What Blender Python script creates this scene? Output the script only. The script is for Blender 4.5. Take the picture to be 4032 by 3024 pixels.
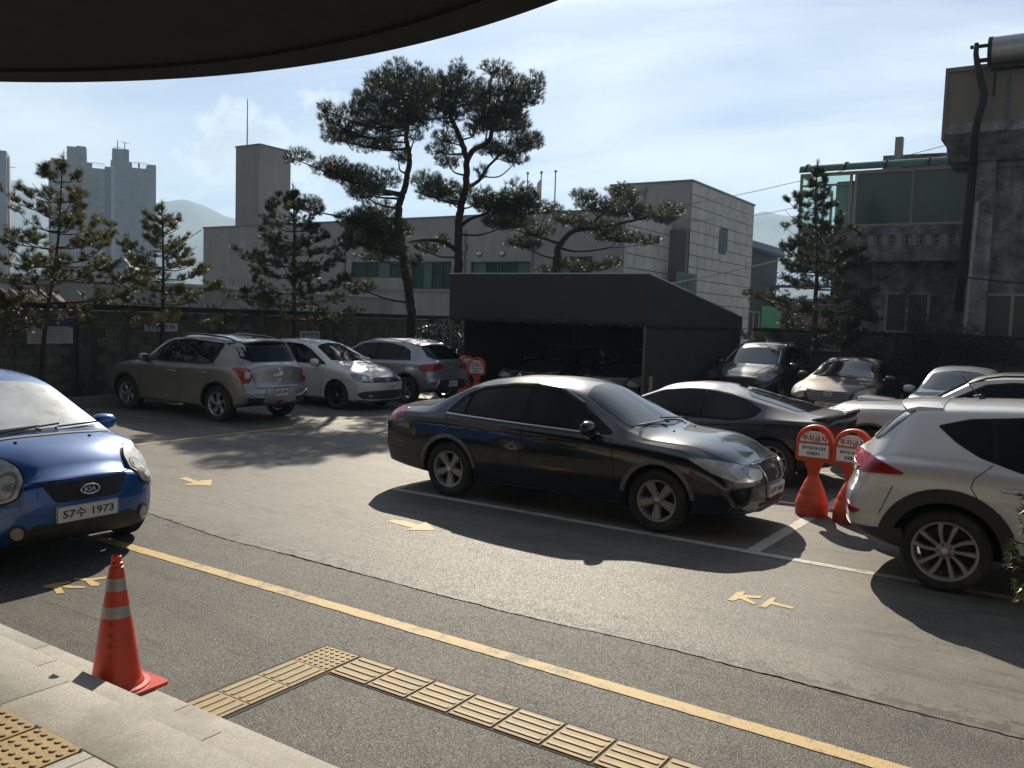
import bpy, bmesh, math, random
import numpy as np
from math import radians, sin, cos, pi, sqrt, atan2, exp
from mathutils import Vector, Matrix
from mathutils.bvhtree import BVHTree
from mathutils.geometry import delaunay_2d_cdt

for o in list(bpy.data.objects):
    bpy.data.objects.remove(o)
SC = bpy.context.scene
COL = SC.collection
random.seed(11)
RNG = np.random.default_rng(11)

# ------------------------------------------------------------------ camera
FPX, PITCH, ROLL, YAW, CAMH = 3421.3, radians(4.328), radians(1.908), radians(33.091), 2.1276
_f = Vector((-sin(YAW) * cos(PITCH), cos(YAW) * cos(PITCH), -sin(PITCH)))
_r = Vector((cos(YAW), sin(YAW), 0.0))
_u = _r.cross(_f)
CR = _r * cos(ROLL) + _u * sin(ROLL)
CU = _u * cos(ROLL) - _r * sin(ROLL)
CF = _f
CAMP = Vector((0, 0, CAMH))
cam_d = bpy.data.cameras.new('camera')
cam_d.sensor_width = 36.0
cam_d.lens = FPX / 4032 * 36.0
cam_d.clip_start = 0.05
cam_d.clip_end = 12000
cam = bpy.data.objects.new('camera', cam_d)
COL.objects.link(cam)
cam.matrix_world = Matrix(((CR.x, CU.x, -CF.x, CAMP.x), (CR.y, CU.y, -CF.y, CAMP.y), (CR.z, CU.z, -CF.z, CAMP.z), (0, 0, 0, 1)))
SC.camera = cam

# ------------------------------------------------------------------ light and view
SUN_AZ, SUN_EL = radians(31.5), radians(34.2)       # azimuth left of +Y
SUN_DIR = Vector((-sin(SUN_AZ) * cos(SUN_EL), cos(SUN_AZ) * cos(SUN_EL), sin(SUN_EL)))
sd = bpy.data.lights.new('sun', 'SUN')
sd.energy = 5.0
sd.angle = radians(0.53)
sd.color = (1.0, 0.90, 0.75)
so = bpy.data.objects.new('sun', sd)
COL.objects.link(so)
so.rotation_euler = SUN_DIR.to_track_quat('Z', 'Y').to_euler()
so.location = (0, 0, 40)
SC.view_settings.view_transform = 'Standard'
try:
    SC.view_settings.look = 'None'
except Exception:
    pass
SC.view_settings.exposure = 0.64
SC.view_settings.gamma = 1.0
SC.view_settings.use_curve_mapping = False

SKYW = (9.8, 10.1, 10.3)
SKYT = (0.215, 0.325, 0.60)
PUFF = (11.5, 11.7, 11.8)
W = bpy.data.worlds.new('World')
SC.world = W
W.use_nodes = True
nt = W.node_tree
nt.nodes.clear()


def NN(nt, typ, **kw):
    n = nt.nodes.new(typ)
    for k, v in kw.items():
        if k.startswith('i_'):
            n.inputs[k[2:].replace('_', ' ')].default_value = v
        else:
            setattr(n, k, v)
    return n


def mth(nt, op, a, b=None, c=None, clamp=False):
    n = nt.nodes.new('ShaderNodeMath')
    n.operation = op
    n.use_clamp = clamp
    for i, v in enumerate((a, b, c)):
        if v is None:
            continue
        if isinstance(v, (int, float)):
            n.inputs[i].default_value = v
        else:
            nt.links.new(v, n.inputs[i])
    return n.outputs[0]


def vmth(nt, op, a, b=None, out=0):
    n = nt.nodes.new('ShaderNodeVectorMath')
    n.operation = op
    for i, v in enumerate((a, b)):
        if v is None:
            continue
        if isinstance(v, (tuple, list, Vector)):
            n.inputs[i].default_value = tuple(v)
        elif isinstance(v, (int, float)):
            n.inputs[i].default_value = (v, v, v)
        else:
            nt.links.new(v, n.inputs[i])
    return n.outputs[out]


def ramp(nt, fac, stops):
    n = nt.nodes.new('ShaderNodeValToRGB')
    cr = n.color_ramp
    while len(cr.elements) < len(stops):
        cr.elements.new(0.5)
    for e, (p, c) in zip(cr.elements, stops):
        e.position = p
        e.color = (c, c, c, 1) if isinstance(c, (int, float)) else (*c, 1)
    nt.links.new(fac, n.inputs[0])
    return n.outputs[0]


def mixc(nt, fac, a, b, blend='MIX'):
    n = nt.nodes.new('ShaderNodeMix')
    n.data_type = 'RGBA'
    n.blend_type = blend
    for idx, v in ((0, fac), (6, a), (7, b)):
        if isinstance(v, (int, float)):
            n.inputs[idx].default_value = v if idx == 0 else (v, v, v, 1)
        elif isinstance(v, (tuple, list)):
            n.inputs[idx].default_value = (*v, 1) if len(v) == 3 else v
        else:
            nt.links.new(v, n.inputs[idx])
    return n.outputs[2]


def noise(nt, vec, scale, detail=4, rough=0.55, dist=0.0):
    n = nt.nodes.new('ShaderNodeTexNoise')
    n.inputs['Scale'].default_value = scale
    n.inputs['Detail'].default_value = detail
    n.inputs['Roughness'].default_value = rough
    n.inputs['Distortion'].default_value = dist
    if vec is not None:
        nt.links.new(vec, n.inputs['Vector'])
    return n.outputs['Fac']


sky = NN(nt, 'ShaderNodeTexSky', sky_type='NISHITA', sun_disc=False, sun_elevation=SUN_EL, sun_rotation=-SUN_AZ,
         altitude=200.0, air_density=1.0, dust_density=0.5, ozone_density=1.0)
tc = nt.nodes.new('ShaderNodeTexCoord')
dirv = tc.outputs['Generated']
sep = nt.nodes.new('ShaderNodeSeparateXYZ')
nt.links.new(dirv, sep.inputs[0])
zc = mth(nt, 'MAXIMUM', sep.outputs[2], 0.02)
# streaked high cloud on a flat layer far up: project the direction onto it
den = mth(nt, 'ADD', zc, 0.16)
comb = nt.nodes.new('ShaderNodeCombineXYZ')
nt.links.new(mth(nt, 'DIVIDE', sep.outputs[0], den), comb.inputs[0])
nt.links.new(mth(nt, 'DIVIDE', sep.outputs[1], den), comb.inputs[1])
mp = NN(nt, 'ShaderNodeMapping')
mp.inputs['Rotation'].default_value = (0, 0, radians(38))
mp.inputs['Scale'].default_value = (0.55, 1.25, 1)
mp.inputs['Location'].default_value = (1.2, 0.3, 0)
nt.links.new(comb.outputs[0], mp.inputs[0])
n1 = noise(nt, mp.outputs[0], 1.25, 7, 0.55, 0.7)
cl = ramp(nt, n1, [(0.40, 0.0), (0.64, 1.0)])
clm = mth(nt, 'MULTIPLY', cl, 0.44)
sdot = vmth(nt, 'DOT_PRODUCT', dirv, tuple(SUN_DIR), out=1)
glow = ramp(nt, sdot, [(0.84, 0.0), (0.93, 0.25), (1.0, 0.95)])
hz = ramp(nt, zc, [(0.0, 0.80), (0.12, 0.58), (0.30, 0.24), (0.48, 0.0)])
msk2 = mth(nt, 'ADD', mth(nt, 'MAXIMUM', mth(nt, 'MULTIPLY', hz, 0.95), glow), clm, clamp=True)
# small cumulus low over the stair tower
pm = None
for (px, py, rx) in ((920, 570, 0.036), (1000, 560, 0.034), (1050, 545, .026), (1290, 440, 0.022), (860, 620, 0.026), (1130, 760, 0.028), (960, 640, .03)):
    d = (CR * (px - 2016) / FPX - CU * (py - 1512) / FPX + CF).normalized()
    ln = vmth(nt, 'DISTANCE', dirv, d, out=1)
    m = mth(nt, 'SUBTRACT', 1.0, mth(nt, 'DIVIDE', ln, rx * 1.35))
    pm = m if pm is None else mth(nt, 'MAXIMUM', pm, m)
pn = noise(nt, dirv, 36.0, 8, 0.55, 0.1)
pf = mth(nt, 'ADD', mth(nt, 'MULTIPLY', pm, 0.8), mth(nt, 'MULTIPLY', mth(nt, 'SUBTRACT', pn, 0.5), 2.2))
pmask = ramp(nt, pf, [(0.12, 0.0), (0.40, 1.0)])
pn2 = noise(nt, vmth(nt, 'ADD', dirv, (.012, .0, -.012)), 30.0, 5, 0.6, 0.2)
pshade = ramp(nt, mth(nt, 'ADD', pm, mth(nt, 'MULTIPLY', mth(nt, 'SUBTRACT', pn2, 0.5), 2.4)), [(0.35, 1.0), (0.75, 0.58)])
base = mixc(nt, 1.0, sky.outputs[0], SKYT, 'MULTIPLY')
skyc = mixc(nt, msk2, base, SKYW)
puffc = mixc(nt, 1.0, PUFF, pshade, 'MULTIPLY')
skyc = mixc(nt, mth(nt, 'MULTIPLY', pmask, 0.42), skyc, puffc)
# the hazy brightness of the sky falls away from the sun's side
fall = ramp(nt, mth(nt, 'ADD', mth(nt, 'MULTIPLY', sdot, 0.5), 0.5), [(0.0, 0.42), (0.55, 0.50), (0.80, 1.0), (1.0, 1.0)])
skyc = mixc(nt, 1.0, skyc, fall, 'MULTIPLY')
bg = NN(nt, 'ShaderNodeBackground')
bg.inputs[1].default_value = 0.075
nt.links.new(skyc, bg.inputs[0])
wo = NN(nt, 'ShaderNodeOutputWorld')
nt.links.new(bg.outputs[0], wo.inputs[0])


# ------------------------------------------------------------------ pixel helpers (measuring the photograph, 4032 x 3024)
def ray(px, py):
    return CR * ((px - 2016) / FPX) - CU * ((py - 1512) / FPX) + CF


def on(px, py, X=None, Y=None, Z=None, D=None):
    d = ray(px, py)
    if Z is not None:
        t = (Z - CAMP.z) / d.z
    elif X is not None:
        t = X / d.x
    elif Y is not None:
        t = Y / d.y
    else:
        t = D / d.dot(Vector((_f.x, _f.y, 0)).normalized())
    return CAMP + d * t


# ------------------------------------------------------------------ materials
MATS = {}


def mat(name, col=(0.5, 0.5, 0.5), rough=0.6, metal=0.0, var=0.0, vs=3.0, bump=0.0, bs=40.0, coat=0.0, spec=0.5,
        rnd=0.0, coord='pos', dirt=None, dirt_amt=0.5, dirt_scale=2.0, emis=None, emis_s=0.0, dust=0.0, dustcol=(0.30, 0.26, 0.20), fleck=0.0, rvar=0.0, coat_r=0.03, streak=0.0):
    if name in MATS:
        return MATS[name]
    m = bpy.data.materials.new(name)
    m.use_nodes = True
    t = m.node_tree
    b = t.nodes['Principled BSDF']
    b.inputs['Roughness'].default_value = rough
    b.inputs['Metallic'].default_value = metal
    b.inputs['Specular IOR Level'].default_value = spec
    b.inputs['Coat Weight'].default_value = coat
    b.inputs['Coat Roughness'].default_value = coat_r
    m.diffuse_color = (*col, 1)
    if coord == 'pos':
        g = t.nodes.new('ShaderNodeNewGeometry')
        vec = g.outputs['Position']
    else:
        g = t.nodes.new('ShaderNodeTexCoord')
        vec = g.outputs['Object']
    c = None
    src = (*col, 1)
    cur = None
    if var > 0:
        f = noise(t, vec, vs, 5, 0.6)
        f = ramp(t, f, [(0.3, 1 - var), (0.7, 1 + var)]) if var < 1 else f
        mm = t.nodes.new('ShaderNodeMapRange')
        f = noise(t, vec, vs, 5, 0.6)
        t.links.new(f, mm.inputs[0])
        mm.inputs[1].default_value = 0.3
        mm.inputs[2].default_value = 0.7
        mm.inputs[3].default_value = 1 - var
        mm.inputs[4].default_value = 1 + var
        cur = vmth(t, 'SCALE', tuple(col), None)
        t.links.new(mm.outputs[0], cur.node.inputs['Scale'])
    if rnd > 0:
        oi = t.nodes.new('ShaderNodeObjectInfo')
        mm = t.nodes.new('ShaderNodeMapRange')
        t.links.new(oi.outputs['Random'], mm.inputs[0])
        mm.inputs[3].default_value = 1 - rnd
        mm.inputs[4].default_value = 1 + rnd
        nx = vmth(t, 'SCALE', cur if cur is not None else tuple(col), None)
        t.links.new(mm.outputs[0], nx.node.inputs['Scale'])
        cur = nx
    if fleck > 0:
        vo = t.nodes.new('ShaderNodeTexVoronoi')
        vo.inputs['Scale'].default_value = 260
        t.links.new(vec, vo.inputs['Vector'])
        sepc = t.nodes.new('ShaderNodeSeparateColor')
        t.links.new(vo.outputs['Color'], sepc.inputs[0])
        mm = t.nodes.new('ShaderNodeMapRange')
        t.links.new(sepc.outputs[0], mm.inputs[0])
        mm.inputs[3].default_value = 1 - fleck
        mm.inputs[4].default_value = 1 + fleck
        nx = vmth(t, 'SCALE', cur if cur is not None else tuple(col), None)
        t.links.new(mm.outputs[0], nx.node.inputs['Scale'])
        cur = nx
    if streak > 0:
        mpn = t.nodes.new('ShaderNodeMapping')
        mpn.inputs['Scale'].default_value = (1, 1, 0.10)
        t.links.new(vec, mpn.inputs[0])
        f = noise(t, mpn.outputs[0], 2.6, 7, 0.7, 0.1)
        mm = t.nodes.new('ShaderNodeMapRange')
        t.links.new(f, mm.inputs[0])
        mm.inputs[1].default_value = 0.38
        mm.inputs[2].default_value = 0.66
        mm.inputs[3].default_value = 1 + streak * .4
        mm.inputs[4].default_value = 1 - streak
        nx = vmth(t, 'SCALE', cur if cur is not None else tuple(col), None)
        t.links.new(mm.outputs[0], nx.node.inputs['Scale'])
        cur = nx
    if dirt is not None:
        f = noise(t, vec, dirt_scale, 8, 0.68, 0.4)
        f = ramp(t, f, [(0.60 - 0.40 * dirt_amt, 0.0), (0.78 - 0.2 * dirt_amt, 0.9)])
        cur = mixc(t, f, cur if cur is not None else tuple(col), tuple(dirt))
    if dust > 0:
        gg = t.nodes.new('ShaderNodeNewGeometry')
        sp = t.nodes.new('ShaderNodeSeparateXYZ')
        t.links.new(gg.outputs['Normal'], sp.inputs[0])
        up = ramp(t, sp.outputs[2], [(0.35, 0.0), (0.97, 1.0)])
        f = noise(t, vec, 1.7, 7, 0.65, 0.6)
        f = ramp(t, f, [(0.25, 0.35), (0.65, 1.0)])
        f = mth(t, 'MULTIPLY', mth(t, 'MULTIPLY', up, f), dust)
        cur = mixc(t, f, cur if cur is not None else tuple(col), tuple(dustcol))
        rr = mth(t, 'ADD', rough, mth(t, 'MULTIPLY', f, 0.45), clamp=True)
        t.links.new(rr, b.inputs['Roughness'])
        t.links.new(mth(t, 'MULTIPLY', mth(t, 'SUBTRACT', 1.0, mth(t, 'MULTIPLY', f, 0.8)), coat), b.inputs['Coat Weight'])
    if cur is not None:
        t.links.new(cur, b.inputs['Base Color'])
    else:
        b.inputs['Base Color'].default_value = (*col, 1)
    if rvar > 0:
        f = noise(t, vec, 6, 5, 0.6)
        t.links.new(mth(t, 'ADD', rough - rvar / 2, mth(t, 'MULTIPLY', f, rvar), clamp=True), b.inputs['Roughness'])
    if bump > 0:
        f = noise(t, vec, bs, 5, 0.65)
        bn = t.nodes.new('ShaderNodeBump')
        bn.inputs['Strength'].default_value = bump
        bn.inputs['Distance'].default_value = 0.02
        t.links.new(f, bn.inputs['Height'])
        t.links.new(bn.outputs[0], b.inputs['Normal'])
    if emis is not None:
        b.inputs['Emission Color'].default_value = (*emis, 1)
        b.inputs['Emission Strength'].default_value = emis_s
    MATS[name] = m
    return m


# ------------------------------------------------------------------ objects
def link(name, me, parent=None, m=None, smooth=False, kind=None):
    if m is not None and len(me.materials) == 0:
        me.materials.append(m)
    o = bpy.data.objects.new(name, me)
    COL.objects.link(o)
    if parent is not None:
        o.parent = parent
    if smooth:
        me.polygons.foreach_set('use_smooth', [True] * len(me.polygons))
    if kind:
        o['kind'] = kind
    return o


def empty(name, loc=(0, 0, 0), rz=0.0, label=None, cat=None, group=None):
    o = bpy.data.objects.new(name, None)
    o.empty_display_size = 0.2
    COL.objects.link(o)
    o.location = loc
    o.rotation_euler = (0, 0, rz)
    tag(o, label, cat, group)
    return o


def tag(o, label=None, cat=None, group=None, kind=None):
    if label: o['label'] = label
    if cat: o['category'] = cat
    if group: o['group'] = group
    if kind: o['kind'] = kind
    return o


class MB:
    """collects shapes, then links them as one mesh"""
    def __init__(s):
        s.v = []
        s.f = []
        s.m = []

    def add(s, vs, fs, mi=0):
        n = len(s.v)
        s.v += [tuple(v) for v in vs]
        s.f += [tuple(i + n for i in f) for f in fs]
        s.m += [mi] * len(fs)
        return s

    def box(s, x0, x1, y0, y1, z0, z1, mi=0):
        vs = [(x, y, z) for z in (z0, z1) for y in (y0, y1) for x in (x0, x1)]
        return s.add(vs, [(0, 2, 3, 1), (4, 5, 7, 6), (0, 1, 5, 4), (2, 6, 7, 3), (0, 4, 6, 2), (1, 3, 7, 5)], mi)

    def prism(s, poly, axis, a0, a1, mi=0):
        """poly 2D in the plane of the other two axes, extruded along axis"""
        def P(p, a):
            if axis == 0: return (a, p[0], p[1])
            if axis == 1: return (p[0], a, p[1])
            return (p[0], p[1], a)
        n = len(poly)
        vs = [P(p, a0) for p in poly] + [P(p, a1) for p in poly]
        fs = [tuple(range(n)), tuple(range(2 * n - 1, n - 1, -1))] + [(i, i + n, (i + 1) % n + n, (i + 1) % n) for i in range(n)]
        return s.add(vs, fs, mi)

    def tube(s, pts, r, n=8, mi=0, cap=True):
        pts = [Vector(p) for p in pts]
        rs = r if isinstance(r, (list, tuple)) else [r] * len(pts)
        vs = []
        ref = None
        for i, p in enumerate(pts):
            t = (pts[min(i + 1, len(pts) - 1)] - pts[max(i - 1, 0)])
            if t.length < 1e-9: t = Vector((0, 0, 1))
            t.normalize()
            if ref is None:
                ref = Vector((0, 0, 1)) if abs(t.z) < 0.9 else Vector((1, 0, 0))
            a = t.cross(ref)
            if a.length < 1e-6: a = t.cross(Vector((1, 0.3, 0.1)))
            a.normalize()
            b = a.cross(t)
            ref = b
            for k in range(n):
                q = 2 * pi * k / n
                vs.append(p + (a * cos(q) + b * sin(q)) * rs[i])
        fs = []
        for i in range(len(pts) - 1):
            for k in range(n):
                k2 = (k + 1) % n
                fs.append((i * n + k, (i + 1) * n + k, (i + 1) * n + k2, i * n + k2))
        if cap:
            fs.append(tuple(range(n)))
            fs.append(tuple(range(len(pts) * n - 1, len(pts) * n - n - 1, -1)))
        return s.add(vs, fs, mi)

    def lathe(s, prof, n=32, axis='z', mi=0, closed=False):
        """prof: (r, h) pairs revolved about the axis"""
        vs = []
        for r, h in prof:
            for k in range(n):
                q = 2 * pi * k / n
                a, b = r * cos(q), r * sin(q)
                vs.append((a, b, h) if axis == 'z' else ((a, h, b) if axis == 'y' else (h, a, b)))
        m = len(prof)
        fs = []
        for i in range(m if closed else m - 1):
            j = (i + 1) % m
            for k in range(n):
                k2 = (k + 1) % n
                fs.append((i * n + k, i * n + k2, j * n + k2, j * n + k))
        return s.add(vs, fs, mi)

    def mesh(s, name):
        me = bpy.data.meshes.new(name)
        me.from_pydata(s.v, [], s.f)
        me.validate(verbose=False)
        if any(s.m):
            me.polygons.foreach_set('material_index', s.m[:len(me.polygons)])
        bm = bmesh.new()
        bm.from_mesh(me)
        bmesh.ops.recalc_face_normals(bm, faces=bm.faces)
        bm.to_mesh(me)
        bm.free()
        return me

    def build(s, name, m=None, parent=None, smooth=False, kind=None, sharp=None, mats=None, bevel=0.0):
        me = s.mesh(name)
        if mats:
            for q in mats: me.materials.append(q)
        o = link(name, me, parent, m, smooth, kind)
        if bevel > 0:
            bm = bmesh.new()
            bm.from_mesh(me)
            bmesh.ops.bevel(bm, geom=list(bm.edges), offset=bevel, segments=2, affect='EDGES', profile=0.5)
            bm.to_mesh(me)
            bm.free()
            me.polygons.foreach_set('use_smooth', [True] * len(me.polygons))
            me.set_sharp_from_angle(angle=radians(40))
        if sharp is not None:
            me.polygons.foreach_set('use_smooth', [True] * len(me.polygons))
            me.set_sharp_from_angle(angle=radians(sharp))
        return o


def copy_tree(o, parent=None):
    c = o.copy()
    COL.objects.link(c)
    if parent is not None:
        c.parent = parent
    for ch in list(o.children):
        copy_tree(ch, c)
    return c


_txt = {}


def text_geo(s, size=1.0, bold=0.0, space=1.0):
    """outline of lettering as 2D vertices and faces, centred"""
    key = (s, bold, space)
    if key not in _txt:
        cu = bpy.data.curves.new('lettering', 'FONT')
        cu.body = s
        cu.size = 1.0
        cu.offset = bold
        cu.space_character = space
        cu.align_x = 'CENTER'
        cu.align_y = 'CENTER'
        cu.resolution_u = 3
        ob = bpy.data.objects.new('lettering', cu)
        COL.objects.link(ob)
        dg = bpy.context.evaluated_depsgraph_get()
        me = bpy.data.meshes.new_from_object(ob.evaluated_get(dg))
        vs = [(v.co.x, v.co.y) for v in me.vertices]
        fs = [tuple(p.vertices) for p in me.polygons]
        bpy.data.objects.remove(ob)
        bpy.data.curves.remove(cu)
        bpy.data.meshes.remove(me)
        if vs:
            xs = [v[0] for v in vs]; ys = [v[1] for v in vs]
            cx, cy = (min(xs) + max(xs)) / 2, (min(ys) + max(ys)) / 2
            w, h = max(xs) - min(xs), max(ys) - min(ys)
            vs = [(x - cx, y - cy) for x, y in vs]
        else:
            w = h = 1
        _txt[key] = (vs, fs, w, h)
    return _txt[key]


def text_on(name, s, width, height, origin, ux, uy, m, parent=None, bold=0.0, space=1.0):
    """lettering as a thin mesh on a plane: origin = centre, ux/uy = unit axes"""
    vs, fs, w, h = text_geo(s, bold=bold, space=space)
    if not vs:
        return None
    ox, ux, uy = Vector(origin), Vector(ux), Vector(uy)
    n = ux.cross(uy)
    sx, sy = width / w, height / h
    me = bpy.data.meshes.new(name)
    me.from_pydata([tuple(ox + ux * (x * sx) + uy * (y * sy)) for x, y in vs], [], fs)
    return link(name, me, parent, m)
HAZE = 0.00042

# ------------------------------------------------------------------ cars
def smooth1(knots, xs, sig):
    k = np.array(knots, float)
    lo, hi = min(k[0, 0], xs[0]) - 4 * sig, max(k[-1, 0], xs[-1]) + 4 * sig
    g = np.arange(lo, hi, 0.01)
    y = np.interp(g, k[:, 0], k[:, 1])
    # carry the end slopes on so that the smoothing does not flatten the ends
    s0 = (k[1, 1] - k[0, 1]) / (k[1, 0] - k[0, 0]); s1 = (k[-1, 1] - k[-2, 1]) / (k[-1, 0] - k[-2, 0])
    y = np.where(g < k[0, 0], k[0, 1] + s0 * (g - k[0, 0]), y)
    y = np.where(g > k[-1, 0], k[-1, 1] + s1 * (g - k[-1, 0]), y)
    n = int(4 * sig / 0.01)
    w = np.exp(-0.5 * (np.arange(-n, n + 1) * 0.01 / sig) ** 2)
    w /= w.sum()
    y = np.convolve(np.pad(y, n, mode='edge'), w, mode='valid')
    return np.interp(xs, g, y)


def chaikin(p, n, closed=True):
    p = np.array(p, float)
    for _ in range(n):
        q = np.roll(p, -1, axis=0)
        a, b = 0.75 * p + 0.25 * q, 0.25 * p + 0.75 * q
        r = np.empty((2 * len(p), p.shape[1]))
        r[0::2], r[1::2] = a, b
        p = r if closed else np.vstack([p[:1], r[:-2], p[-1:]])
    return p


def rounded(poly, r):
    P = np.array(poly, float)
    out = []
    for i in range(len(P)):
        a, b, c = P[i - 1], P[i], P[(i + 1) % len(P)]
        la, lc = np.linalg.norm(a - b), np.linalg.norm(c - b)
        ra, rc2 = min(r, la * .33), min(r, lc * .33)
        p, q = b + (a - b) / la * ra, b + (c - b) / lc * rc2
        out += [p, .25 * p + .5 * b + .25 * q, q]
    return np.array(out)


def car_surface(S, level=2, step=0.055):
    xr, xf, W_ = S['xr'], S['xf'], S['W'] / 2
    rr = S.get('round', 0.09)
    n = int((xf - xr - 2 * rr) / step)
    xs = np.linspace(xr + rr, xf - rr, n)
    top = smooth1(S['top'], xs, S.get('sig', 0.055))
    sh = smooth1(S['shoulder'], xs, 0.10)
    bot = smooth1(S['bottom'], xs, 0.10)
    wt = smooth1(S['wtop'], xs, 0.10)
    wb = smooth1(S['wbelt'], xs, 0.12)
    pl = smooth1(S.get('plan', [(xr, 0.93), (xr + 0.5, 1.0), (xf - 0.7, 1.0), (xf, 0.92)]), xs, 0.15)
    cr = smooth1(S['crown'], xs, 0.08)
    secs = []
    for i in range(n):
        zb, zt, zs, w1, w2, p, c = bot[i], top[i], sh[i], wb[i], wt[i], pl[i], cr[i]
        zs = min(zs, zt - c - 0.005)
        wm, ws = W_ * p, (W_ - S.get('sill', 0.045)) * p
        w1, w2 = w1 * p, w2 * p
        ze = zt - c
        half = [(0, zb), (ws - 0.12, zb), (ws, zb + 0.03), (ws + 0.01, zb + 0.10), (wm, zb + 0.45 * (zs - zb)), (wm, zs - 0.16), (wm - 0.012, zs - 0.05),
                (w1, zs), (w1 + (w2 - w1) * 0.08, zs + (ze - zs) * 0.12), (w1 + (w2 - w1) * 0.9, zs + (ze - zs) * 0.88), (w2 - 0.012, ze), (w2 - 0.11, zt - c * 0.55), (w2 * 0.5, zt - c * 0.14), (0, zt)]
        full = half + [(-y, z) for y, z in half[-2:0:-1]]
        secs.append(chaikin(full, level))
    N = len(secs[0])
    rings = []
    def shrink(sec, x_end, sign):
        c = np.array([0, (sec[:, 1].max() + sec[:, 1].min()) / 2])
        d = sec - c
        ln = np.linalg.norm(d, axis=1)[:, None]
        out = []
        for q in (25, 50, 70, 90):
            a = radians(q)
            f = 1 - rr * (1 - cos(a)) * 1.0 / np.maximum(ln, 0.2)
            out.append((x_end - sign * rr * (1 - sin(a)), c + d * f))
        f0 = 1 - rr / np.maximum(ln, 0.2)
        for s in (0.86, 0.72, 0.58, 0.44, 0.3, 0.16, 0.04):
            out.append((x_end, c + d * f0 * s))
        return out
    for x, sec in reversed(shrink(secs[0], xr, -1)): rings.append((x, sec))
    for i in range(n): rings.append((xs[i], secs[i]))
    for x, sec in shrink(secs[-1], xf, 1): rings.append((x, sec))
    V = np.array([[(x, y, z) for y, z in sec] for x, sec in rings])
    # bow the two ends in plan and profile
    Y, Z = np.abs(V[:, :, 1]) / W_, V[:, :, 2]
    for (xe, sg, prof, bow, zone) in ((xf, 1, S['nose'], S.get('bow_f', 0.20), 0.65), (xr, -1, S['tail'], S.get('bow_r', 0.13), 0.5)):
        t = np.clip(((V[:, :, 0] - xe) * sg + zone) / zone, 0, 1)
        pz = smooth1(prof, np.linspace(0, 2, 201), 0.03)
        dz = np.interp(Z, np.linspace(0, 2, 201), pz)
        V[:, :, 0] -= sg * t ** 1.7 * (dz + bow * Y ** 2.6)
    R_ = len(V)
    verts = V.reshape(-1, 3).tolist()
    faces = []
    for i in range(R_ - 1):
        for k in range(N):
            k2 = (k + 1) % N
            faces.append((i * N + k, i * N + k2, (i + 1) * N + k2, (i + 1) * N + k))
    faces.append(tuple(range(N - 1, -1, -1)))
    faces.append(tuple((R_ - 1) * N + k for k in range(N)))
    return verts, faces


DIRS = {'L': (lambda a, b: Vector((a, 5, b)), Vector((0, -1, 0))), 'R': (lambda a, b: Vector((a, -5, b)), Vector((0, 1, 0))),
        'F': (lambda a, b: Vector((9, a, b)), Vector((-1, 0, 0))), 'B': (lambda a, b: Vector((-9, a, b)), Vector((1, 0, 0))),
        'T': (lambda a, b: Vector((a, b, 5)), Vector((0, 0, -1)))}


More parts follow.
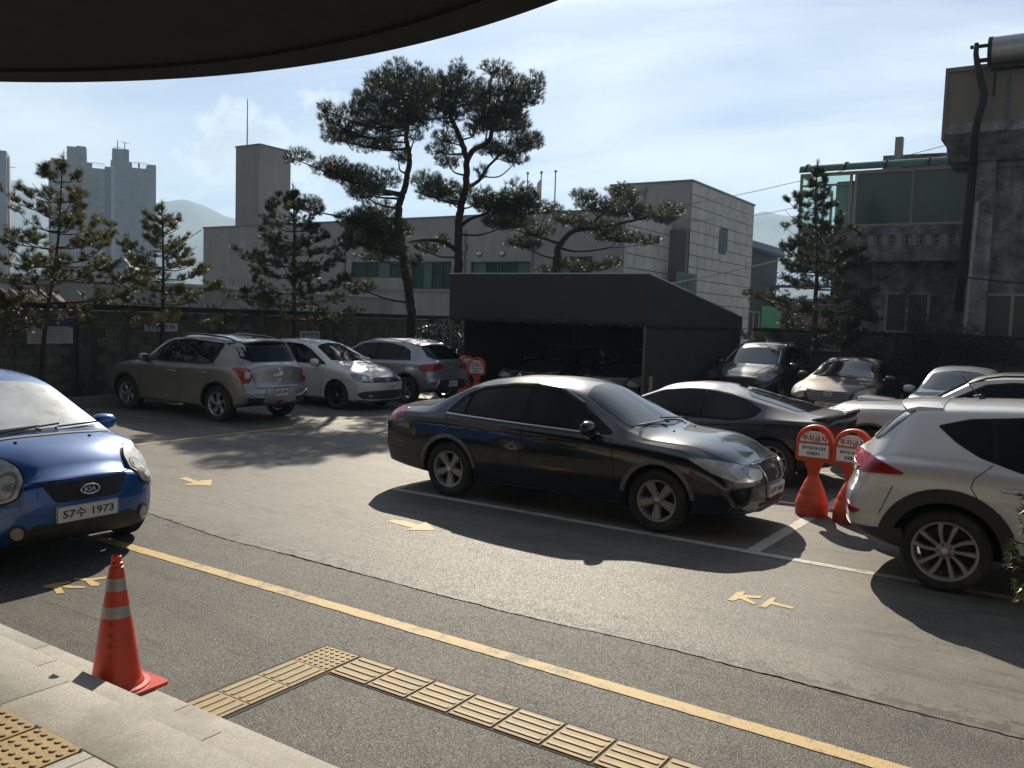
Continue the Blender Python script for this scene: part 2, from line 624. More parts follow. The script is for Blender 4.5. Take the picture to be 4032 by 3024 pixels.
class Skin:
    def __init__(s, verts, faces, xf=1, xr=-1, h=1):
        s.bvh = BVHTree.FromPolygons([Vector(v) for v in verts], faces)
        s.xf, s.xr, s.h = xf, xr, h

    def hit(s, d, a, b):
        if len(d) == 2:
            # seen from a corner: a runs round it, negative on the end face, positive along the side
            sx, sy = (1 if d[0] == 'F' else -1), (1 if d[1] == 'L' else -1)
            out = Vector((sx, sy, 0)) * 0.70711
            e = Vector((-sx, sy, 0)) * 0.70711
            o = Vector((s.xf if sx > 0 else s.xr, sy * s.h, b)) + e * (a * 0.70711) + out * 5
            dv = -out
        else:
            fo, dv = DIRS[d]
            o = fo(a, b)
        h = s.bvh.ray_cast(o, dv)
        if h[0] is None:
            # past the outline: take the nearest point of the shell
            for q in (1.0, ):
                o2 = o + dv * (9 if d in 'FB' else 5)
                h = s.bvh.find_nearest(o2)
        p, nrm = h[0], h[1]
        if nrm.dot(dv) > 0: nrm = -nrm
        return p, nrm

    def patch(s, name, outline, d, m, parent, off=0.004, grid=0.07, ch=0, sink=0.02, smooth=True):
        pts = rounded(outline, .028 if ch == 1 else .075) if ch else np.array(outline, float)
        # resample the outline
        P = []
        for i in range(len(pts)):
            a, b = pts[i], pts[(i + 1) % len(pts)]
            k = max(1, int(np.linalg.norm(b - a) / grid))
            for j in range(k): P.append(a + (b - a) * j / k)
        nb = len(P)
        x0, x1 = min(p[0] for p in P), max(p[0] for p in P)
        y0, y1 = min(p[1] for p in P), max(p[1] for p in P)
        I = []
        gx = x0 + grid / 2
        PA = np.array(P)
        while gx < x1:
            gy = y0 + grid / 2
            while gy < y1:
                if np.min(np.hypot(PA[:, 0] - gx, PA[:, 1] - gy)) > grid * 0.45: I.append((gx, gy))
                gy += grid
            gx += grid
        r = delaunay_2d_cdt([Vector((float(p[0]), float(p[1]))) for p in P] + [Vector(q) for q in I], [(i, (i + 1) % nb) for i in range(nb)], [], 1, 1e-5)
        vs2, ed, fs = r[0], r[1], r[2]
        V, Nn = [], []
        for v in vs2:
            p, nn = s.hit(d, v.x, v.y)
            V.append(p + nn * off); Nn.append(nn)
        cnt = {}
        for f in fs:
            for i in range(len(f)):
                e = (f[i], f[(i + 1) % len(f)])
                cnt[e] = cnt.get(e, 0) + 1
        out = list(V)
        F = [tuple(f) for f in fs]
        low = {}
        for (a, b) in cnt:
            if (b, a) not in cnt:
                for q in (a, b):
                    if q not in low:
                        low[q] = len(out)
                        out.append(V[q] - Nn[q] * (off + sink))
                F.append((b, a, low[a], low[b]))
        me = bpy.data.meshes.new(name)
        me.from_pydata([tuple(v) for v in out], [], F)
        o = link(name, me, parent, m)
        bm = bmesh.new(); bm.from_mesh(me)
        bmesh.ops.recalc_face_normals(bm, faces=bm.faces)
        bm.to_mesh(me); bm.free()
        if smooth:
            me.polygons.foreach_set('use_smooth', [True] * len(me.polygons))
            me.set_sharp_from_angle(angle=radians(40))
        return o

    def strip(s, name, line, d, m, parent, w=0.008, off=0.002, step=0.04, high=0.0, closed=False):
        pts = [np.array(p, float) for p in line]
        if closed: pts.append(pts[0])
        P = []
        for a, b in zip(pts[:-1], pts[1:]):
            k = max(1, int(np.linalg.norm(b - a) / step))
            for j in range(k): P.append(a + (b - a) * j / k)
        P.append(pts[-1])
        V, F = [], []
        for i, p in enumerate(P):
            t = P[min(i + 1, len(P) - 1)] - P[max(i - 1, 0)]
            t = t / (np.linalg.norm(t) + 1e-9)
            q, nn = s.hit(d, p[0], p[1])
            q2, _ = s.hit(d, p[0] + t[0] * 0.01, p[1] + t[1] * 0.01)
            tt = (q2 - q)
            if tt.length < 1e-6: tt = Vector((1, 0, 0))
            sd_ = tt.cross(nn).normalized() * (w / 2)
            V += [tuple(q - sd_ - nn * 0.004), tuple(q - sd_ + nn * off), tuple(q + nn * (off + high)), tuple(q + sd_ + nn * off), tuple(q + sd_ - nn * 0.004)]
            if i:
                b0 = (i - 1) * 5
                F += [(b0 + k, b0 + k + 1, b0 + k + 6, b0 + k + 5) for k in range(4)]
        me = bpy.data.meshes.new(name)
        me.from_pydata(V, [], F)
        return link(name, me, parent, m, smooth=high > 0)


M_TYRE = mat('tyre_rubber', (0.022, 0.021, 0.020), 0.85, var=0.3, vs=8, coord='obj', dirt=(0.07, 0.06, 0.05), dirt_amt=0.35, dirt_scale=5)
M_RIM = mat('rim_alloy', (0.36, 0.35, 0.33), 0.45, 0.55, var=0.15, vs=9, coord='obj')
M_RIMD = mat('rim_dark', (0.05, 0.05, 0.055), 0.35, 0.6, coord='obj')
M_DISC = mat('brake_steel', (0.03, 0.03, 0.03), 0.6, 0.3)
M_WELL = mat('wheel_well', (0.012, 0.012, 0.012), 0.9)
M_GLASS = mat('tinted_glass', (0.005, 0.006, 0.007), 0.03, spec=0.2)
M_GLASSD = mat('dusty_glass', (0.018, 0.019, 0.020), 0.045, spec=0.9, rvar=0.04, coord='obj')
M_BLK = mat('black_plastic', (0.025, 0.025, 0.025), 0.55, var=0.2, vs=8, coord='obj')
M_GLOSSB = mat('black_gloss', (0.012, 0.012, 0.013), 0.2, coat=0.5)
M_FRAMEB = mat('window_surround', (0.010, 0.010, 0.010), 0.6, spec=.2)
M_SEAM = mat('panel_gap', (0.008, 0.008, 0.008), 0.9)
M_CHROME = mat('chrome', (0.62, 0.62, 0.63), 0.16, 1.0)
M_LAMP = mat('headlamp_lens', (0.36, 0.345, 0.28), 0.26, 0.25, spec=0.6, coat=0.6, var=0.35, vs=7, coord='obj')
M_LAMPIN = mat('headlamp_reflector', (0.50, 0.50, 0.48), 0.25, 0.35, coat=.6)
M_LAMPD = mat('headlamp_dark_lens', (0.10, 0.105, 0.11), 0.12, 0.3, spec=0.8, coat=1.0, var=0.4, vs=20, coord='obj')
M_TAIL = mat('tail_lamp_red', (0.30, 0.010, 0.012), 0.22, spec=0.5, coat=0.35, var=.25, vs=14, coord='obj')
M_TAILW = mat('tail_lamp_clear', (0.42, 0.38, 0.38), 0.15, spec=0.8, coat=1.0)
M_AMBER = mat('amber_lens', (0.42, 0.26, 0.12), 0.15, coat=1.0)
M_PLATE = mat('plate_white', (0.62, 0.63, 0.60), 0.45)
M_PLATEG = mat('plate_green', (0.05, 0.22, 0.14), 0.45)
M_INK = mat('plate_ink', (0.02, 0.02, 0.025), 0.6)
M_MESH = mat('grille_mesh', (0.02, 0.02, 0.021), 0.5, 0.2, bump=0.6, bs=120, coord='obj')


def paint(name, col, metal=0.5, rough=0.32, dust=0.3, dustcol=(0.25, 0.22, 0.18)):
    return mat(name, col, rough, metal, coat=1.0, dust=dust, dustcol=dustcol, coord='obj', coat_r=0.02)


def wheel_proto(R, w, rim_r, nsp, style, rimmat=None):
    """an upright wheel whose outer face looks to +y"""
    rimmat = rimmat or M_RIM
    hub = empty('wheel')
    t = MB()
    h = w / 2
    prof = [(rim_r - 0.005, -h + 0.03), (rim_r + 0.008, -h + 0.012), (rim_r + 0.35 * (R - rim_r), -h + 0.002), (rim_r + 0.65 * (R - rim_r), -h), (R - 0.018, -h + 0.012), (R - 0.004, -h + 0.03),
            (R, -h + 0.05), (R - 0.008, -h + 0.052), (R - 0.008, -h + 0.06), (R, -h + 0.062), (R, -0.012), (R - 0.008, -0.010), (R - 0.008, 0.0)]
    prof = prof + [(r, -y) for r, y in prof[-2::-1]]
    t.lathe(prof, 40, 'y')
    t.build('tyre', M_TYRE, hub, sharp=35)
    b = MB()
    yo = h - 0.012
    b.lathe([(rim_r - 0.012, -h + 0.03), (rim_r - 0.03, 0.0), (rim_r - 0.022, yo - 0.03), (rim_r - 0.014, yo - 0.006), (rim_r + 0.004, yo), (rim_r + 0.004, yo - 0.012), (rim_r - 0.004, yo - 0.02), (rim_r - 0.004, -h + 0.03)], 40, 'y', closed=True)
    b.lathe([(0.0, yo - 0.018), (0.036, yo - 0.020), (0.07, yo - 0.030), (0.078, yo - 0.055), (0.0, yo - 0.06)], 20, 'y')
    for k in range(nsp):
        q0 = 2 * pi * k / nsp + pi / 2
        if style == 'five':
            w0, w1, tw = 0.034, 0.058, 0.0
        elif style == 'swirl':
            w0, w1, tw = 0.030, 0.034, 0.5
        elif style == 'turbine':
            w0, w1, tw = 0.022, 0.052, 0.38
        elif style == 'fan':
            w0, w1, tw = 0.013, 0.026, 0.16 if k % 2 else 0.02
        else:
            w0, w1, tw = 0.016, 0.020, 0.0
        n = 5
        vs = []
        for i in range(n):
            f = i / (n - 1)
            r = 0.05 + (rim_r - 0.062) * f
            q = q0 + tw * f * f
            ww = w0 + (w1 - w0) * f
            y = yo - 0.028 + 0.018 * f
            if i == n - 1: y = yo - 0.012
            for (sgn, dy, k2) in ((-1, -0.03, 1.0), (-1, 0.0, 0.62), (1, 0.0, 0.62), (1, -0.03, 1.0)):
                vs.append((r * cos(q) - sgn * ww * k2 * sin(q), y + dy, r * sin(q) + sgn * ww * k2 * cos(q)))
        fs = []
        for i in range(n - 1):
            for j in range(3):
                a = i * 4 + j
                fs.append((a, a + 1, a + 5, a + 4))
            fs.append((i * 4 + 3, i * 4, i * 4 + 4, i * 4 + 7))
        b.add(vs, fs)
    b.build('rim', rimmat, hub, sharp=30)
    d = MB()
    d.lathe([(0.0, -0.01), (rim_r - 0.05, -0.01), (rim_r - 0.05, -0.02), (0, -0.02)], 28, 'y')
    d.lathe([(rim_r - 0.035, -h + 0.04), (0.0, -h + 0.04)], 28, 'y')
    d.build('brake_disc', M_DISC, hub)
    c = MB()
    c.lathe([(0.0, yo - 0.010), (0.026, yo - 0.011), (0.031, yo - 0.018), (0.031, yo - 0.03)], 20, 'y')
    c.build('hub_cap', M_CHROME, hub, sharp=35)
    for k in range(5):
        q = 2 * pi * (k + 0.5) / 5 + pi / 2
        nb = MB()
        vs, fs = [], []
        nb.lathe([(0.0, yo - 0.020), (0.009, yo - 0.021), (0.010, yo - 0.034)], 8, 'y')
        nb.v = [(x + 0.052 * cos(q), y, z + 0.052 * sin(q)) for x, y, z in nb.v]
        nb.build('wheel_nut', M_DISC, hub)
    return hub


def cut_wells(me, S):
    cyl = MB()
    Rw = S.get('well', S['R'] + 0.05)
    for x in (0.0, S['wb']):
        for s in (-1, 1):
            y0, y1 = sorted((s * (S['W'] / 2 + 0.2), s * (S['W'] / 2 - 0.34)))
            n = 40
            poly = [(x + Rw * cos(2 * pi * k / n), S['R'] + 0.005 + Rw * sin(2 * pi * k / n)) for k in range(n)]
            poly2 = [(px, pz) for px, pz in poly]
            cyl.prism(poly2, 1, y0, y1)
    cme = cyl.mesh('cutter')
    cme.materials.append(M_WELL)
    co = bpy.data.objects.new('cutter', cme)
    COL.objects.link(co)
    bo = bpy.data.objects.new('shell', me)
    COL.objects.link(bo)
    md = bo.modifiers.new('b', 'BOOLEAN')
    md.operation = 'DIFFERENCE'
    md.solver = 'EXACT'
    md.object = co
    md.material_mode = 'TRANSFER'
    dg = bpy.context.evaluated_depsgraph_get()
    out = bpy.data.meshes.new_from_object(bo.evaluated_get(dg), preserve_all_data_layers=True, depsgraph=dg)
    bpy.data.objects.remove(bo)
    bpy.data.objects.remove(co)
    bpy.data.meshes.remove(cme)
    return out


def car(name, label, S, pm, loc, rz, level=2, scale=(1, 1, 1), cat='car', group=None):
    root = empty(name, loc, rz, label, cat, group)
    root.scale = scale
    V, F = car_surface(S, level)
    sk = Skin(V, F, S['xf'], S['xr'], S['W'] / 2)
    me = bpy.data.meshes.new('body')
    me.from_pydata(V, [], F)
    me.materials.append(pm)
    me2 = cut_wells(me, S)
    if len(me2.polygons) < 200: me2 = me
    me2.polygons.foreach_set('use_smooth', [True] * len(me2.polygons))
    me2.set_sharp_from_angle(angle=radians(50))
    me2.name = 'body'
    link('body', me2, root)
    for x in (0.0, S['wb']):
        for s in (1, -1):
            pass
    wp = wheel_proto(S['R'], S.get('tw', 0.205), S['rim'], S['spokes'], S['style'], S.get('rimmat'))
    first = True
    for x in (0.0, S['wb']):
        for s in (1, -1):
            w = wp if first else copy_tree(wp)
            first = False
            w.parent = root
            w.location = (x, s * (S['W'] / 2 - S.get('tw', 0.205) / 2 - 0.02), S['R'])
            w.rotation_euler = (0, random.uniform(0, 1.2), 0 if s > 0 else pi)
    SD = ('L', 'R')
    for d in SD:
        for poly in S.get('frames', []):
            sk.patch('window_frame', poly, d, S.get('framemat', M_FRAMEB), root, 0.003, ch=1)
        for poly in S.get('glass', []):
            sk.patch('side_window', poly, d, S.get('glassmat', M_GLASS), root, 0.007, ch=1)
        for ln in S.get('seams', []):
            sk.strip('door_seam', ln, d, M_SEAM, root, S.get('seamw', 0.009))
        for (ln, w_) in S.get('chrome', []):
            sk.strip('chrome_trim', ln, d, M_CHROME, root, w_, 0.008, high=0.004)
        for (nm, poly, mm) in S.get('side_patches', []):
            sk.patch(nm, poly, d, mm, root, 0.010, ch=1, grid=0.05)
        for (x, z, ln) in S.get('handles', []):
            p, nn = sk.hit(d, x, z)
            b = MB()
            b.tube([(x - ln / 2, p.y - nn.y * 0.005, z), (x - ln / 2 + 0.02, p.y + nn.y * 0.032, z), (x + ln / 2 - 0.02, p.y + nn.y * 0.032, z + 0.004), (x + ln / 2, p.y - nn.y * 0.005, z + 0.004)], [0.012, 0.016, 0.016, 0.012], 8)
            b.build('door_handle', S.get('handlemat', pm), root, sharp=40)
    if 'arch' in S:
        aw, am = S['arch']
        for d in SD:
            for x in (0.0, S['wb']):
                r1 = S.get('well', S['R'] + 0.05) - 0.003
                z0 = S['R'] + 0.005
                ring = []
                a0, a1 = radians(S.get('arch_a0', -12)), radians(180 - S.get('arch_a0', -12))
                for k in range(25):
                    a = a0 + (a1 - a0) * k / 24
                    ring.append((x + (r1 + aw) * cos(a), z0 + (r1 + aw) * sin(a)))
                for k in range(24, -1, -1):
                    a = a0 + (a1 - a0) * k / 24
                    ring.append((x + r1 * cos(a), z0 + r1 * sin(a)))
                sk.patch('arch_trim', ring, d, am, root, 0.012, grid=0.06, sink=0.03)
    if 'windscreen' in S:
        half = S['windscreen']
        poly = half + [(x, -y) for x, y in reversed(half) if abs(y) > 1e-6]
        sk.patch('windscreen', poly, 'T', S.get('screenmat', M_GLASSD), root, 0.006, ch=1)
    if 'rear_glass' in S:
        half = S['rear_glass']
        poly = half + [(x, -y) for x, y in reversed(half) if abs(y) > 1e-6]
        sk.patch('rear_window', poly, 'T', S.get('screenmat', M_GLASSD), root, 0.006, ch=1)
    if 'rear_glass_b' in S:
        half = S['rear_glass_b']
        poly = half + [(-y, z) for y, z in reversed(half) if abs(y) > 1e-6]
        sk.patch('rear_window', poly, 'B', M_GLASS, root, 0.006, ch=1)
    for (nm, poly, d, mm, off, ch) in S.get('patches', []):
        sk.patch(nm, poly, d, mm, root, off, ch=ch, grid=0.05)
    for (nm, poly, d, mm, off, ch) in S.get('corner', []):
        for sd_ in 'LR':
            sk.patch(nm, poly, d + sd_, mm, root, off, ch=ch, grid=0.05)
    for (nm, poly, d, mm, off, ch) in S.get('mir_patches', []):
        sk.patch(nm, poly, d, mm, root, off, ch=ch, grid=0.05)
        # mirrored on the other side
        if d in 'FB':
            sk.patch(nm, [(-a, b) for a, b in reversed(poly)], d, mm, root, off, ch=ch, grid=0.05)
        elif d == 'T':
            sk.patch(nm, [(a, -b) for a, b in reversed(poly)], d, mm, root, off, ch=ch, grid=0.05)
    for (nm, ln, d, mm, w_, off, hi) in S.get('strips', []):
        sk.strip(nm, ln, d, mm, root, w_, off, high=hi)
    # mirrors
    mx, mz, my = S['mirror']
    for s in (1, -1):
        b = MB()
        prof = []
        n = 10
        vs, fs = [], []
        for i in range(n + 1):
            a = pi * i / n
            for k in range(12):
                q = 2 * pi * k / 12
                ex = 0.095 * sin(a) ** 0.45 * cos(q)
                ez = 0.080 * sin(a) ** 0.45 * (abs(sin(q)) ** .75) * (1 if sin(q) > 0 else -1)
                if ex < 0: ex *= 0.35
                vs.append((mx + ex, s * (my + 0.105 - 0.115 * cos(a)), mz + ez))
        for i in range(n):
            for k in range(12):
                k2 = (k + 1) % 12
                fs.append((i * 12 + k, i * 12 + k2, (i + 1) * 12 + k2, (i + 1) * 12 + k))
        b.add(vs, fs)
        mo = b.build('wing_mirror', S.get('mirrormat', pm), root, sharp=60)
        g = MB()
        g.prism([(s * (my + 0.035), mz - 0.05), (s * (my + 0.165), mz - 0.05), (s * (my + 0.175), mz + 0.04), (s * (my + 0.03), mz + 0.05)], 0, mx - 0.040, mx - 0.031)
        g.build('mirror_glass', M_CHROME, mo)
        a = MB()
        a.tube([(mx + .03, s * (my - 0.10), mz - 0.075), (mx + .005, s * (my + 0.09), mz - 0.035)], [0.05, 0.045], 8)
        a.build('mirror_arm', M_BLK, mo, sharp=40)
    # number plates
    for (d, y, z, w_, h_, s_, mt, tilt) in S.get('plates', []):
        p, nn = sk.hit(d, y, z)
        sg = 1 if d == 'F' else -1
        px = p.x + sg * 0.018
        ux, uy = Vector((0, sg, 0)), Vector((-sg * sin(tilt), 0, cos(tilt)))
        nrm = ux.cross(uy)
        pl = MB()
        c = Vector((px, y, z))
        q = [c + ux * a * w_ / 2 + uy * b_ * h_ / 2 for a, b_ in ((-1, -1), (1, -1), (1, 1), (-1, 1))]
        pl.add([*(v for v in q), *(v - nrm * 0.03 for v in q)], [(0, 1, 2, 3), (7, 6, 5, 4), (0, 4, 5, 1), (1, 5, 6, 2), (2, 6, 7, 3), (3, 7, 4, 0)])
        po = pl.build('number_plate', mt, root)
        fr = MB()
        for (a0, a1, b0, b1) in ((-.5, .5, -.5, -.455), (-.5, .5, .455, .5), (-.5, -.488, -.455, .455), (.488, .5, -.455, .455)):
            z4 = [c + ux * a * w_ + uy * b_ * h_ + nrm * e for e in (0.0, 0.003) for a, b_ in ((a0, b0), (a1, b0), (a1, b1), (a0, b1))]
            fr.add(z4, [(4, 5, 6, 7), (0, 1, 5, 4), (1, 2, 6, 5), (2, 3, 7, 6), (3, 0, 4, 7)])
        fr.build('plate_border', M_CHROME if mt is M_PLATE and S.get('plate_rim') else M_INK if S.get('plate_dark') else M_PLATE, po)
        text_on('plate_number', s_, w_ * 0.84, h_ * 0.62, c + nrm * 0.0035, ux, uy, M_INK if mt is M_PLATE else M_PLATE, po, bold=0.012)
    for (d, a, b_, w_, h_, s_, mm) in S.get('badges', []):
        vs, fs, tw_, th_ = text_geo(s_, bold=0.02)
        sx, sy = w_ / tw_, h_ / th_
        mirror = -1 if d in 'B' else 1
        out = []
        for x, y in vs:
            p, nn = sk.hit(d, a + mirror * x * sx, b_ + y * sy)
            out.append(tuple(p + nn * S.get('badge_off', 0.014)))
        mb_ = bpy.data.meshes.new('badge')
        mb_.from_pydata(out, [], fs)
        link('badge', mb_, root, mm)
    for (d, a, b_, ra, rb, th) in S.get('badge_rings', []):
        ln = [(a + ra * cos(2 * pi * k / 28), b_ + rb * sin(2 * pi * k / 28)) for k in range(28)]
        sk.strip('badge_ring', ln, d, M_CHROME, root, th, S.get('badge_off', 0.014) - 0.002, step=0.5, high=0.002, closed=True)
    for r_ in S.get('rails', []):
        for s in (1, -1):
            pts = []
            for i in range(11):
                f = i / 10
                x = r_[0] + (r_[1] - r_[0]) * f
                p, nn = sk.hit('T', x, s * r_[2])
                pts.append((x, s * r_[2], p.z + (0.0 if i in (0, 10) else r_[3] * min(1, sin(pi * f) * 2.2))))
            b = MB()
            b.tube(pts, r_[4], 8)
            b.build('roof_rail', r_[5], root, sharp=45)
    for (x, y, ln, lean) in S.get('antenna', []):
        p, nn = sk.hit('T', x, y)
        b = MB()
        b.tube([(x + 0.035, y, p.z - 0.01), (x, y, p.z + 0.025), (x - 0.05, y, p.z + 0.02)], [0.022, 0.02, 0.008], 8)
        ao = b.build('antenna_base', M_BLK, root, sharp=40)
        if ln:
            b = MB()
            b.tube([(x, y, p.z + 0.015), (x - ln * lean, y, p.z + ln)], [0.006, 0.004], 6)
            b.build('antenna_rod', M_BLK, ao)
    for (x, y) in S.get('fins', []):
        p, nn = sk.hit('T', x, y)
        b = MB()
        b.add([(x + .1, y, p.z), (x - .09, y - .02, p.z - .012), (x - .09, y + .02, p.z - .012), (x - .075, y, p.z + .055), (x - .085, y, p.z + 0.05)], [(0, 1, 3), (0, 3, 2), (1, 4, 3), (2, 3, 4), (1, 2, 4)])
        b.build('antenna_fin', M_BLK, root)
    for (pts, d) in S.get('wipers', []):
        P3 = []
        for a, b_ in pts:
            p, nn = sk.hit(d, a, b_)
            P3.append(p + nn * 0.03)
        b = MB()
        b.tube(P3, [0.012] + [0.009] * (len(P3) - 1), 6)
        P4 = [P3[1] + (P3[0] - P3[1]) * 0.1 + Vector((0, 0, -.01)), P3[-1]]
        b.build('wiper', M_BLK, root)
    fn = S.get('extra')
    if fn: fn(root, sk, pm)
    for a, b_ in S.get('washers', []):
        p, nn = sk.hit('T', a, b_)
        b = MB(); b.lathe([(0, 0.014), (0.010, 0.012), (0.016, 0), (0.0, -0.004)], 8)
        b.v = [(x + a, y + b_, z + p.z) for x, y, z in b.v]
        b.build('washer_jet', M_BLK, root)
    return root

# ------------------------------------------------------------------ the shapes of the cars (x from the rear axle, z up)
def rect(a0, a1, b0, b1):
    return [(a0, b0), (a1, b0), (a1, b1), (a0, b1)]


def oval(a, b, ra, rb, n=16):
    return [(a + ra * cos(2 * pi * k / n), b + rb * sin(2 * pi * k / n)) for k in range(n)]


SEDAN = dict(
    wb=2.70, xr=-1.13, xf=3.655, W=1.81, R=0.326, rim=0.212, tw=0.205, spokes=5, style='five', well=0.375, round=0.09,
    top=[(-1.13, .93), (-1.03, 1.03), (-.62, 1.065), (-.42, 1.09), (.14, 1.375), (.60, 1.45), (1.10, 1.465), (1.40, 1.45), (1.66, 1.40), (2.52, .995), (3.0, .955), (3.35, .875), (3.55, .795), (3.655, .70)],
    shoulder=[(-1.13, .84), (-.9, .95), (0, .955), (1.5, .925), (2.4, .89), (3.0, .85), (3.4, .785), (3.655, .65)],
    bottom=[(-1.13, .30), (-.5, .24), (0, .20), (2.7, .19), (3.2, .20), (3.655, .25)],
    wtop=[(-1.13, .72), (-.45, .70), (.25, .60), (.9, .605), (1.5, .62), (1.75, .64), (2.45, .75), (3.2, .73), (3.655, .64)],
    wbelt=[(-1.13, .82), (0, .865), (2.4, .855), (3.3, .81), (3.655, .74)],
    crown=[(-1.13, .04), (-.4, .06), (.4, .085), (1.4, .085), (1.85, .13), (2.2, .13), (2.5, .06), (3.0, .05), (3.655, .04)],
    nose=[(0, .14), (.2, .07), (.33, .0), (.55, .0), (.66, .03), (.8, .15)], tail=[(0, .16), (.25, .07), (.5, 0), (.8, 0), (.95, .03), (1.1, .08)],
    bow_f=.25, bow_r=.13,
    frames=[[(-.08, 1.0), (.06, 1.18), (.30, 1.305), (.75, 1.365), (1.1, 1.37), (1.42, 1.345), (1.72, 1.20), (2.14, .965), (2.12, .935), (1.0, .955)]],
    glass=[[(.22, .995), (.24, 1.235), (.38, 1.28), (.70, 1.335), (1.0, 1.35), (1.0, .978)], [(1.09, .978), (1.10, 1.352), (1.40, 1.325), (1.66, 1.20), (1.90, 1.055), (1.92, .965)], [(.0, 1.005), (.12, 1.155), (.18, 1.205), (.18, 1.0)]],
    chrome=[([(-.06, .985), (.5, .968), (1.0, .955), (2.0, .936)], .020)],
    seams=[[(-.05, .98), (-.03, .86), (.12, .74), (.34, .58), (.42, .40), (.44, .28)], [(1.03, .95), (1.035, .60), (1.02, .28)], [(2.14, .93), (2.20, .70), (2.22, .45), (2.22, .28)], [(.44, .28), (1.3, .27), (2.22, .28)],
           [(-.98, .93), (-.90, .70), (-.45, .62)], [(3.06, .66), (3.24, .60), (3.36, .50), (3.40, .40)], [(2.36, .90), (2.9, .86), (3.02, .82)]],
    handles=[(.22, .835, .18), (1.28, .815, .18)],
    windscreen=[(2.49, 0), (2.44, .40), (2.28, .66), (1.68, .555), (1.62, .3), (1.60, 0)],
    rear_glass=[(-.42, 0), (-.40, .4), (-.30, .60), (.16, .51), (.22, .3), (.23, 0)],
    strips=[('hood_seam', [(2.47, .78), (2.9, .74), (3.3, .66), (3.46, .50)], 'T', M_SEAM, .008, .002, 0), ('hood_seam', [(2.47, -.78), (2.9, -.74), (3.3, -.66), (3.46, -.50)], 'T', M_SEAM, .008, .002, 0),
            ('boot_seam', [(-.40, .62), (-.75, .66), (-1.02, .62)], 'T', M_SEAM, .008, .002, 0), ('boot_seam', [(-.40, -.62), (-.75, -.66), (-1.02, -.62)], 'T', M_SEAM, .008, .002, 0)],
    corner=[('headlight', [(.62, .80), (.35, .80), (-.05, .755), (-.38, .70), (-.52, .68), (-.53, .60), (-.30, .585), (.05, .60), (.36, .68)], 'F', M_LAMP, .006, 1),
            ('tail_light', [(.42, .93), (.20, .99), (-.20, .99), (-.48, .95), (-.46, .82), (-.1, .80), (.28, .84)], 'B', M_TAIL, .006, 1),
            ('headlight_unit', oval(-.30, .655, .085, .045, 12), 'F', M_LAMPIN, .012, 0), ('headlight_unit', oval(-.02, .685, .10, .05, 12), 'F', M_LAMPIN, .012, 0),
            ('fog_lamp', [(-.62, .37), (-.28, .39), (-.10, .33), (-.30, .29), (-.60, .29)], 'F', M_LAMP, .006, 1)],
    patches=[('grille', [(-.30, .705), (.30, .705), (.23, .55), (-.23, .55)], 'F', M_MESH, .012, 1), ('lower_grille', [(-.42, .36), (.42, .36), (.38, .26), (-.38, .26)], 'F', M_BLK, .006, 0)],
    mirror=(1.90, 1.0, .845), wipers=[([(2.44, .50), (2.40, .45), (2.36, -.10)], 'T'), ([(2.46, -.10), (2.42, -.15), (2.34, -.62)], 'T')],
    washers=[(2.62, .30), (2.62, -.30)],
)


def variant(base, **kw):
    d = dict(base)
    d.update(kw)
    return d


def crest(root, sk, pm):
    ln = [(.055 * cos(a), .63 + .062 * sin(a)) for a in np.linspace(0, 2 * pi, 24)]
    sk.patch('emblem', ln[:-1], 'F', M_CHROME, root, .03, grid=.05)
    sk.patch('emblem_shield', [(-.022, .66), (.022, .66), (.02, .62), (0, .595), (-.02, .62)], 'F', M_INK, root, .033, grid=.05)


TOSCA = variant(SEDAN, arch=(.045, mat('worn_arch_trim', (.17, .165, .155), .5, .3, var=.3, vs=20, coord='obj')), arch_a0=8,
                plates=[('F', .02, .455, .50, .115, '62머 3636', M_PLATE, -.08), ('B', 0, .72, .50, .115, '62머 3636', M_PLATE, .1)], extra=crest,
                strips=SEDAN['strips'] + [('grille_edge', [(-.33, .72), (-.24, .54), (.24, .54), (.33, .72)], 'F', M_CHROME, .014, .014, .004), ('grille_edge', [(-.42, .735), (0, .745), (.42, .735)], 'F', M_CHROME, .014, .01, .004),
                                          ('window_visor', [(.14, 1.215), (.36, 1.305), (.75, 1.36), (1.05, 1.375)], 'L', M_GLOSSB, .05, .016, .014), ('window_visor', [(1.07, 1.375), (1.42, 1.35), (1.70, 1.22)], 'L', M_GLOSSB, .05, .016, .014),
                                          ('window_visor', [(.14, 1.215), (.36, 1.305), (.75, 1.36), (1.05, 1.375)], 'R', M_GLOSSB, .05, .016, .014), ('window_visor', [(1.07, 1.375), (1.42, 1.35), (1.70, 1.22)], 'R', M_GLOSSB, .05, .016, .014)]
                + [('intake_slat', [(-.38, z), (.38, z)], 'F', M_GLOSSB, .012, .016, .004) for z in (.33, .30, .275)],
                mirrormat=M_GLOSSB)

def oval_badge_h(root, sk, pm):
    # slanted letter in an oval on the nose
    ln = [(.085 * cos(a), .70 + .045 * sin(a)) for a in np.linspace(0, 2 * pi, 26)]
    sk.strip('emblem', ln, 'F', M_CHROME, root, .012, .02, step=.5, high=.003)
    sk.strip('emblem_letter', [(-.045, .725), (-.025, .675)], 'F', M_CHROME, root, .012, .022, step=.5, high=.002)
    sk.strip('emblem_letter', [(.025, .725), (.045, .675)], 'F', M_CHROME, root, .012, .022, step=.5, high=.002)
    sk.strip('emblem_letter', [(-.035, .693), (.035, .707)], 'F', M_CHROME, root, .010, .022, step=.5, high=.002)


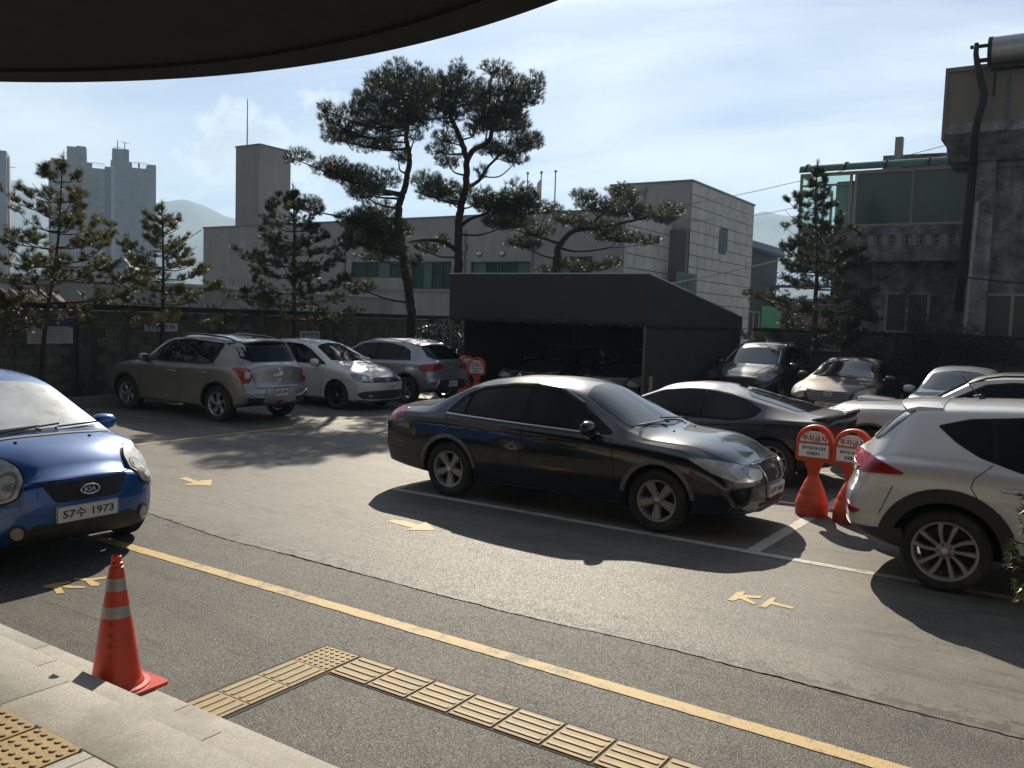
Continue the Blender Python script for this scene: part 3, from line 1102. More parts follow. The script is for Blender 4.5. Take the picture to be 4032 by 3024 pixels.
GRAND = variant(SEDAN, wb=2.845, xr=-1.12, xf=3.80, W=1.86, R=.335, rim=.23, spokes=10, style='multi',
                top=[(-1.12, .95), (-1.0, 1.06), (-.62, 1.10), (-.38, 1.13), (.45, 1.40), (.95, 1.465), (1.35, 1.47), (1.80, 1.42), (2.62, 1.02), (3.05, .98), (3.45, .91), (3.68, .83), (3.80, .74)],
                shoulder=[(-1.12, .86), (-.9, .97), (0, .98), (1.5, .95), (2.5, .93), (3.1, .88), (3.5, .80), (3.80, .68)],
                windscreen=[(2.60, 0), (2.57, .40), (2.47, .69), (1.92, .545), (1.84, .3), (1.82, 0)],
                frames=[[(-.10, 1.03), (.32, 1.24), (.66, 1.335), (1.2, 1.375), (1.7, 1.325), (2.1, 1.16), (2.47, .99), (2.4, .965), (1.0, .985)]],
                glass=[[(-.02, 1.03), (.34, 1.225), (.66, 1.315), (1.05, 1.355), (1.05, 1.0)], [(1.12, 1.0), (1.14, 1.36), (1.66, 1.31), (2.04, 1.15), (2.38, .99)]],
                seams=[[(2.45, .96), (2.42, .30)], [(1.1, .98), (1.08, .28)], [(-.05, 1.0), (.12, .76), (.42, .42), (.44, .28)]],
                strips=[('hood_seam', [(2.62, .80), (3.1, .76), (3.5, .66), (3.66, .48)], 'T', M_SEAM, .008, .002, 0), ('hood_seam', [(2.62, -.80), (3.1, -.76), (3.5, -.66), (3.66, -.48)], 'T', M_SEAM, .008, .002, 0)]
                + [('grille_slat', [(-.52 + .02 * i, .775 - .033 * i), (-.2, .757 - .033 * i), (0, .75 - .033 * i), (.2, .757 - .033 * i), (.52 - .02 * i, .775 - .033 * i)], 'F', M_CHROME, .010, .016, .005) for i in range(7)],
                corner=[('headlight', [(.62, .86), (.25, .85), (-.05, .80), (-.30, .74), (-.38, .62), (-.22, .58), (.08, .62), (.42, .74)], 'F', M_LAMP, .006, 1), ('fog_lamp', [(-.5, .38), (-.25, .40), (-.2, .34), (-.5, .33)], 'F', M_LAMP, .006, 1),
                        ('tail_light', [(.42, .93), (.20, .99), (-.48, .95), (-.46, .82), (.28, .84)], 'B', M_TAIL, .006, 1)],
                patches=[('grille', [(-.56, .80), (.56, .80), (.46, .56), (-.46, .56)], 'F', M_MESH, .008, 1), ('lower_grille', [(-.6, .36), (.6, .36), (.55, .26), (-.55, .26)], 'F', M_BLK, .006, 0)],
                nose=[(0, .14), (.2, .07), (.33, .0), (.6, .0), (.75, .03), (.9, .15)],
                mirror=(2.14, 1.03, .87), wipers=[([(2.60, .55), (2.56, .50), (2.52, -.10)], 'T'), ([(2.62, -.05), (2.58, -.10), (2.50, -.60)], 'T')],
                plates=[('F', 0, .47, .50, .11, '22무 6367', M_PLATE, -.05)], extra=oval_badge_h, washers=[], arch_a0=0)

SUV = dict(
    wb=2.67, xr=-.90, xf=3.56, W=1.85, R=.350, rim=.232, tw=.225, spokes=8, style='swirl', well=.415, round=.09, sill=.03,
    top=[(-.90, 1.02), (-.84, 1.12), (-.76, 1.205), (-.46, 1.48), (-.34, 1.565), (.0, 1.60), (.3, 1.62), (.8, 1.64), (1.3, 1.63), (1.70, 1.575), (2.50, 1.10), (3.0, 1.05), (3.35, .97), (3.56, .84)],
    shoulder=[(-.90, .95), (-.7, 1.10), (0, 1.11), (1.5, 1.06), (2.5, 1.02), (3.1, .96), (3.56, .80)],
    bottom=[(-.90, .42), (-.5, .33), (0, .26), (2.7, .25), (3.2, .28), (3.56, .36)],
    wtop=[(-.90, .66), (-.6, .63), (-.2, .61), (.6, .625), (1.5, .64), (1.75, .655), (2.5, .76), (3.2, .74), (3.56, .66)],
    wbelt=[(-.90, .80), (-.5, .85), (0, .88), (2.4, .88), (3.2, .84), (3.56, .77)],
    crown=[(-.90, .05), (-.4, .06), (0, .07), (1.5, .07), (2.5, .05), (3.56, .05)],
    nose=[(0, .14), (.25, .07), (.45, 0), (.7, 0), (.85, .04), (1.0, .14)], tail=[(0, .20), (.3, .10), (.52, .0), (.74, .0), (.86, .05), (1.0, .06), (1.2, .08)],
    bow_f=.24, bow_r=.20,
    frames=[[(-.06, 1.385), (.22, 1.47), (.6, 1.515), (1.1, 1.52), (1.55, 1.47), (2.0, 1.25), (2.28, 1.09), (1.4, 1.08), (.8, 1.12), (.35, 1.22)]],
    glass=[[(-.02, 1.385), (.24, 1.455), (.6, 1.498), (.98, 1.502), (1.0, 1.115), (.8, 1.135), (.37, 1.235)], [(1.06, 1.11), (1.06, 1.502), (1.5, 1.455), (1.94, 1.24), (2.2, 1.10)]],
    seams=[[(.30, 1.12), (.18, 1.0), (.16, .92), (.24, .80)], [(1.03, 1.10), (1.03, .36)], [(2.28, 1.08), (2.26, .42)], [(-.42, .86), (-.52, .60)]],
    handles=[(.48, .93, .22), (1.3, .91, .22)],
    windscreen=[(2.46, 0), (2.43, .4), (2.34, .68), (1.80, .57), (1.74, .3), (1.72, 0)],
    mirror=(2.04, 1.13, .87),
)


def hatch_spoiler(x0, x1, z0, z1, w0, w1, dp=.07):
    def fn(root, sk, pm):
        b = MB()
        n = 12
        vs = []
        for i in range(n + 1):
            f = -1 + 2 * i / n
            y0, y1 = w0 * f, w1 * f
            dr = .05 * abs(f) ** 2.5
            ex = .10 * abs(f) ** 3
            vs += [(x0, y0, z0 - dr), (x0 - .5 * (x0 - x1), (y0 + y1) / 2, (z0 + z1) / 2 + .012 - dr), (x1 + ex, y1, z1 - dr), (x1 + ex + .01, y1, z1 - .03 - dr), (x0 - .3 * (x0 - x1), (y0 + y1) / 2, z1 - .015 - dp - dr), (x0, y0, z0 - dp - dr)]
        fs = []
        for i in range(n):
            for k in range(6):
                fs.append((i * 6 + k, i * 6 + (k + 1) % 6, (i + 1) * 6 + (k + 1) % 6, (i + 1) * 6 + k))
        fs += [tuple(range(6)), tuple(n * 6 + k for k in range(6))]
        b.add(vs, fs)
        b.build('roof_spoiler', pm, root, sharp=50)
    return fn


mat('rear_glass_bright', (.02, .02, .02), .12, spec=1.0, coat=1.0)
TUCSON = variant(SUV, xr=-.915, R=.350, well=.42, rim=.250,
                 frames=[[(-.14, 1.395), (.10, 1.47), (.5, 1.515), (1.1, 1.52), (1.55, 1.47), (2.0, 1.25), (2.2, 1.09), (1.4, 1.04), (.52, 1.075), (.2, 1.17), (.02, 1.27)]],
                 glass=[[(.34, 1.15), (.30, 1.475), (.6, 1.500), (.98, 1.502), (1.0, 1.07), (.56, 1.092)], [(1.06, 1.065), (1.06, 1.502), (1.5, 1.455), (1.90, 1.24), (2.1, 1.10)], [(-.10, 1.39), (.12, 1.455), (.26, 1.47), (.29, 1.155), (.2, 1.19), (.04, 1.29)]],
                 arch=(.115, M_BLK), arch_a0=-20, spokes=10, style='fan',
                 screenmat=mat('rear_glass_bright', (.02, .02, .02), .12, spec=1.0, coat=1.0),
                 corner=[('rear_window', [(-.7, 1.235), (.0, 1.225), (.09, 1.26), (.20, 1.40), (.26, 1.50), (.1, 1.525), (-.6, 1.53)], 'B', MATS['rear_glass_bright'], .008, 1),
                         ('tail_light', [(.57, .985), (.36, 1.055), (.10, 1.10), (-.25, 1.105), (-.5, 1.09), (-.48, 1.03), (-.15, .965), (.12, .94), (.55, .965)], 'B', M_TAIL, .010, 1),
                         ('tail_light_clear', [(.07, .985), (-.10, 1.0), (-.33, 1.035), (-.36, .99), (-.12, .935), (-.02, .93)], 'B', M_TAILW, .016, 1),
                         ('reflector', [(.20, .60), (.02, .635), (-.16, .655), (-.14, .60), (.10, .56)], 'B', M_TAIL, .010, 1),
                         ('bumper_cladding', [(.56, .50), (.30, .47), (0, .46), (-.5, .47), (-.9, .47), (-.9, .36), (-.3, .36), (.2, .33), (.60, .33)], 'B', M_BLK, .012, 0),
                         ('headlight', [(.6, .95), (.2, .93), (-.3, .88), (-.3, .80), (.1, .80)], 'F', M_LAMP, .006, 1)],
                 side_patches=[('sill_cladding', [(.45, .42), (2.2, .42), (2.22, .27), (.43, .27)], M_BLK)],
                 extra=hatch_spoiler(-.12, -.50, 1.592, 1.560, .585, .57, .05), antenna=[(.10, 0, .20, .75)], seamw=.007,
                 chrome=[], strips=[('tailgate_seam', [(-.66, .74), (-.55, .69)], 'T', M_SEAM, .006, .002, 0)],
                 handlemat=None)
TUCSON.pop('handlemat')

SCOOP = variant(SUV, xr=-1.0, wb=2.74, xf=3.62, W=1.86, R=.345, well=.41, arch=(.035, mat('dark_arch', (.10, .10, .11), .5)), spokes=6,
                top=[(-1.0, 1.0), (-.9, 1.2), (-.75, 1.5), (-.5, 1.60), (.3, 1.645), (.8, 1.65), (1.15, 1.63), (1.45, 1.57), (2.15, 1.12), (3.0, 1.08), (3.35, 1.03), (3.55, .93), (3.62, .84)],
                shoulder=[(-1.0, .95), (0, 1.08), (1.5, 1.05), (2.5, 1.02), (3.1, .98), (3.62, .80)],
                windscreen=[(2.13, 0), (2.10, .4), (2.0, .68), (1.54, .57), (1.48, .3), (1.46, 0)],
                frames=[[(-.7, 1.12), (-.55, 1.45), (.6, 1.53), (.95, 1.53), (1.28, 1.48), (1.68, 1.25), (1.96, 1.07), (1.2, 1.07)]],
                glass=[[(.0, 1.11), (.0, 1.50), (.68, 1.515), (.70, 1.09)], [(.76, 1.09), (.76, 1.515), (1.24, 1.465), (1.62, 1.24), (1.86, 1.09)], [(-.6, 1.14), (-.48, 1.43), (-.06, 1.49), (-.06, 1.12)]],
                corner=[('headlight', [(.34, 1.00), (.05, 1.0), (-.35, .93), (-.35, .78), (0, .76), (.28, .84)], 'F', M_LAMP, .008, 1), ('tail_light', rect(-.1, .2, .8, 1.2), 'B', M_TAIL, .008, 1)],
                patches=[('grille', rect(-.45, .45, .70, .88), 'F', M_MESH, .008, 1)],
                rails=[(-.6, 1.5, .60, .045, .018, M_BLK)], chrome=[([(-.6, 1.08), (1.9, 1.05)], .018)], antenna=[],
                mirror=(1.8, 1.13, .87))


def bonnet_scoop(root, sk, pm):
    p, nn = sk.hit('T', 2.85, 0)
    z = p.z
    b = MB()
    b.add([(2.55, -.30, z - .02), (3.08, -.34, z - .03), (3.08, .34, z - .03), (2.55, .30, z - .02), (2.62, -.24, z + .035), (3.05, -.29, z + .06), (3.05, .29, z + .06), (2.62, .24, z + .035)],
          [(0, 1, 2, 3), (7, 6, 5, 4), (0, 4, 5, 1), (2, 6, 7, 3), (3, 7, 4, 0), (1, 5, 6, 2)])
    o = b.build('bonnet_scoop', pm, root, bevel=.012)
    g = MB()
    g.box(3.078, 3.088, -.27, .27, z - .005, z + .04)
    g.build('scoop_mouth', M_BLK, o)


SCOOP['extra'] = bonnet_scoop

TIVOLI = variant(SUV, wb=2.60, xr=-.765, xf=3.43, W=1.795, R=.335, rim=.222, well=.395, spokes=5, style='turbine', rimmat=mat('rim_polished', (.50, .50, .50), .28, .85),
                 top=[(-.765, 1.04), (-.70, 1.10), (-.62, 1.15), (-.40, 1.49), (-.28, 1.545), (.3, 1.59), (.8, 1.605), (1.3, 1.58), (1.66, 1.51), (2.32, 1.07), (2.8, 1.02), (3.2, .94), (3.43, .80)],
                 shoulder=[(-.765, .96), (-.6, 1.03), (0, 1.04), (1.5, 1.0), (2.5, .97), (3.1, .92), (3.43, .76)],
                 bottom=[(-.765, .36), (-.4, .28), (0, .24), (2.7, .24), (3.1, .26), (3.43, .32)],
                 wtop=[(-.765, .62), (-.5, .60), (0, .60), (1.5, .62), (1.75, .64), (2.4, .74), (3.2, .72), (3.43, .64)],
                 wbelt=[(-.765, .78), (-.4, .83), (0, .85), (2.4, .85), (3.2, .81), (3.43, .75)],
                 crown=[(-.765, .05), (-.4, .06), (0, .06), (1.5, .06), (2.5, .05), (3.43, .05)],
                 nose=[(0, .14), (.25, .07), (.45, 0), (.7, 0), (.85, .04), (1.0, .14)], tail=[(0, .20), (.3, .10), (.48, .0), (.60, .0), (.72, .05), (.95, .06), (1.2, .07)], bow_r=.13,
                 frames=[[(.14, 1.08), (.04, 1.435), (.2, 1.475), (1.0, 1.505), (1.5, 1.45), (1.80, 1.26), (2.08, 1.05), (1.4, 1.035), (.5, 1.045)]],
                 glass=[[(.22, 1.09), (.12, 1.43), (.95, 1.485), (.96, 1.055), (.5, 1.062)], [(1.02, 1.055), (1.01, 1.485), (1.46, 1.432), (1.76, 1.24), (1.98, 1.06)]],
                 seams=[[(.12, 1.06), (.16, .92), (.14, .80), (.34, .60)], [(.99, 1.04), (1.0, .34)], [(2.18, 1.03), (2.12, .80), (2.16, .38)], [(-.30, .72), (.0, .78)], [(.2, .70), (.14, .62)]],
                 handles=[(.36, .90, .20), (1.22, .88, .20)],
                 windscreen=[(2.28, 0), (2.25, .4), (2.16, .66), (1.76, .56), (1.70, .3), (1.68, 0)],
                 rear_glass_b=[(0, 1.14), (.55, 1.14), (.70, 1.20), (.62, 1.47), (.5, 1.50), (0, 1.51)],
                 corner=[('tail_light', [(.40, 1.02), (.15, 1.04), (-.10, 1.01), (-.16, .90), (-.10, .76), (.06, .74), (.16, .86), (.24, .95)], 'B', M_TAIL, .010, 1),
                         ('tail_light_clear', [(.02, .985), (-.09, .965), (-.11, .90), (-.07, .84), (.03, .85)], 'B', M_TAILW, .016, 0),
                         ('headlight', [(.6, .90), (.2, .88), (-.3, .84), (-.3, .76), (.1, .76)], 'F', M_LAMP, .006, 1)],
                 patches=[('bumper_cladding', [(-.75, .48), (.75, .48), (.72, .34), (-.72, .34)], 'B', M_BLK, .010, 0), ('bumper_inset', [(-.36, .62), (.36, .62), (.42, .40), (.1, .36), (-.1, .36), (-.42, .40)], 'B', mat('silver_trim', (.33, .33, .32), .4, .4), .018, 0),
                          ('rear_fog_lamp', [(-.09, .43), (.09, .43), (.06, .37), (-.06, .37)], 'B', M_TAIL, .024, 0)],
                 strips=[('bumper_edge', [(-.80, .60), (-.55, .50), (0, .485), (.55, .50), (.80, .60)], 'B', M_CHROME, .012, .012, .006), ('tailgate_seam', [(-.74, 1.13), (-.60, .82), (-.55, .66), (.55, .66), (.60, .82), (.74, 1.13)], 'B', M_SEAM, .009, .003, 0),
                         ('tailgate_lip', [(-.52, .675), (.52, .675)], 'B', M_CHROME, .014, .006, .004), ('window_visor', [(.08, 1.46), (1.0, 1.51), (1.5, 1.455), (1.84, 1.25)], 'L', M_CHROME, .035, .012, .01), ('window_visor', [(.08, 1.46), (1.0, 1.51), (1.5, 1.455), (1.84, 1.25)], 'R', M_CHROME, .035, .012, .01)],
                 plates=[('B', .0, .58, .33, .155, '16라 4699', M_PLATE, .06)], plate_dark=True,
                 rails=[(-.2, 1.35, .56, .045, .020, M_GLOSSB)], antenna=[(-.05, 0, .20, -.7)], extra=hatch_spoiler(-.18, -.44, 1.565, 1.535, .58, .56),
                 badge_rings=[('B', 0, .97, .045, .045, .014)], badges=[('B', 0, .97, .06, .05, 'S', M_CHROME)], mirror=(1.95, 1.10, .84), chrome=[([(.2, 1.045), (2.1, 1.03)], .012)], arch=(.028, M_BLK), arch_a0=0)

NIRO = variant(TIVOLI, wb=2.70, xr=-.785, xf=3.57, W=1.805, R=.325, rim=.212, well=.385, spokes=5, style='swirl',
               top=[(-.785, 1.0), (-.72, 1.07), (-.60, 1.14), (-.20, 1.42), (-.05, 1.455), (.4, 1.51), (.9, 1.53), (1.3, 1.52), (1.74, 1.44), (2.45, 1.02), (2.9, .97), (3.3, .89), (3.57, .76)],
               shoulder=[(-.785, .92), (-.6, 1.0), (0, 1.01), (1.5, .97), (2.5, .94), (3.1, .88), (3.57, .72)],
               frames=[[(-.12, 1.04), (.0, 1.26), (.25, 1.36), (.6, 1.415), (1.1, 1.43), (1.55, 1.385), (1.95, 1.20), (2.28, 1.0), (1.4, 1.0)]],
               glass=[[(.30, 1.03), (.30, 1.36), (.6, 1.40), (.98, 1.415), (.98, 1.02)], [(1.05, 1.02), (1.05, 1.415), (1.52, 1.37), (1.88, 1.19), (2.2, 1.01)], [(-.06, 1.05), (.03, 1.24), (.24, 1.345), (.25, 1.035)]],
               chrome=[([(2.25, .995), (1.2, 1.0), (-.13, 1.035), (-.02, 1.26), (.25, 1.375), (.6, 1.43), (1.1, 1.445)], .014)],
               seams=[[(-.02, 1.0), (.05, .86), (.02, .78), (.2, .66)], [(1.01, 1.0), (1.01, .34)], [(2.28, .98), (2.26, .38)], [(-.34, .94), (-.28, .86), (-.34, .78), (-.40, .86), (-.34, .94)]],
               handles=[(.30, .885, .18), (1.25, .87, .18)],
               windscreen=[(2.41, 0), (2.38, .4), (2.29, .66), (1.86, .55), (1.80, .3), (1.78, 0)],
               rear_glass_b=[(0, 1.08), (.50, 1.08), (.62, 1.14), (.56, 1.36), (.45, 1.39), (0, 1.40)],
               corner=[('tail_light', [(.36, .92), (.20, .965), (-.1, .975), (-.45, .97), (-.52, .90), (-.42, .84), (.05, .80), (.30, .81)], 'B', M_TAIL, .010, 1),
                       ('reflector', [(.0, .53), (-.25, .55), (-.25, .515), (0, .50)], 'B', M_TAIL, .012, 0),
                       ('headlight', [(.6, .86), (.2, .84), (-.3, .8), (-.3, .72), (.1, .72)], 'F', M_LAMP, .006, 1)],
               patches=[('bumper_cladding', [(-.5, .60), (.5, .60), (.62, .40), (.7, .32), (-.7, .32), (-.62, .40)], 'B', M_BLK, .010, 0)],
               strips=[('bumper_edge', [(-.74, .42), (-.60, .41), (-.50, .60)], 'B', M_CHROME, .014, .014, .004), ('bumper_edge', [(.74, .42), (.60, .41), (.50, .60)], 'B', M_CHROME, .014, .014, .004), ('tailgate_seam', [(-.62, .84), (-.56, .66), (.56, .66), (.62, .84)], 'B', M_SEAM, .009, .003, 0)],
               plates=[('B', .0, .50, .33, .155, '12로 1311', M_PLATE, .06)], badge_rings=[('B', 0, .87, .05, .026, .008)], badges=[('B', 0, .87, .055, .02, 'KIA', M_CHROME)],
               rails=[(-.05, 1.45, .56, .035, .018, M_CHROME)], antenna=[(.02, 0, .0, 0), (.02, 0, .10, -.6)], extra=hatch_spoiler(.0, -.30, 1.475, 1.435, .56, .54), mirror=(2.0, 1.05, .85), arch=(.05, M_BLK), arch_a0=-12)

POLO = dict(
    wb=2.47, xr=-.69, xf=3.27, W=1.685, R=.305, rim=.215, tw=.205, spokes=10, style='multi', rimmat=M_RIMD, well=.345, round=.08, sill=.04,
    top=[(-.69, .95), (-.62, 1.12), (-.50, 1.24), (-.34, 1.37), (.3, 1.44), (.8, 1.46), (1.2, 1.44), (1.52, 1.375), (2.30, .99), (2.65, .93), (2.98, .84), (3.18, .74), (3.27, .66)],
    shoulder=[(-.69, .86), (-.5, .94), (0, .95), (1.5, .92), (2.3, .89), (2.8, .82), (3.27, .63)],
    bottom=[(-.69, .32), (-.3, .24), (0, .20), (2.5, .19), (2.9, .18), (3.27, .20)],
    wtop=[(-.69, .62), (-.4, .57), (.6, .555), (1.3, .57), (1.6, .60), (2.3, .70), (2.9, .69), (3.27, .60)],
    wbelt=[(-.69, .75), (0, .80), (2.3, .80), (2.9, .77), (3.27, .70)],
    crown=[(-.69, .04), (-.3, .06), (1.4, .07), (2.3, .05), (3.27, .05)],
    nose=[(0, .10), (.2, .02), (.3, .0), (.55, .0), (.66, .02), (.8, .14)], tail=[(0, .16), (.25, .05), (.5, 0), (.8, 0), (.95, .04), (1.1, .06)], bow_f=.24, bow_r=.13,
    frames=[[(-.36, 1.02), (-.2, 1.24), (.1, 1.33), (.7, 1.37), (1.2, 1.345), (1.5, 1.25), (1.85, 1.07), (2.14, .935), (1.2, .945), (0, .965)]],
    glass=[[(-.02, .985), (.04, 1.31), (.88, 1.352), (.92, .965)], [(.98, .965), (.96, 1.35), (1.2, 1.328), (1.48, 1.235), (1.80, 1.06), (2.06, .95)], [(-.28, 1.03), (-.17, 1.22), (-.02, 1.29), (-.08, 1.0)]],
    seams=[[(-.06, .95), (.02, .8), (.2, .64), (.36, .45), (.38, .28)], [(.95, .94), (.95, .28)], [(2.12, .93), (2.06, .60), (2.02, .28)], [(2.60, .66), (2.98, .62)]],
    handles=[(.12, .83, .18), (1.14, .81, .18)],
    windscreen=[(2.26, 0), (2.23, .4), (2.14, .62), (1.60, .51), (1.53, .3), (1.51, 0)],
    corner=[('headlight', [(.40, .78), (.15, .78), (-.15, .745), (-.42, .705), (-.46, .62), (-.25, .60), (.05, .61), (.28, .66)], 'F', M_LAMPD, .008, 1),
            ('headlight_unit', oval(-.06, .685, .075, .05, 12), 'F', M_LAMPIN, .014, 0), ('headlight_unit', oval(-.28, .665, .075, .05, 12), 'F', M_LAMPIN, .014, 0),
            ('fog_lamp', oval(-.26, .325, .075, .028, 12), 'F', M_LAMP, .022, 0), ('tail_light', rect(-.1, .25, .8, .98), 'B', M_TAIL, .008, 1)],
    patches=[('grille', [(-.46, .70), (.46, .70), (.42, .60), (-.42, .60)], 'F', M_MESH, .010, 0), ('lower_grille', [(-.78, .37), (-.68, .42), (0, .44), (.68, .42), (.78, .37), (.70, .27), (.4, .25), (-.4, .25), (-.70, .27)], 'F', M_BLK, .012, 1)],
    strips=[('grille_slat', [(-.43, .66), (.43, .66)], 'F', M_CHROME, .008, .016, .003), ('grille_slat', [(-.40, .612), (.40, .612)], 'F', M_CHROME, .008, .016, .003),
            ('bumper_lip', [(-.74, .235), (-.5, .21), (.5, .21), (.74, .235)], 'F', M_BLK, .03, .02, .01), ('hood_seam', [(2.28, .74), (2.7, .70), (3.0, .58), (3.1, .42)], 'T', M_SEAM, .008, .002, 0), ('hood_seam', [(2.28, -.74), (2.7, -.70), (3.0, -.58), (3.1, -.42)], 'T', M_SEAM, .008, .002, 0)],
    plates=[('F', .10, .50, .33, .155 * .75, '10구 0837', M_PLATE, -.05)], badge_rings=[('F', 0, .655, .045, .045, .010)], badges=[('F', 0, .663, .045, .03, 'V', M_CHROME), ('F', 0, .640, .055, .03, 'W', M_CHROME)],
    mirror=(1.86, .98, .78), wipers=[([(2.26, .50), (2.22, .45), (2.16, -.10)], 'T')], antenna=[(-.1, 0, .18, .7)], badge_off=.022,
)

COUPE = dict(
    wb=2.75, xr=-.87, xf=3.60, W=1.80, R=.335, rim=.235, tw=.225, spokes=10, style='multi', well=.375, round=.09, sill=.04,
    top=[(-.87, .98), (-.82, 1.04), (-.60, 1.055), (-.42, 1.065), (.55, 1.315), (.95, 1.375), (1.25, 1.38), (1.65, 1.33), (2.50, .95), (3.0, .89), (3.35, .81), (3.60, .68)],
    shoulder=[(-.95, .92), (-.7, .97), (0, .94), (1.0, .87), (2.4, .85), (3.0, .80), (3.60, .62)],
    bottom=[(-.95, .36), (-.5, .26), (0, .20), (2.7, .19), (3.2, .19), (3.60, .22)],
    wtop=[(-.95, .74), (-.5, .70), (.2, .62), (.8, .57), (1.5, .58), (1.75, .60), (2.5, .74), (3.2, .72), (3.60, .60)],
    wbelt=[(-.95, .82), (-.3, .87), (.3, .87), (1.0, .85), (2.4, .86), (3.2, .81), (3.60, .72)],
    crown=[(-.95, .03), (-.4, .05), (.5, .08), (1.5, .08), (2.4, .05), (3.60, .05)],
    nose=[(0, .10), (.2, .02), (.5, .0), (.7, .05), (.8, .14)], tail=[(0, .18), (.3, .08), (.5, .02), (.7, .04), (.85, .05), (.97, .0), (1.1, .0)], bow_f=.24, bow_r=.17,
    frames=[[(.16, 1.06), (.38, 1.17), (.66, 1.255), (1.0, 1.295), (1.3, 1.29), (1.64, 1.235), (1.99, 1.09), (2.32, .915), (2.28, .885), (1.0, .885), (.56, .89), (.26, .95)]],
    glass=[[(.20, 1.06), (.40, 1.16), (.66, 1.235), (1.0, 1.28), (1.0, .90), (.60, .905), (.30, .955)], [(1.012, .90), (1.012, 1.28), (1.3, 1.275), (1.62, 1.22), (1.96, 1.08), (2.28, .915), (1.7, .90)]],
    seams=[[(.99, .88), (.93, .70), (.93, .45), (.98, .28)], [(2.30, .90), (2.22, .30)], [(-.22, .87), (.06, .87), (.09, .82), (.06, .735), (-.20, .735), (-.24, .80), (-.22, .87)], [(-.50, .85), (-.55, .60)], [(-.9, .62), (-.42, .60)]],
    handles=[(1.15, .78, .18)],
    windscreen=[(2.46, 0), (2.43, .4), (2.34, .66), (1.76, .52), (1.70, .3), (1.68, 0)],
    rear_glass=[(-.40, 0), (-.38, .40), (-.28, .575), (.40, .50), (.52, .3), (.54, 0)],
    corner=[('tail_light', [(.45, .84), (.28, .89), (0, .90), (-.4, .90), (-.5, .86), (-.4, .80), (0, .78), (.30, .78)], 'B', M_TAIL, .010, 1), ('headlight', [(.6, .80), (.2, .78), (-.3, .70), (-.3, .62), (.1, .62)], 'F', M_LAMP, .006, 1)],
    strips=[('boot_seam', [(-.45, .64), (-.75, .68), (-.90, .62)], 'T', M_SEAM, .007, .002, 0), ('boot_seam', [(-.45, -.64), (-.75, -.68), (-.90, -.62)], 'T', M_SEAM, .007, .002, 0)],
    plates=[('B', 0, .50, .33, .155, '38소 6214', M_PLATE, .1)], fins=[(.70, 0)], mirror=(1.98, .96, .86), chrome=[],
)


def boot_spoiler(root, sk, pm):
    b = MB()
    n = 14
    vs = []
    for i in range(n + 1):
        f = -1 + 2 * i / n
        y = .76 * f
        ex = .16 * abs(f) ** 2.6
        dz = -.045 * abs(f) ** 3
        vs += [(-.66 + ex, y, 1.045 + dz), (-.89 + ex, y, 1.095 + dz), (-.905 + ex, y, 1.075 + dz), (-.85 + ex, y, 1.00 + dz), (-.66 + ex, y, 1.02 + dz)]
    fs = []
    for i in range(n):
        for k in range(5):
            fs.append((i * 5 + k, i * 5 + (k + 1) % 5, (i + 1) * 5 + (k + 1) % 5, (i + 1) * 5 + k))
    fs += [tuple(range(5)), tuple(n * 5 + k for k in range(5))]
    b.add(vs, fs)
    b.build('boot_spoiler', M_GLOSSB, root, sharp=50)


COUPE['extra'] = boot_spoiler

BSUV = variant(SUV, xr=-.98, xf=3.62, W=1.88,
               top=[(-.98, 1.1), (-.86, 1.35), (-.70, 1.55), (-.4, 1.66), (.3, 1.70), (.8, 1.71), (1.3, 1.69), (1.68, 1.62), (2.50, 1.14), (3.0, 1.08), (3.35, .99), (3.62, .86)],
               frames=[[(-.5, 1.2), (-.4, 1.45), (.22, 1.55), (.6, 1.575), (1.1, 1.58), (1.55, 1.52), (2.0, 1.28), (2.28, 1.11), (1.4, 1.09)]], glass=[[(.2, 1.13), (.24, 1.53), (.98, 1.56), (1.0, 1.115)], [(1.06, 1.11), (1.06, 1.56), (1.5, 1.505), (1.94, 1.27), (2.2, 1.12)]],
               windscreen=[(2.46, 0), (2.43, .4), (2.34, .68), (1.84, .57), (1.78, .3), (1.76, 0)], rails=[(-.5, 1.45, .60, .055, .020, M_GLOSSB)],
               corner=[('headlight', [(.60, 1.0), (.25, .98), (-.1, .92), (-.32, .86), (-.30, .78), (.0, .78), (.38, .88)], 'F', M_LAMPD, .008, 1), ('tail_light', rect(-.1, .3, .9, 1.1), 'B', M_TAIL, .008, 1)],
               patches=[('grille', [(-.5, .84), (.5, .84), (.42, .62), (-.42, .62)], 'F', M_MESH, .008, 1)],
               strips=[('hood_crease', [(2.5, .55), (3.0, .50), (3.45, .36)], 'T', M_GLOSSB, .012, .004, .004), ('hood_crease', [(2.5, -.55), (3.0, -.50), (3.45, -.36)], 'T', M_GLOSSB, .012, .004, .004), ('screen_edge', [(2.36, .70), (1.82, .60)], 'T', M_CHROME, .014, .010, .004), ('screen_edge', [(2.36, -.70), (1.82, -.60)], 'T', M_CHROME, .014, .010, .004)],
               antenna=[(.1, 0, .0, 0)], mirror=(2.0, 1.14, .88))

ACCENT = variant(POLO, xf=3.30, wb=2.5, W=1.70, rimmat=M_RIM, style='five', spokes=5, plates=[], badges=[], badge_rings=[('F', 0, .655, .06, .03, .010)], antenna=[(-.1, 0, .22, .5)],
                 corner=[('headlight', [(.40, .80), (.15, .80), (-.15, .765), (-.42, .715), (-.46, .64), (-.25, .62), (.05, .63), (.28, .68)], 'F', M_LAMP, .008, 1)])

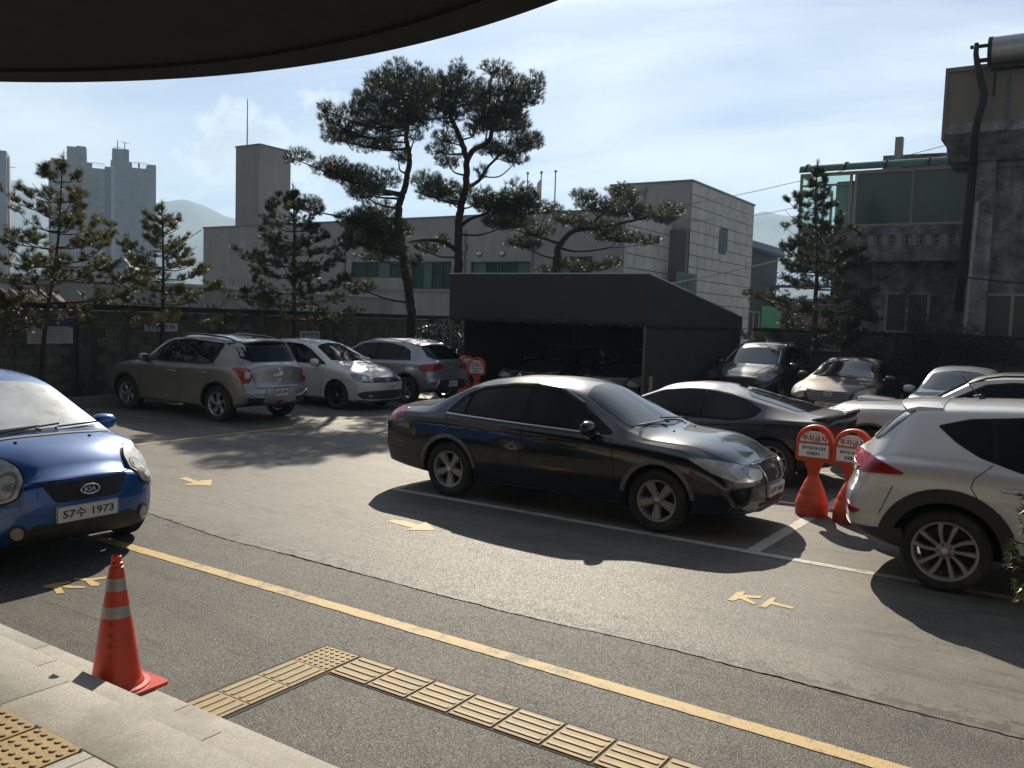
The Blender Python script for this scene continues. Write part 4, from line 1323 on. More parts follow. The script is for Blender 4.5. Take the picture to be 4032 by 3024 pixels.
M_LAMPB = mat('headlamp_clear', (.60, .61, .59), .3, .1, spec=.8, coat=.8, var=.35, vs=14, coord='obj')
MORNING = dict(
    wb=2.37, xr=-.53, xf=3.00, W=1.60, R=.285, rim=.185, tw=.165, spokes=5, style='five', well=.325, round=.08, sill=.04,
    top=[(-.53, 1.0), (-.48, 1.2), (-.36, 1.38), (-.15, 1.45), (.4, 1.485), (.9, 1.49), (1.2, 1.46), (1.42, 1.40), (2.22, 1.01), (2.45, .985), (2.68, .93), (2.86, .83), (2.96, .70), (3.0, .62)],
    shoulder=[(-.53, .86), (-.3, .95), (1.2, .93), (2.2, .915), (2.5, .88), (2.8, .76), (3.0, .58)],
    bottom=[(-.53, .34), (-.2, .24), (0, .20), (2.4, .19), (2.7, .18), (3.0, .20)],
    wtop=[(-.53, .56), (-.2, .54), (.6, .55), (1.2, .555), (1.5, .58), (2.2, .66), (2.6, .62), (3.0, .50)],
    wbelt=[(-.53, .72), (0, .765), (2.2, .765), (2.6, .75), (3.0, .66)],
    crown=[(-.53, .04), (-.1, .06), (1.3, .07), (2.2, .05), (2.6, .06), (3.0, .05)],
    nose=[(0, .16), (.18, .07), (.30, .0), (.50, .0), (.60, .015), (.70, .03), (.85, .10)], tail=[(0, .16), (.25, .05), (.5, 0), (.8, 0), (.95, .02), (1.2, .05)], bow_f=.27, bow_r=.12,
    frames=[[(-.30, 1.0), (-.2, 1.28), (.1, 1.38), (.7, 1.405), (1.15, 1.375), (1.5, 1.22), (2.04, .97), (1.0, .965)]],
    glass=[[(-.2, 1.02), (-.1, 1.30), (.82, 1.385), (.84, .985)], [(.92, .985), (.90, 1.385), (1.12, 1.36), (1.46, 1.205), (1.96, .98)]],
    seams=[[(.88, .96), (.88, .28)], [(2.02, .95), (1.96, .28)], [(2.52, .55), (2.80, .52)]],
    handles=[(1.05, .80, .17)],
    windscreen=[(2.24, 0), (2.21, .35), (2.12, .60), (1.50, .505), (1.44, .3), (1.42, 0)],
    screenmat=mat('dirty_windscreen', (.30, .33, .33), .30, spec=1.0, coat=.8, var=.35, vs=3.0, coord='obj', rvar=.22),
    corner=[('headlight_surround', [(.27, .885), (.10, .885), (-.11, .81), (-.215, .70), (-.18, .585), (-.03, .54), (.125, .565), (.225, .67), (.30, .80)], 'F', M_GLOSSB, .006, 2),
            ('headlight', [(.24, .875), (.10, .87), (-.10, .80), (-.19, .70), (-.16, .60), (-.03, .56), (.10, .585), (.20, .68), (.27, .79)], 'F', M_LAMPB, .022, 2),
            ('headlight_unit', oval(-.03, .675, .085, .075, 20), 'F', M_LAMPB, .030, 0), ('lamp_ring', oval(-.03, .675, .115, .10, 20), 'F', M_LAMP, .026, 0),
            ('fog_lamp_surround', oval(-.16, .32, .10, .07), 'F', M_BLK, .008, 0), ('fog_lamp', oval(-.16, .32, .062, .048), 'F', M_LAMP, .018, 0)],
    patches=[('grille', [(-.37, .69), (.37, .69), (.27, .53), (-.27, .53)], 'F', M_MESH, .012, 1), ('lower_grille', [(-.42, .37), (.42, .37), (.62, .19), (-.62, .19)], 'F', M_BLK, .008, 1),
             ('cowl_panel', [(2.215, -.60), (2.30, -.40), (2.325, 0), (2.30, .40), (2.215, .60), (2.27, .62), (2.35, .42), (2.375, 0), (2.35, -.42), (2.27, -.62)], 'T', mat('cowl_grey', (.20, .19, .17), .7), .006, 0)],
    strips=[('bonnet_seam', [(-.62, .72), (-.50, .70), (0, .705), (.50, .70), (.62, .72)], 'F', M_SEAM, .008, .004, 0)],
    plates=[('F', -.02, .435, .52, .11 * 1.15, '57수 1973', M_PLATE, .0)], plate_rim=True, badge_rings=[('F', 0, .61, .078, .038, .012)], badges=[('F', 0, .61, .10, .040, 'KIA', M_CHROME)], badge_off=.03,
    mirror=(1.80, .99, .745), wipers=[([(2.27, .12), (2.23, .16), (2.13, .58)], 'T'), ([(2.28, -.45), (2.24, -.40), (2.17, .20)], 'T'), ([(2.29, -.02), (2.25, -.04), (2.19, .02), (2.18, -.55)], 'T')],
    washers=[(2.46, .32), (2.46, -.32)],
)

# ------------------------------------------------------------------ setting materials
def asphalt(name, base, spk, bumps, rough):
    m = bpy.data.materials.new(name)
    m.use_nodes = True
    t = m.node_tree
    b = t.nodes['Principled BSDF']
    g = t.nodes.new('ShaderNodeNewGeometry')
    v = g.outputs['Position']
    vo = t.nodes.new('ShaderNodeTexVoronoi'); vo.inputs['Scale'].default_value = 150
    t.links.new(v, vo.inputs['Vector'])
    sc = t.nodes.new('ShaderNodeSeparateColor'); t.links.new(vo.outputs['Color'], sc.inputs[0])
    stone = ramp(t, sc.outputs[0], [(0.0, 1 - .22 * spk), (0.55, 0.95), (0.86, 1 + .08 * spk), (0.97, spk)])
    big = ramp(t, noise(t, v, 0.55, 6, 0.6, 0.8), [(0.30, 0.76), (0.70, 1.24)])
    mid = ramp(t, noise(t, v, 7.0, 6, 0.7, 0.2), [(0.30, 0.80), (0.70, 1.16)])
    # wheel-worn bands along the lane and dark patches where the surface has broken up
    mp_ = t.nodes.new('ShaderNodeMapping'); mp_.inputs['Scale'].default_value = (0.22, 1.5, 1); t.links.new(v, mp_.inputs[0])
    band = ramp(t, noise(t, mp_.outputs[0], 1.1, 4, 0.6, 0.3), [(0.34, 0.84), (0.66, 1.16)])
    pit = ramp(t, noise(t, mp_.outputs[0], 3.6, 9, 0.78, 0.6), [(0.54, 1.0), (0.61, 0.62)])
    # pale dust gathered along the joint between the two lays
    spy = t.nodes.new('ShaderNodeSeparateXYZ'); t.links.new(v, spy.inputs[0])
    dj = mth(t, 'ABSOLUTE', mth(t, 'SUBTRACT', spy.outputs[1], 5.32))
    dj = mth(t, 'ADD', dj, mth(t, 'MULTIPLY', mth(t, 'SUBTRACT', noise(t, mp_.outputs[0], 2.5, 6, .7), .5), .5))
    band = mth(t, 'MULTIPLY', band, ramp(t, dj, [(0.0, 1.22), (0.28, 1.0)]))
    # crumbled edge of the newer lay
    dk = mth(t, 'ABSOLUTE', mth(t, 'SUBTRACT', spy.outputs[1], 5.30))
    crm = mth(t, 'SUBTRACT', noise(t, v, 8.0, 8, .72), mth(t, 'MULTIPLY', dk, 0.55))
    pit = mth(t, 'MULTIPLY', pit, ramp(t, crm, [(0.46, 1.0), (0.52, 0.42)]))
    oil = ramp(t, noise(t, v, 1.9, 3, 0.5, 0.4), [(0.70, 1.0), (0.76, 0.70)])
    band = mth(t, 'MULTIPLY', band, oil)
    c = vmth(t, 'SCALE', base, None)
    f = mth(t, 'MULTIPLY', mth(t, 'MULTIPLY', stone, big), mth(t, 'MULTIPLY', mid, mth(t, 'MULTIPLY', band, pit)))
    t.links.new(f, c.node.inputs['Scale'])
    t.links.new(c, b.inputs['Base Color'])
    t.links.new(mth(t, 'ADD', rough, mth(t, 'MULTIPLY', mth(t, 'SUBTRACT', sc.outputs[1], 0.5), 0.28), clamp=True), b.inputs['Roughness'])
    b.inputs['Specular IOR Level'].default_value = 0.40
    bn = t.nodes.new('ShaderNodeBump'); bn.inputs['Strength'].default_value = bumps; bn.inputs['Distance'].default_value = 0.006
    h = mth(t, 'ADD', mth(t, 'MULTIPLY', vo.outputs['Distance'], -1.0), mth(t, 'MULTIPLY', noise(t, v, 60, 5, 0.7), 0.9))
    t.links.new(h, bn.inputs['Height'])
    t.links.new(bn.outputs[0], b.inputs['Normal'])
    return m


M_ASPH_N = asphalt('asphalt_coarse', (0.078, 0.071, 0.058), 2.3, 0.40, 0.72)
M_ASPH_F = asphalt('asphalt_worn', (0.128, 0.114, 0.089), 1.3, 0.22, 0.66)
M_DARKGAP = mat('gap_dirt', (0.035, 0.032, 0.027), 0.95, var=.5, vs=60)
M_EARTH = mat('earth', (0.07, 0.06, 0.045), 0.95, var=.4, vs=1.2, bump=.8, bs=12)
def granite(name, base, amt=0.30):
    return mat(name, base, 0.72, var=0.12, vs=2.2, bump=0.12, bs=160, fleck=amt, spec=0.35, rnd=0.05, dirt=(.23, .21, .18), dirt_amt=.30, dirt_scale=1.7)
M_GRAN = granite('step_granite', (0.36, 0.343, 0.30))


def worn_paint(name, col, wear):
    m = bpy.data.materials.new(name)
    m.use_nodes = True
    t = m.node_tree
    b = t.nodes['Principled BSDF']
    g = t.nodes.new('ShaderNodeNewGeometry')
    v = g.outputs['Position']
    f = noise(t, v, 9, 9, 0.75)
    f2 = noise(t, v, 1.3, 5, 0.6)
    f3 = noise(t, v, 90, 4, 0.75)
    s = mth(t, 'ADD', mth(t, 'MULTIPLY', f, 0.55), mth(t, 'ADD', mth(t, 'MULTIPLY', f2, 0.3), mth(t, 'MULTIPLY', f3, 0.35)))
    k = ramp(t, s, [(wear - 0.03, 1.0), (wear + 0.05, 0.0)])
    t.links.new(mixc(t, k, tuple(col), (0.10, 0.092, 0.078)), b.inputs['Base Color'])
    b.inputs['Roughness'].default_value = 0.65
    bn = t.nodes.new('ShaderNodeBump'); bn.inputs['Strength'].default_value = 0.5; bn.inputs['Distance'].default_value = 0.005
    t.links.new(f3, bn.inputs['Height']); t.links.new(bn.outputs[0], b.inputs['Normal'])
    return m


M_YEL = worn_paint('yellow_paint', (0.50, 0.345, 0.115), 0.535)
M_YELO = worn_paint('old_yellow_paint', (0.34, 0.25, 0.10), 0.60)
M_WHT = worn_paint('white_paint', (0.46, 0.43, 0.37), 0.53)

# ------------------------------------------------------------------ ground
g = MB()
g.add([(-9000, -9000, -0.06), (9000, -9000, -0.06), (9000, 9000, -0.06), (-9000, 9000, -0.06)], [(0, 1, 2, 3)])
g.build('ground', M_EARTH, kind='structure')
g = MB()
g.box(-18.5, 14, 5.0, 5.6, -0.05, -0.03)
g.build('ground_joint', M_DARKGAP, kind='structure')


def crack_y(x):
    k = [(-40, 5.6), (-7.9, 5.35), (-6.6, 5.22), (-5.2, 5.19), (-3.5, 5.18), (-1.9, 5.23), (0, 5.23), (14, 5.3)]
    return float(np.interp(x, [a for a, b in k], [b for a, b in k]))


rc = random.Random(5)
XS = np.arange(-18.5, 14.01, 0.045)
w1, w2 = [], []
jit = 0.0
for x in XS:
    jit = jit * 0.8 + rc.uniform(-.006, .006)
    c = crack_y(x) + jit + .012 * sin(x * 2.1)
    broken = max(0, sin(x * 2.3 + 1.0) * sin(x * 0.9 + .4) + .15) ** 2
    w1.append(c - 0.006 - rc.random() * .006 - broken * rc.random() * .006)
    w2.append(c + 0.006 + rc.random() * .008 + broken * rc.random() * .02)
near = [(-18.5, 2.45), (14, 2.45)] + [(x, y) for x, y in zip(XS[::-1], w1[::-1])]
far = [(x, y) for x, y in zip(XS, w2)] + [(14, 26.0), (-18.5, 26.0)]
for nm, poly, m in (('asphalt', near, M_ASPH_N), ('asphalt', far, M_ASPH_F)):
    a = MB()
    n = len(poly)
    a.add([(x, y, 0.0) for x, y in poly] + [(x, y, -0.03) for x, y in poly], [tuple(range(n))] + [(i, (i + 1) % n, (i + 1) % n + n, i + n) for i in range(n)])
    a.build(nm, m, kind='structure')


def band(name, p0, p1, w, m, z=0.004, rag=0.004, seed=1):
    p0, p1 = Vector((p0[0], p0[1])), Vector((p1[0], p1[1]))
    d = (p1 - p0); L = d.length; d.normalize(); nrm = Vector((-d.y, d.x))
    r = random.Random(seed)
    n = max(2, int(L / 0.08))
    vs, fs = [], []
    for i in range(n + 1):
        q = p0 + d * (L * i / n)
        a, b_ = q + nrm * (w / 2 + r.uniform(-rag, rag)), q - nrm * (w / 2 + r.uniform(-rag, rag))
        vs += [(a.x, a.y, z), (b_.x, b_.y, z)]
        if i: fs.append((2 * i - 2, 2 * i - 1, 2 * i + 1, 2 * i))
    me = MB().add(vs, fs)
    return me.build(name, m, kind='structure')


def G(px, py): return on(px, py, Z=0.0)


band('yellow_line', (-7.35, 4.50), (8, 4.44), 0.115, M_YEL, seed=3)
band('parking_line', (-6.95, 8.02), (7, 8.02), 0.105, M_WHT, seed=4)
a = G(1620, 1907); band('parking_line', (-6.90, 8.075), (-6.90, 12.6), 0.105, M_WHT, seed=5)
band('parking_line', (-2.47, 8.075), (-2.35, 12.6), 0.13, M_WHT, seed=6)
band('parking_line', (-6.85, 10.6), (-2.48, 10.6), 0.10, M_WHT, seed=7)
band('parking_line', (-2.28, 10.6), (7, 10.6), 0.10, M_WHT, seed=8)
band('parking_line', (-6.85, 13.2), (7, 13.2), 0.10, M_WHT, seed=9)
band('bay_line', (-12.0, 7.6), (-12.0, 21), 0.10, M_YEL, seed=10)
band('bay_line', (-12.35, 8.2), (-12.35, 9.8), 0.05, M_YELO, seed=11)
for i, y in enumerate((10.05, 13.15, 16.3, 19.4)):
    band('bay_line', (-17.5, y), (-12.06, y), 0.09, M_YELO, seed=12 + i)
for i, x in enumerate((-5.9, -3.1, -.2, 2.6)):
    band('bay_line', (x, 17.2), (x, 23), 0.09, M_YELO, seed=22 + i)


def paint_px(name, pts, o, sc, m, label=None):
    P = [G(o[0] + x / sc, o[1] + y / sc) for x, y in pts]
    me = MB().add([(p.x, p.y, 0.004) for p in P], [tuple(range(len(P)))])
    ob = me.build(name, m, kind='structure')
    return ob


paint_px('painted_arrow', [(972, 1084), (1012, 1077), (1078, 1100), (1095, 1096), (1152, 1091), (1149, 1123), (990, 1119), (1050, 1108)], (0, 1100), 1.382, M_YEL)
paint_px('painted_arrow', [(55, 1357), (100, 1342), (195, 1350), (310, 1385), (368, 1360), (450, 1431), (193, 1426), (250, 1409)], (1500, 1400), 2.074, M_YEL)
paint_px('painted_mark', [(1438, 278), (1475, 245), (1512, 241), (1502, 257), (1580, 262), (1574, 271), (1514, 268), (1557, 292), (1545, 298), (1490, 272), (1462, 282)], (1500, 2100), 1.0533, M_YEL)
paint_px('painted_mark', [(1565, 308), (1618, 268), (1640, 269), (1627, 286), (1713, 308), (1708, 316), (1616, 295), (1598, 311)], (1500, 2100), 1.0533, M_YEL)
paint_px('painted_mark', [(303, 374), (380, 358), (490, 340), (502, 350), (430, 368), (600, 377), (600, 389), (500, 390), (430, 383), (455, 425), (400, 430), (372, 390), (312, 384)], (0, 2100), 1.795, M_YEL)
paint_px('painted_mark', [(520, 318), (640, 321), (752, 308), (748, 322), (655, 335), (712, 358), (690, 375), (640, 374), (600, 338), (530, 330)], (0, 2100), 1.795, M_YEL)

# ------------------------------------------------------------------ entrance steps and platform
st = empty('entrance_steps'); tag(st, kind='structure')
def slab(x0, x1, y0, y1, z0, z1, nm='step_stone', par=st, m=M_GRAN, bev=0.006):
    b = MB()
    b.box(x0 + .0015, x1 - .0015, y0 + .0015, y1, z0, z1)
    return b.build(nm, m, par, bevel=bev)
for (yf, yb, z, off) in ((2.68, 2.385, .15, -4.89), (2.39, 2.095, .30, -4.29)):
    x = off - 1.29 * 9
    while x < 12:
        slab(x, x + 1.29, yb, yf, z - .15, z)
        x += 1.29
x = -3.67 - 1.29 * 9
while x < 12:
    slab(x, x + 1.29, 1.792, 2.10, .30, .45)
    x += 1.29
for j, y in enumerate((1.20, 0.60, 0.0, -0.6, -1.2, -1.8, -2.4)):
    x = -2.97 - 0.9 * 14 + (0.45 if j % 2 else 0)
    while x < 9:
        slab(x, x + .9, y, y + (.592 if y < 1.1 else .590), .40, .45, 'paving_stone')
        x += .9
b = MB(); b.box(-16, 12, -2.4, 1.79, 0.0, .398); b.build('step_core', mat('mortar', (.14, .13, .115), .9), st)

M_TACT = mat('tactile_yellow', (0.36, 0.24, 0.07), 0.68, var=.25, vs=9, rnd=.10, dirt=(.26, .22, .15), dirt_amt=.45, dirt_scale=7, bump=.15, bs=70)
M_TACTW = mat('tactile_worn_top', (0.30, 0.225, 0.11), 0.62, var=.25, vs=14, rnd=.12)
M_SCREW = mat('steel_screw', (.4, .4, .4), .35, .9)
tp = empty('tactile_path'); tag(tp, 'yellow tactile guide tiles let into the asphalt in an L from the steps', 'tactile paving')
tm = MB(); tm.box(-.137, .137, -.137, .137, 0, .006); tile_me = tm.mesh('tile')
tile_me.materials.append(M_TACT)
bm_ = MB()
n = 8
pts = [(.118 * s + .014 * cos(a), .014 * sin(a)) for s, rng in ((1, np.linspace(-pi / 2, pi / 2, n)), (-1, np.linspace(pi / 2, 3 * pi / 2, n))) for a in rng]
pt2 = [(.114 * s + .009 * cos(a), .009 * sin(a)) for s, rng in ((1, np.linspace(-pi / 2, pi / 2, n)), (-1, np.linspace(pi / 2, 3 * pi / 2, n))) for a in rng]
k = len(pts)
bm_.add([(x, y, .0065) for x, y in pts] + [(x, y, .0115) for x, y in pt2], [tuple(range(2 * k - 1, k - 1, -1))[::-1]] + [(i, (i + 1) % k, (i + 1) % k + k, i + k) for i in range(k)])
bar_me = bm_.mesh('bar'); bar_me.materials.append(M_TACTW)
dm = MB(); dm.lathe([(0, .0115), (.010, .0112), (.014, .0065)], 12); dot_me = dm.mesh('dot'); dot_me.materials.append(M_TACTW)
def ttile(par, x, y, z, kind, sz=1.0):
    t = link('tile', tile_me, par); t.location = (x, y, z); t.scale = (sz, sz, 1)
    if kind == 'dot':
        for i in range(6):
            for j in range(6):
                d = link('dot', dot_me, t); d.location = (-.1125 + .045 * i, -.1125 + .045 * j, 0)
    else:
        for j in range(4):
            d = link('bar', bar_me, t); q = -.099 + .066 * j
            if kind == 'x': d.location = (0, q, 0)
            else: d.location = (q, 0, 0); d.rotation_euler = (0, 0, pi / 2)
    return t
bd = MB(); bd.box(-3.915, 2.0, 3.61, 3.925, .0, .003); bd.box(-3.915, -3.58, 2.6, 3.61, .0, .003); bd.build('tile_bed', mat('tar_bed', (.03, .028, .026), .8, bump=.5, bs=90), tp)
ttile(tp, -3.745, 3.765, .003, 'dot')
for i in range(18): ttile(tp, -3.445 + .293 * i, 3.765, .003, 'x')
for i in range(4): ttile(tp, -3.745, 3.765 - .282 * (i + 1), .003, 'y')
tq = empty('tactile_warning_strip'); tag(tq, 'yellow dotted warning tiles screwed to the granite platform at the top of the steps', 'tactile paving')
for i in range(9):
    ttile(tq, -3.185 - .312 * i, 1.64, .45, 'dot', 1.08)
    if i < 4: pass
for i in range(6):
    ttile(tq, -3.185 - .312 * i, 1.64 - .312, .45, 'dot', 1.08)
for i in range(6):
    for sx, sy in ((-1, 1), (1, 1)):
        s_ = MB(); s_.lathe([(0, .012), (.005, .012), (.007, .006)], 8); o = s_.build('screw', M_SCREW, tq); o.location = (-3.185 - .312 * i + sx * .143, 1.64 + .143, .45)

# ------------------------------------------------------------------ entrance roof and the office the photo is taken from
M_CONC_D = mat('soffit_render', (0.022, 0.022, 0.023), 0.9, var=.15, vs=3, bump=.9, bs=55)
ZR = 4.0
edge = [on(x * 4032 / 2212, y * 4032 / 2212, Z=ZR) for x, y in ((0, 168), (180, 169), (350, 166), (560, 148), (760, 112), (900, 82), (1050, 41), (1195, 0))]
E2 = np.array([(p.x, p.y) for p in edge])
A = np.c_[2 * E2, np.ones(len(E2))]
sol = np.linalg.lstsq(A, (E2 ** 2).sum(1), rcond=None)[0]
cx, cy = sol[0], sol[1]; rad_ = sqrt(sol[2] + cx * cx + cy * cy)
a0 = atan2(-2.4 - cy, -sqrt(max(0.01, rad_ ** 2 - (-2.4 - cy) ** 2)) if abs(-2.4 - cy) < rad_ else -1)
ang = [atan2(p[1] - cy, p[0] - cx) for p in E2]
poly = []
lo, hi = min(ang), max(ang)
steps = 160
A0, A1 = lo - radians(60), hi + radians(60)
re_ = random.Random(3)
for i in range(steps + 1):
    a = A0 + (A1 - A0) * i / steps
    p = (cx + rad_ * cos(a), cy + rad_ * sin(a))
    if p[1] > -2.45: poly.append(p)
poly = [(poly[0][0], -2.45)] + poly + [(poly[-1][0], -2.45)]
rf = MB(); rf.prism([(p[0], p[1]) for p in poly], 2, ZR, ZR + .45)
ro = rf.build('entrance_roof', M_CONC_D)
tag(ro, 'round dark concrete roof over the entrance, its curved rough edge overhead at top left', 'entrance roof')
rim = MB()
nr_ = len(poly)
inner = [(cx + (p[0] - cx) * (1 - .30 / rad_), cy + (p[1] - cy) * (1 - .30 / rad_)) for p in poly]
vs_ = [(p[0], p[1], z) for z in (ZR - .03, ZR + .02) for p in poly] + [(p[0], p[1], z) for z in (ZR - .03, ZR + .02) for p in inner]
fs_ = []
for i in range(1, nr_ - 2):
    a_, b_ = i, i + 1
    fs_ += [(a_, b_, b_ + nr_, a_ + nr_), (2 * nr_ + a_, 2 * nr_ + b_, 3 * nr_ + b_, 3 * nr_ + a_), (a_, b_, 2 * nr_ + b_, 2 * nr_ + a_)]
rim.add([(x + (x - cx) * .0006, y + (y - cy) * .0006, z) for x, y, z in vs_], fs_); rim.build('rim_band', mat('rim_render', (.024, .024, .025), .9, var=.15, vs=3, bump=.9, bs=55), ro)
# rough droplets of render along the lower rim
dr = MB()
for i in range(1400):
    a = A0 + (A1 - A0) * re_.random()
    p = (cx + (rad_ + .004) * cos(a), cy + (rad_ + .004) * sin(a))
    if p[1] < -2: continue
    s_ = re_.choice((.004, .006, .008, .011, .018))
    dr.add([(p[0] - s_, p[1] - s_, ZR + .02), (p[0] + s_, p[1] - s_, ZR + .02), (p[0] + s_, p[1] + s_, ZR + .02), (p[0] - s_, p[1] + s_, ZR + .02), (p[0], p[1], ZR - s_ * .9)], [(0, 1, 4), (1, 2, 4), (2, 3, 4), (3, 0, 4)])
d_ = dr.build('rough_rim', M_CONC_D, ro); d_['kind'] = 'stuff'
M_BEIGE = mat('office_render', (0.17, 0.145, 0.105), 0.85, var=.08, vs=1)
of = empty('office_building', (0, -2.5, 0), 0, 'beige office block with the entrance behind the viewpoint', 'building')
def wall_with_openings(name, x0, x1, z0, z1, holes, y0, y1, m, parent, axis='y'):
    """upright wall with rectangular openings built from blocks; holes: (a0, a1, b0, b1)"""
    xs = sorted({x0, x1, *[h[0] for h in holes], *[h[1] for h in holes]})
    zs = sorted({z0, z1, *[h[2] for h in holes], *[h[3] for h in holes]})
    b = MB()
    for i in range(len(xs) - 1):
        run = None
        for j in range(len(zs) - 1):
            cxm, czm = (xs[i] + xs[i + 1]) / 2, (zs[j] + zs[j + 1]) / 2
            solid = not any(h[0] < cxm < h[1] and h[2] < czm < h[3] for h in holes)
            if solid:
                if run is None: run = zs[j]
            if (not solid or j == len(zs) - 2) and run is not None:
                top = zs[j + 1] if solid else zs[j]
                if axis == 'y': b.box(xs[i], xs[i + 1], y0, y1, run, top)
                else: b.box(y0, y1, xs[i], xs[i + 1], run, top)
                run = None
    bm = None
    o = b.build(name, m, parent)
    bm = bmesh.new(); bm.from_mesh(o.data); bmesh.ops.remove_doubles(bm, verts=bm.verts, dist=1e-5)
    # drop the faces shared by two blocks
    seen = {}
    for f in bm.faces:
        seen.setdefault(frozenset(v.index for v in f.verts), []).append(f)
    bmesh.ops.delete(bm, geom=[f for l in seen.values() if len(l) > 1 for f in l], context='FACES')
    bm.to_mesh(o.data); bm.free()
    return o
holes = [(x, x + 2.6, z, z + 1.5) for x in (-17, -12.5, -8, 3, 7.5) for z in (1.4, 5.4)] + [(-3.2, 1.2, .45, 3.2)]
wall_with_openings('wall', -20, 14, 0, 9.2, holes, -.3, 0, M_BEIGE, of)
for h in holes:
    b = MB(); b.box(h[0], h[1], -.22, -.20, h[2], h[3]); b.build('window', M_GLASS, of)
b = MB()
for z in (.9, 2.9, 3.45, 4.9, 8.6): b.box(-20, 14, .002, .06, z, z + .22)
b.build('cornice', mat('cornice_brown', (.16, .11, .07), .8), of)

# ------------------------------------------------------------------ block walls
M_BLOCK = mat('cement_block', (0.125, 0.112, 0.085), 0.9, streak=.25, var=.22, vs=2.2, rnd=.16, dirt=(.035, .032, .026), dirt_amt=.42, dirt_scale=1.6, bump=.5, bs=40)
M_MORT = mat('block_mortar', (0.055, 0.050, 0.042), 0.95, var=.2, vs=3)
M_CAP = mat('wall_cap', (0.020, 0.019, 0.017), 0.9, var=.3, vs=4, bump=.5, bs=20)
M_PIER = mat('pier_concrete', (0.085, 0.078, 0.064), 0.9, var=.3, vs=3, dirt=(.03, .03, .027), dirt_amt=.4, bump=.4, bs=30)


def block_wall(rootlabel, base, ux, length, height, piers, bed_first, jit_seed, budget=295):
    """base: start corner on the ground, ux: unit direction along the wall; front looks to the lot"""
    o = Vector(base); ux = Vector(ux); nrm = ux.cross(Vector((0, 0, 1)))      # to the front
    r = empty('block_wall', o, atan2(ux.y, ux.x), rootlabel, 'wall')
    b = MB(); b.box(0, length, .0, .14, 0, height); b.build('mortar_bed', M_MORT, r)
    bl = MB(); bl.box(-.193, .193, -.02, .012, .004, .189)
    me = bl.mesh('block')
    bmm = bmesh.new(); bmm.from_mesh(me); bmesh.ops.bevel(bmm, geom=[e for e in bmm.edges if all(v.co.y < 0 for v in e.verts)], offset=.004, segments=1, affect='EDGES'); bmm.to_mesh(me); bmm.free()
    me.materials.append(M_BLOCK)
    rr = random.Random(jit_seed)
    spots = []
    nc = int(height / .196)
    for c in range(nc):
        z = height - (c + 1) * .196
        if z < 0: break
        x = .2 + (.2 if c % 2 else 0)
        while x < length - .2:
            if not any(abs(x - p) < .34 for p in piers): spots.append((x, z))
            x += .40
    camp = Vector((CAMP.x, CAMP.y, CAMP.z))
    rot = r.rotation_euler.to_matrix()
    def score(s):
        w = o + ux * s[0] + Vector((0, 0, s[1]))
        return (w - camp).length + (4 if s[1] < .7 else 0)
    spots.sort(key=score)
    rest = MB()
    for i, (x, z) in enumerate(spots):
        dy = rr.uniform(-.003, .003)
        if i < budget:
            k = link('block', me, r); k.location = (x, dy, z)
        else:
            rest.box(x - .193, x + .193, -.02 + dy, .012, z + .004, z + .189)
    if rest.v:
        q = rest.build('block_courses', M_BLOCK, r); q['kind'] = 'stuff'
    for p in piers:
        b = MB(); b.box(p - .13, p + .13, -.07, .16, 0, height + .02); b.build('pier', M_PIER, r, bevel=.01)
    # dark cap of ribbed sheet
    cp = MB(); cp.box(-.05, length + .05, -.12, .22, height + .02, height + .13); cp.build('coping', M_CAP, r)
    rb = MB()
    x = .05
    while x < length:
        rb.box(x - .035, x + .035, -.13, .23, height + .11, height + .145 + rr.uniform(-.005, .01)); x += .22
    q = rb.build('coping_ribs', M_CAP, r); q['kind'] = 'stuff'
    return r


WX = -18.45
WH = 1.98
WH_R = 1.95
pier_px = [(326, 1300), (880, 1300), (1290, 1320)]
piersL = [on(px, py, X=WX).y - 3.0 for px, py in pier_px]
block_wall('long grey cement block wall along the left side of the lot, behind the three silver cars', (WX, 3.0, 0), (0, 1, 0), 23.0, WH, [p for p in piersL] + [piersL[0] - 3.9, piersL[-1] + 5], 0, 4)
WY = 26.0
piersR = [on(px, py, Y=WY).x + 8.25 for px, py in ((3504, 1330),)]
block_wall('grey cement block wall at the back right, behind the black off-roader and the dark saloon', (12.0 - 20.25 - .0, WY, 0), (1, 0, 0), 20.0, WH_R, [piersR[0], piersR[0] + 4.2, .6], 0, 5)
# planting beds and kerbs
M_KERB = mat('kerb_concrete', (0.24, 0.235, 0.215), 0.85, var=.15, vs=4, rnd=.06, bump=.3, bs=50)
for (x0, x1, y0, y1, nm) in ((WX + .1, -17.82, 3.0, 25.9, 'planting_soil'), (-17.82, -16.0, 19.4, 25.9, 'planting_soil'), (-8.2, 11.8, 25.1, 25.9, 'planting_soil')):
    b = MB(); b.box(x0, x1, y0, y1, -.02, .10); b.build(nm, M_EARTH, kind='structure')
kr = empty('kerb'); tag(kr, kind='structure')
kme = MB(); kme.box(-.07, .07, .004, .996, -.03, .15); k_ = kme.mesh('kerb_stone'); k_.materials.append(M_KERB)
for i in range(22):
    o = link('kerb_stone', k_, kr); o.location = (-17.75, 3.2 + i, 0)
for i in range(19):
    o = link('kerb_stone', k_, kr); o.location = (-8.0 + i + 0, 25.02, 0); o.rotation_euler = (0, 0, -pi / 2)


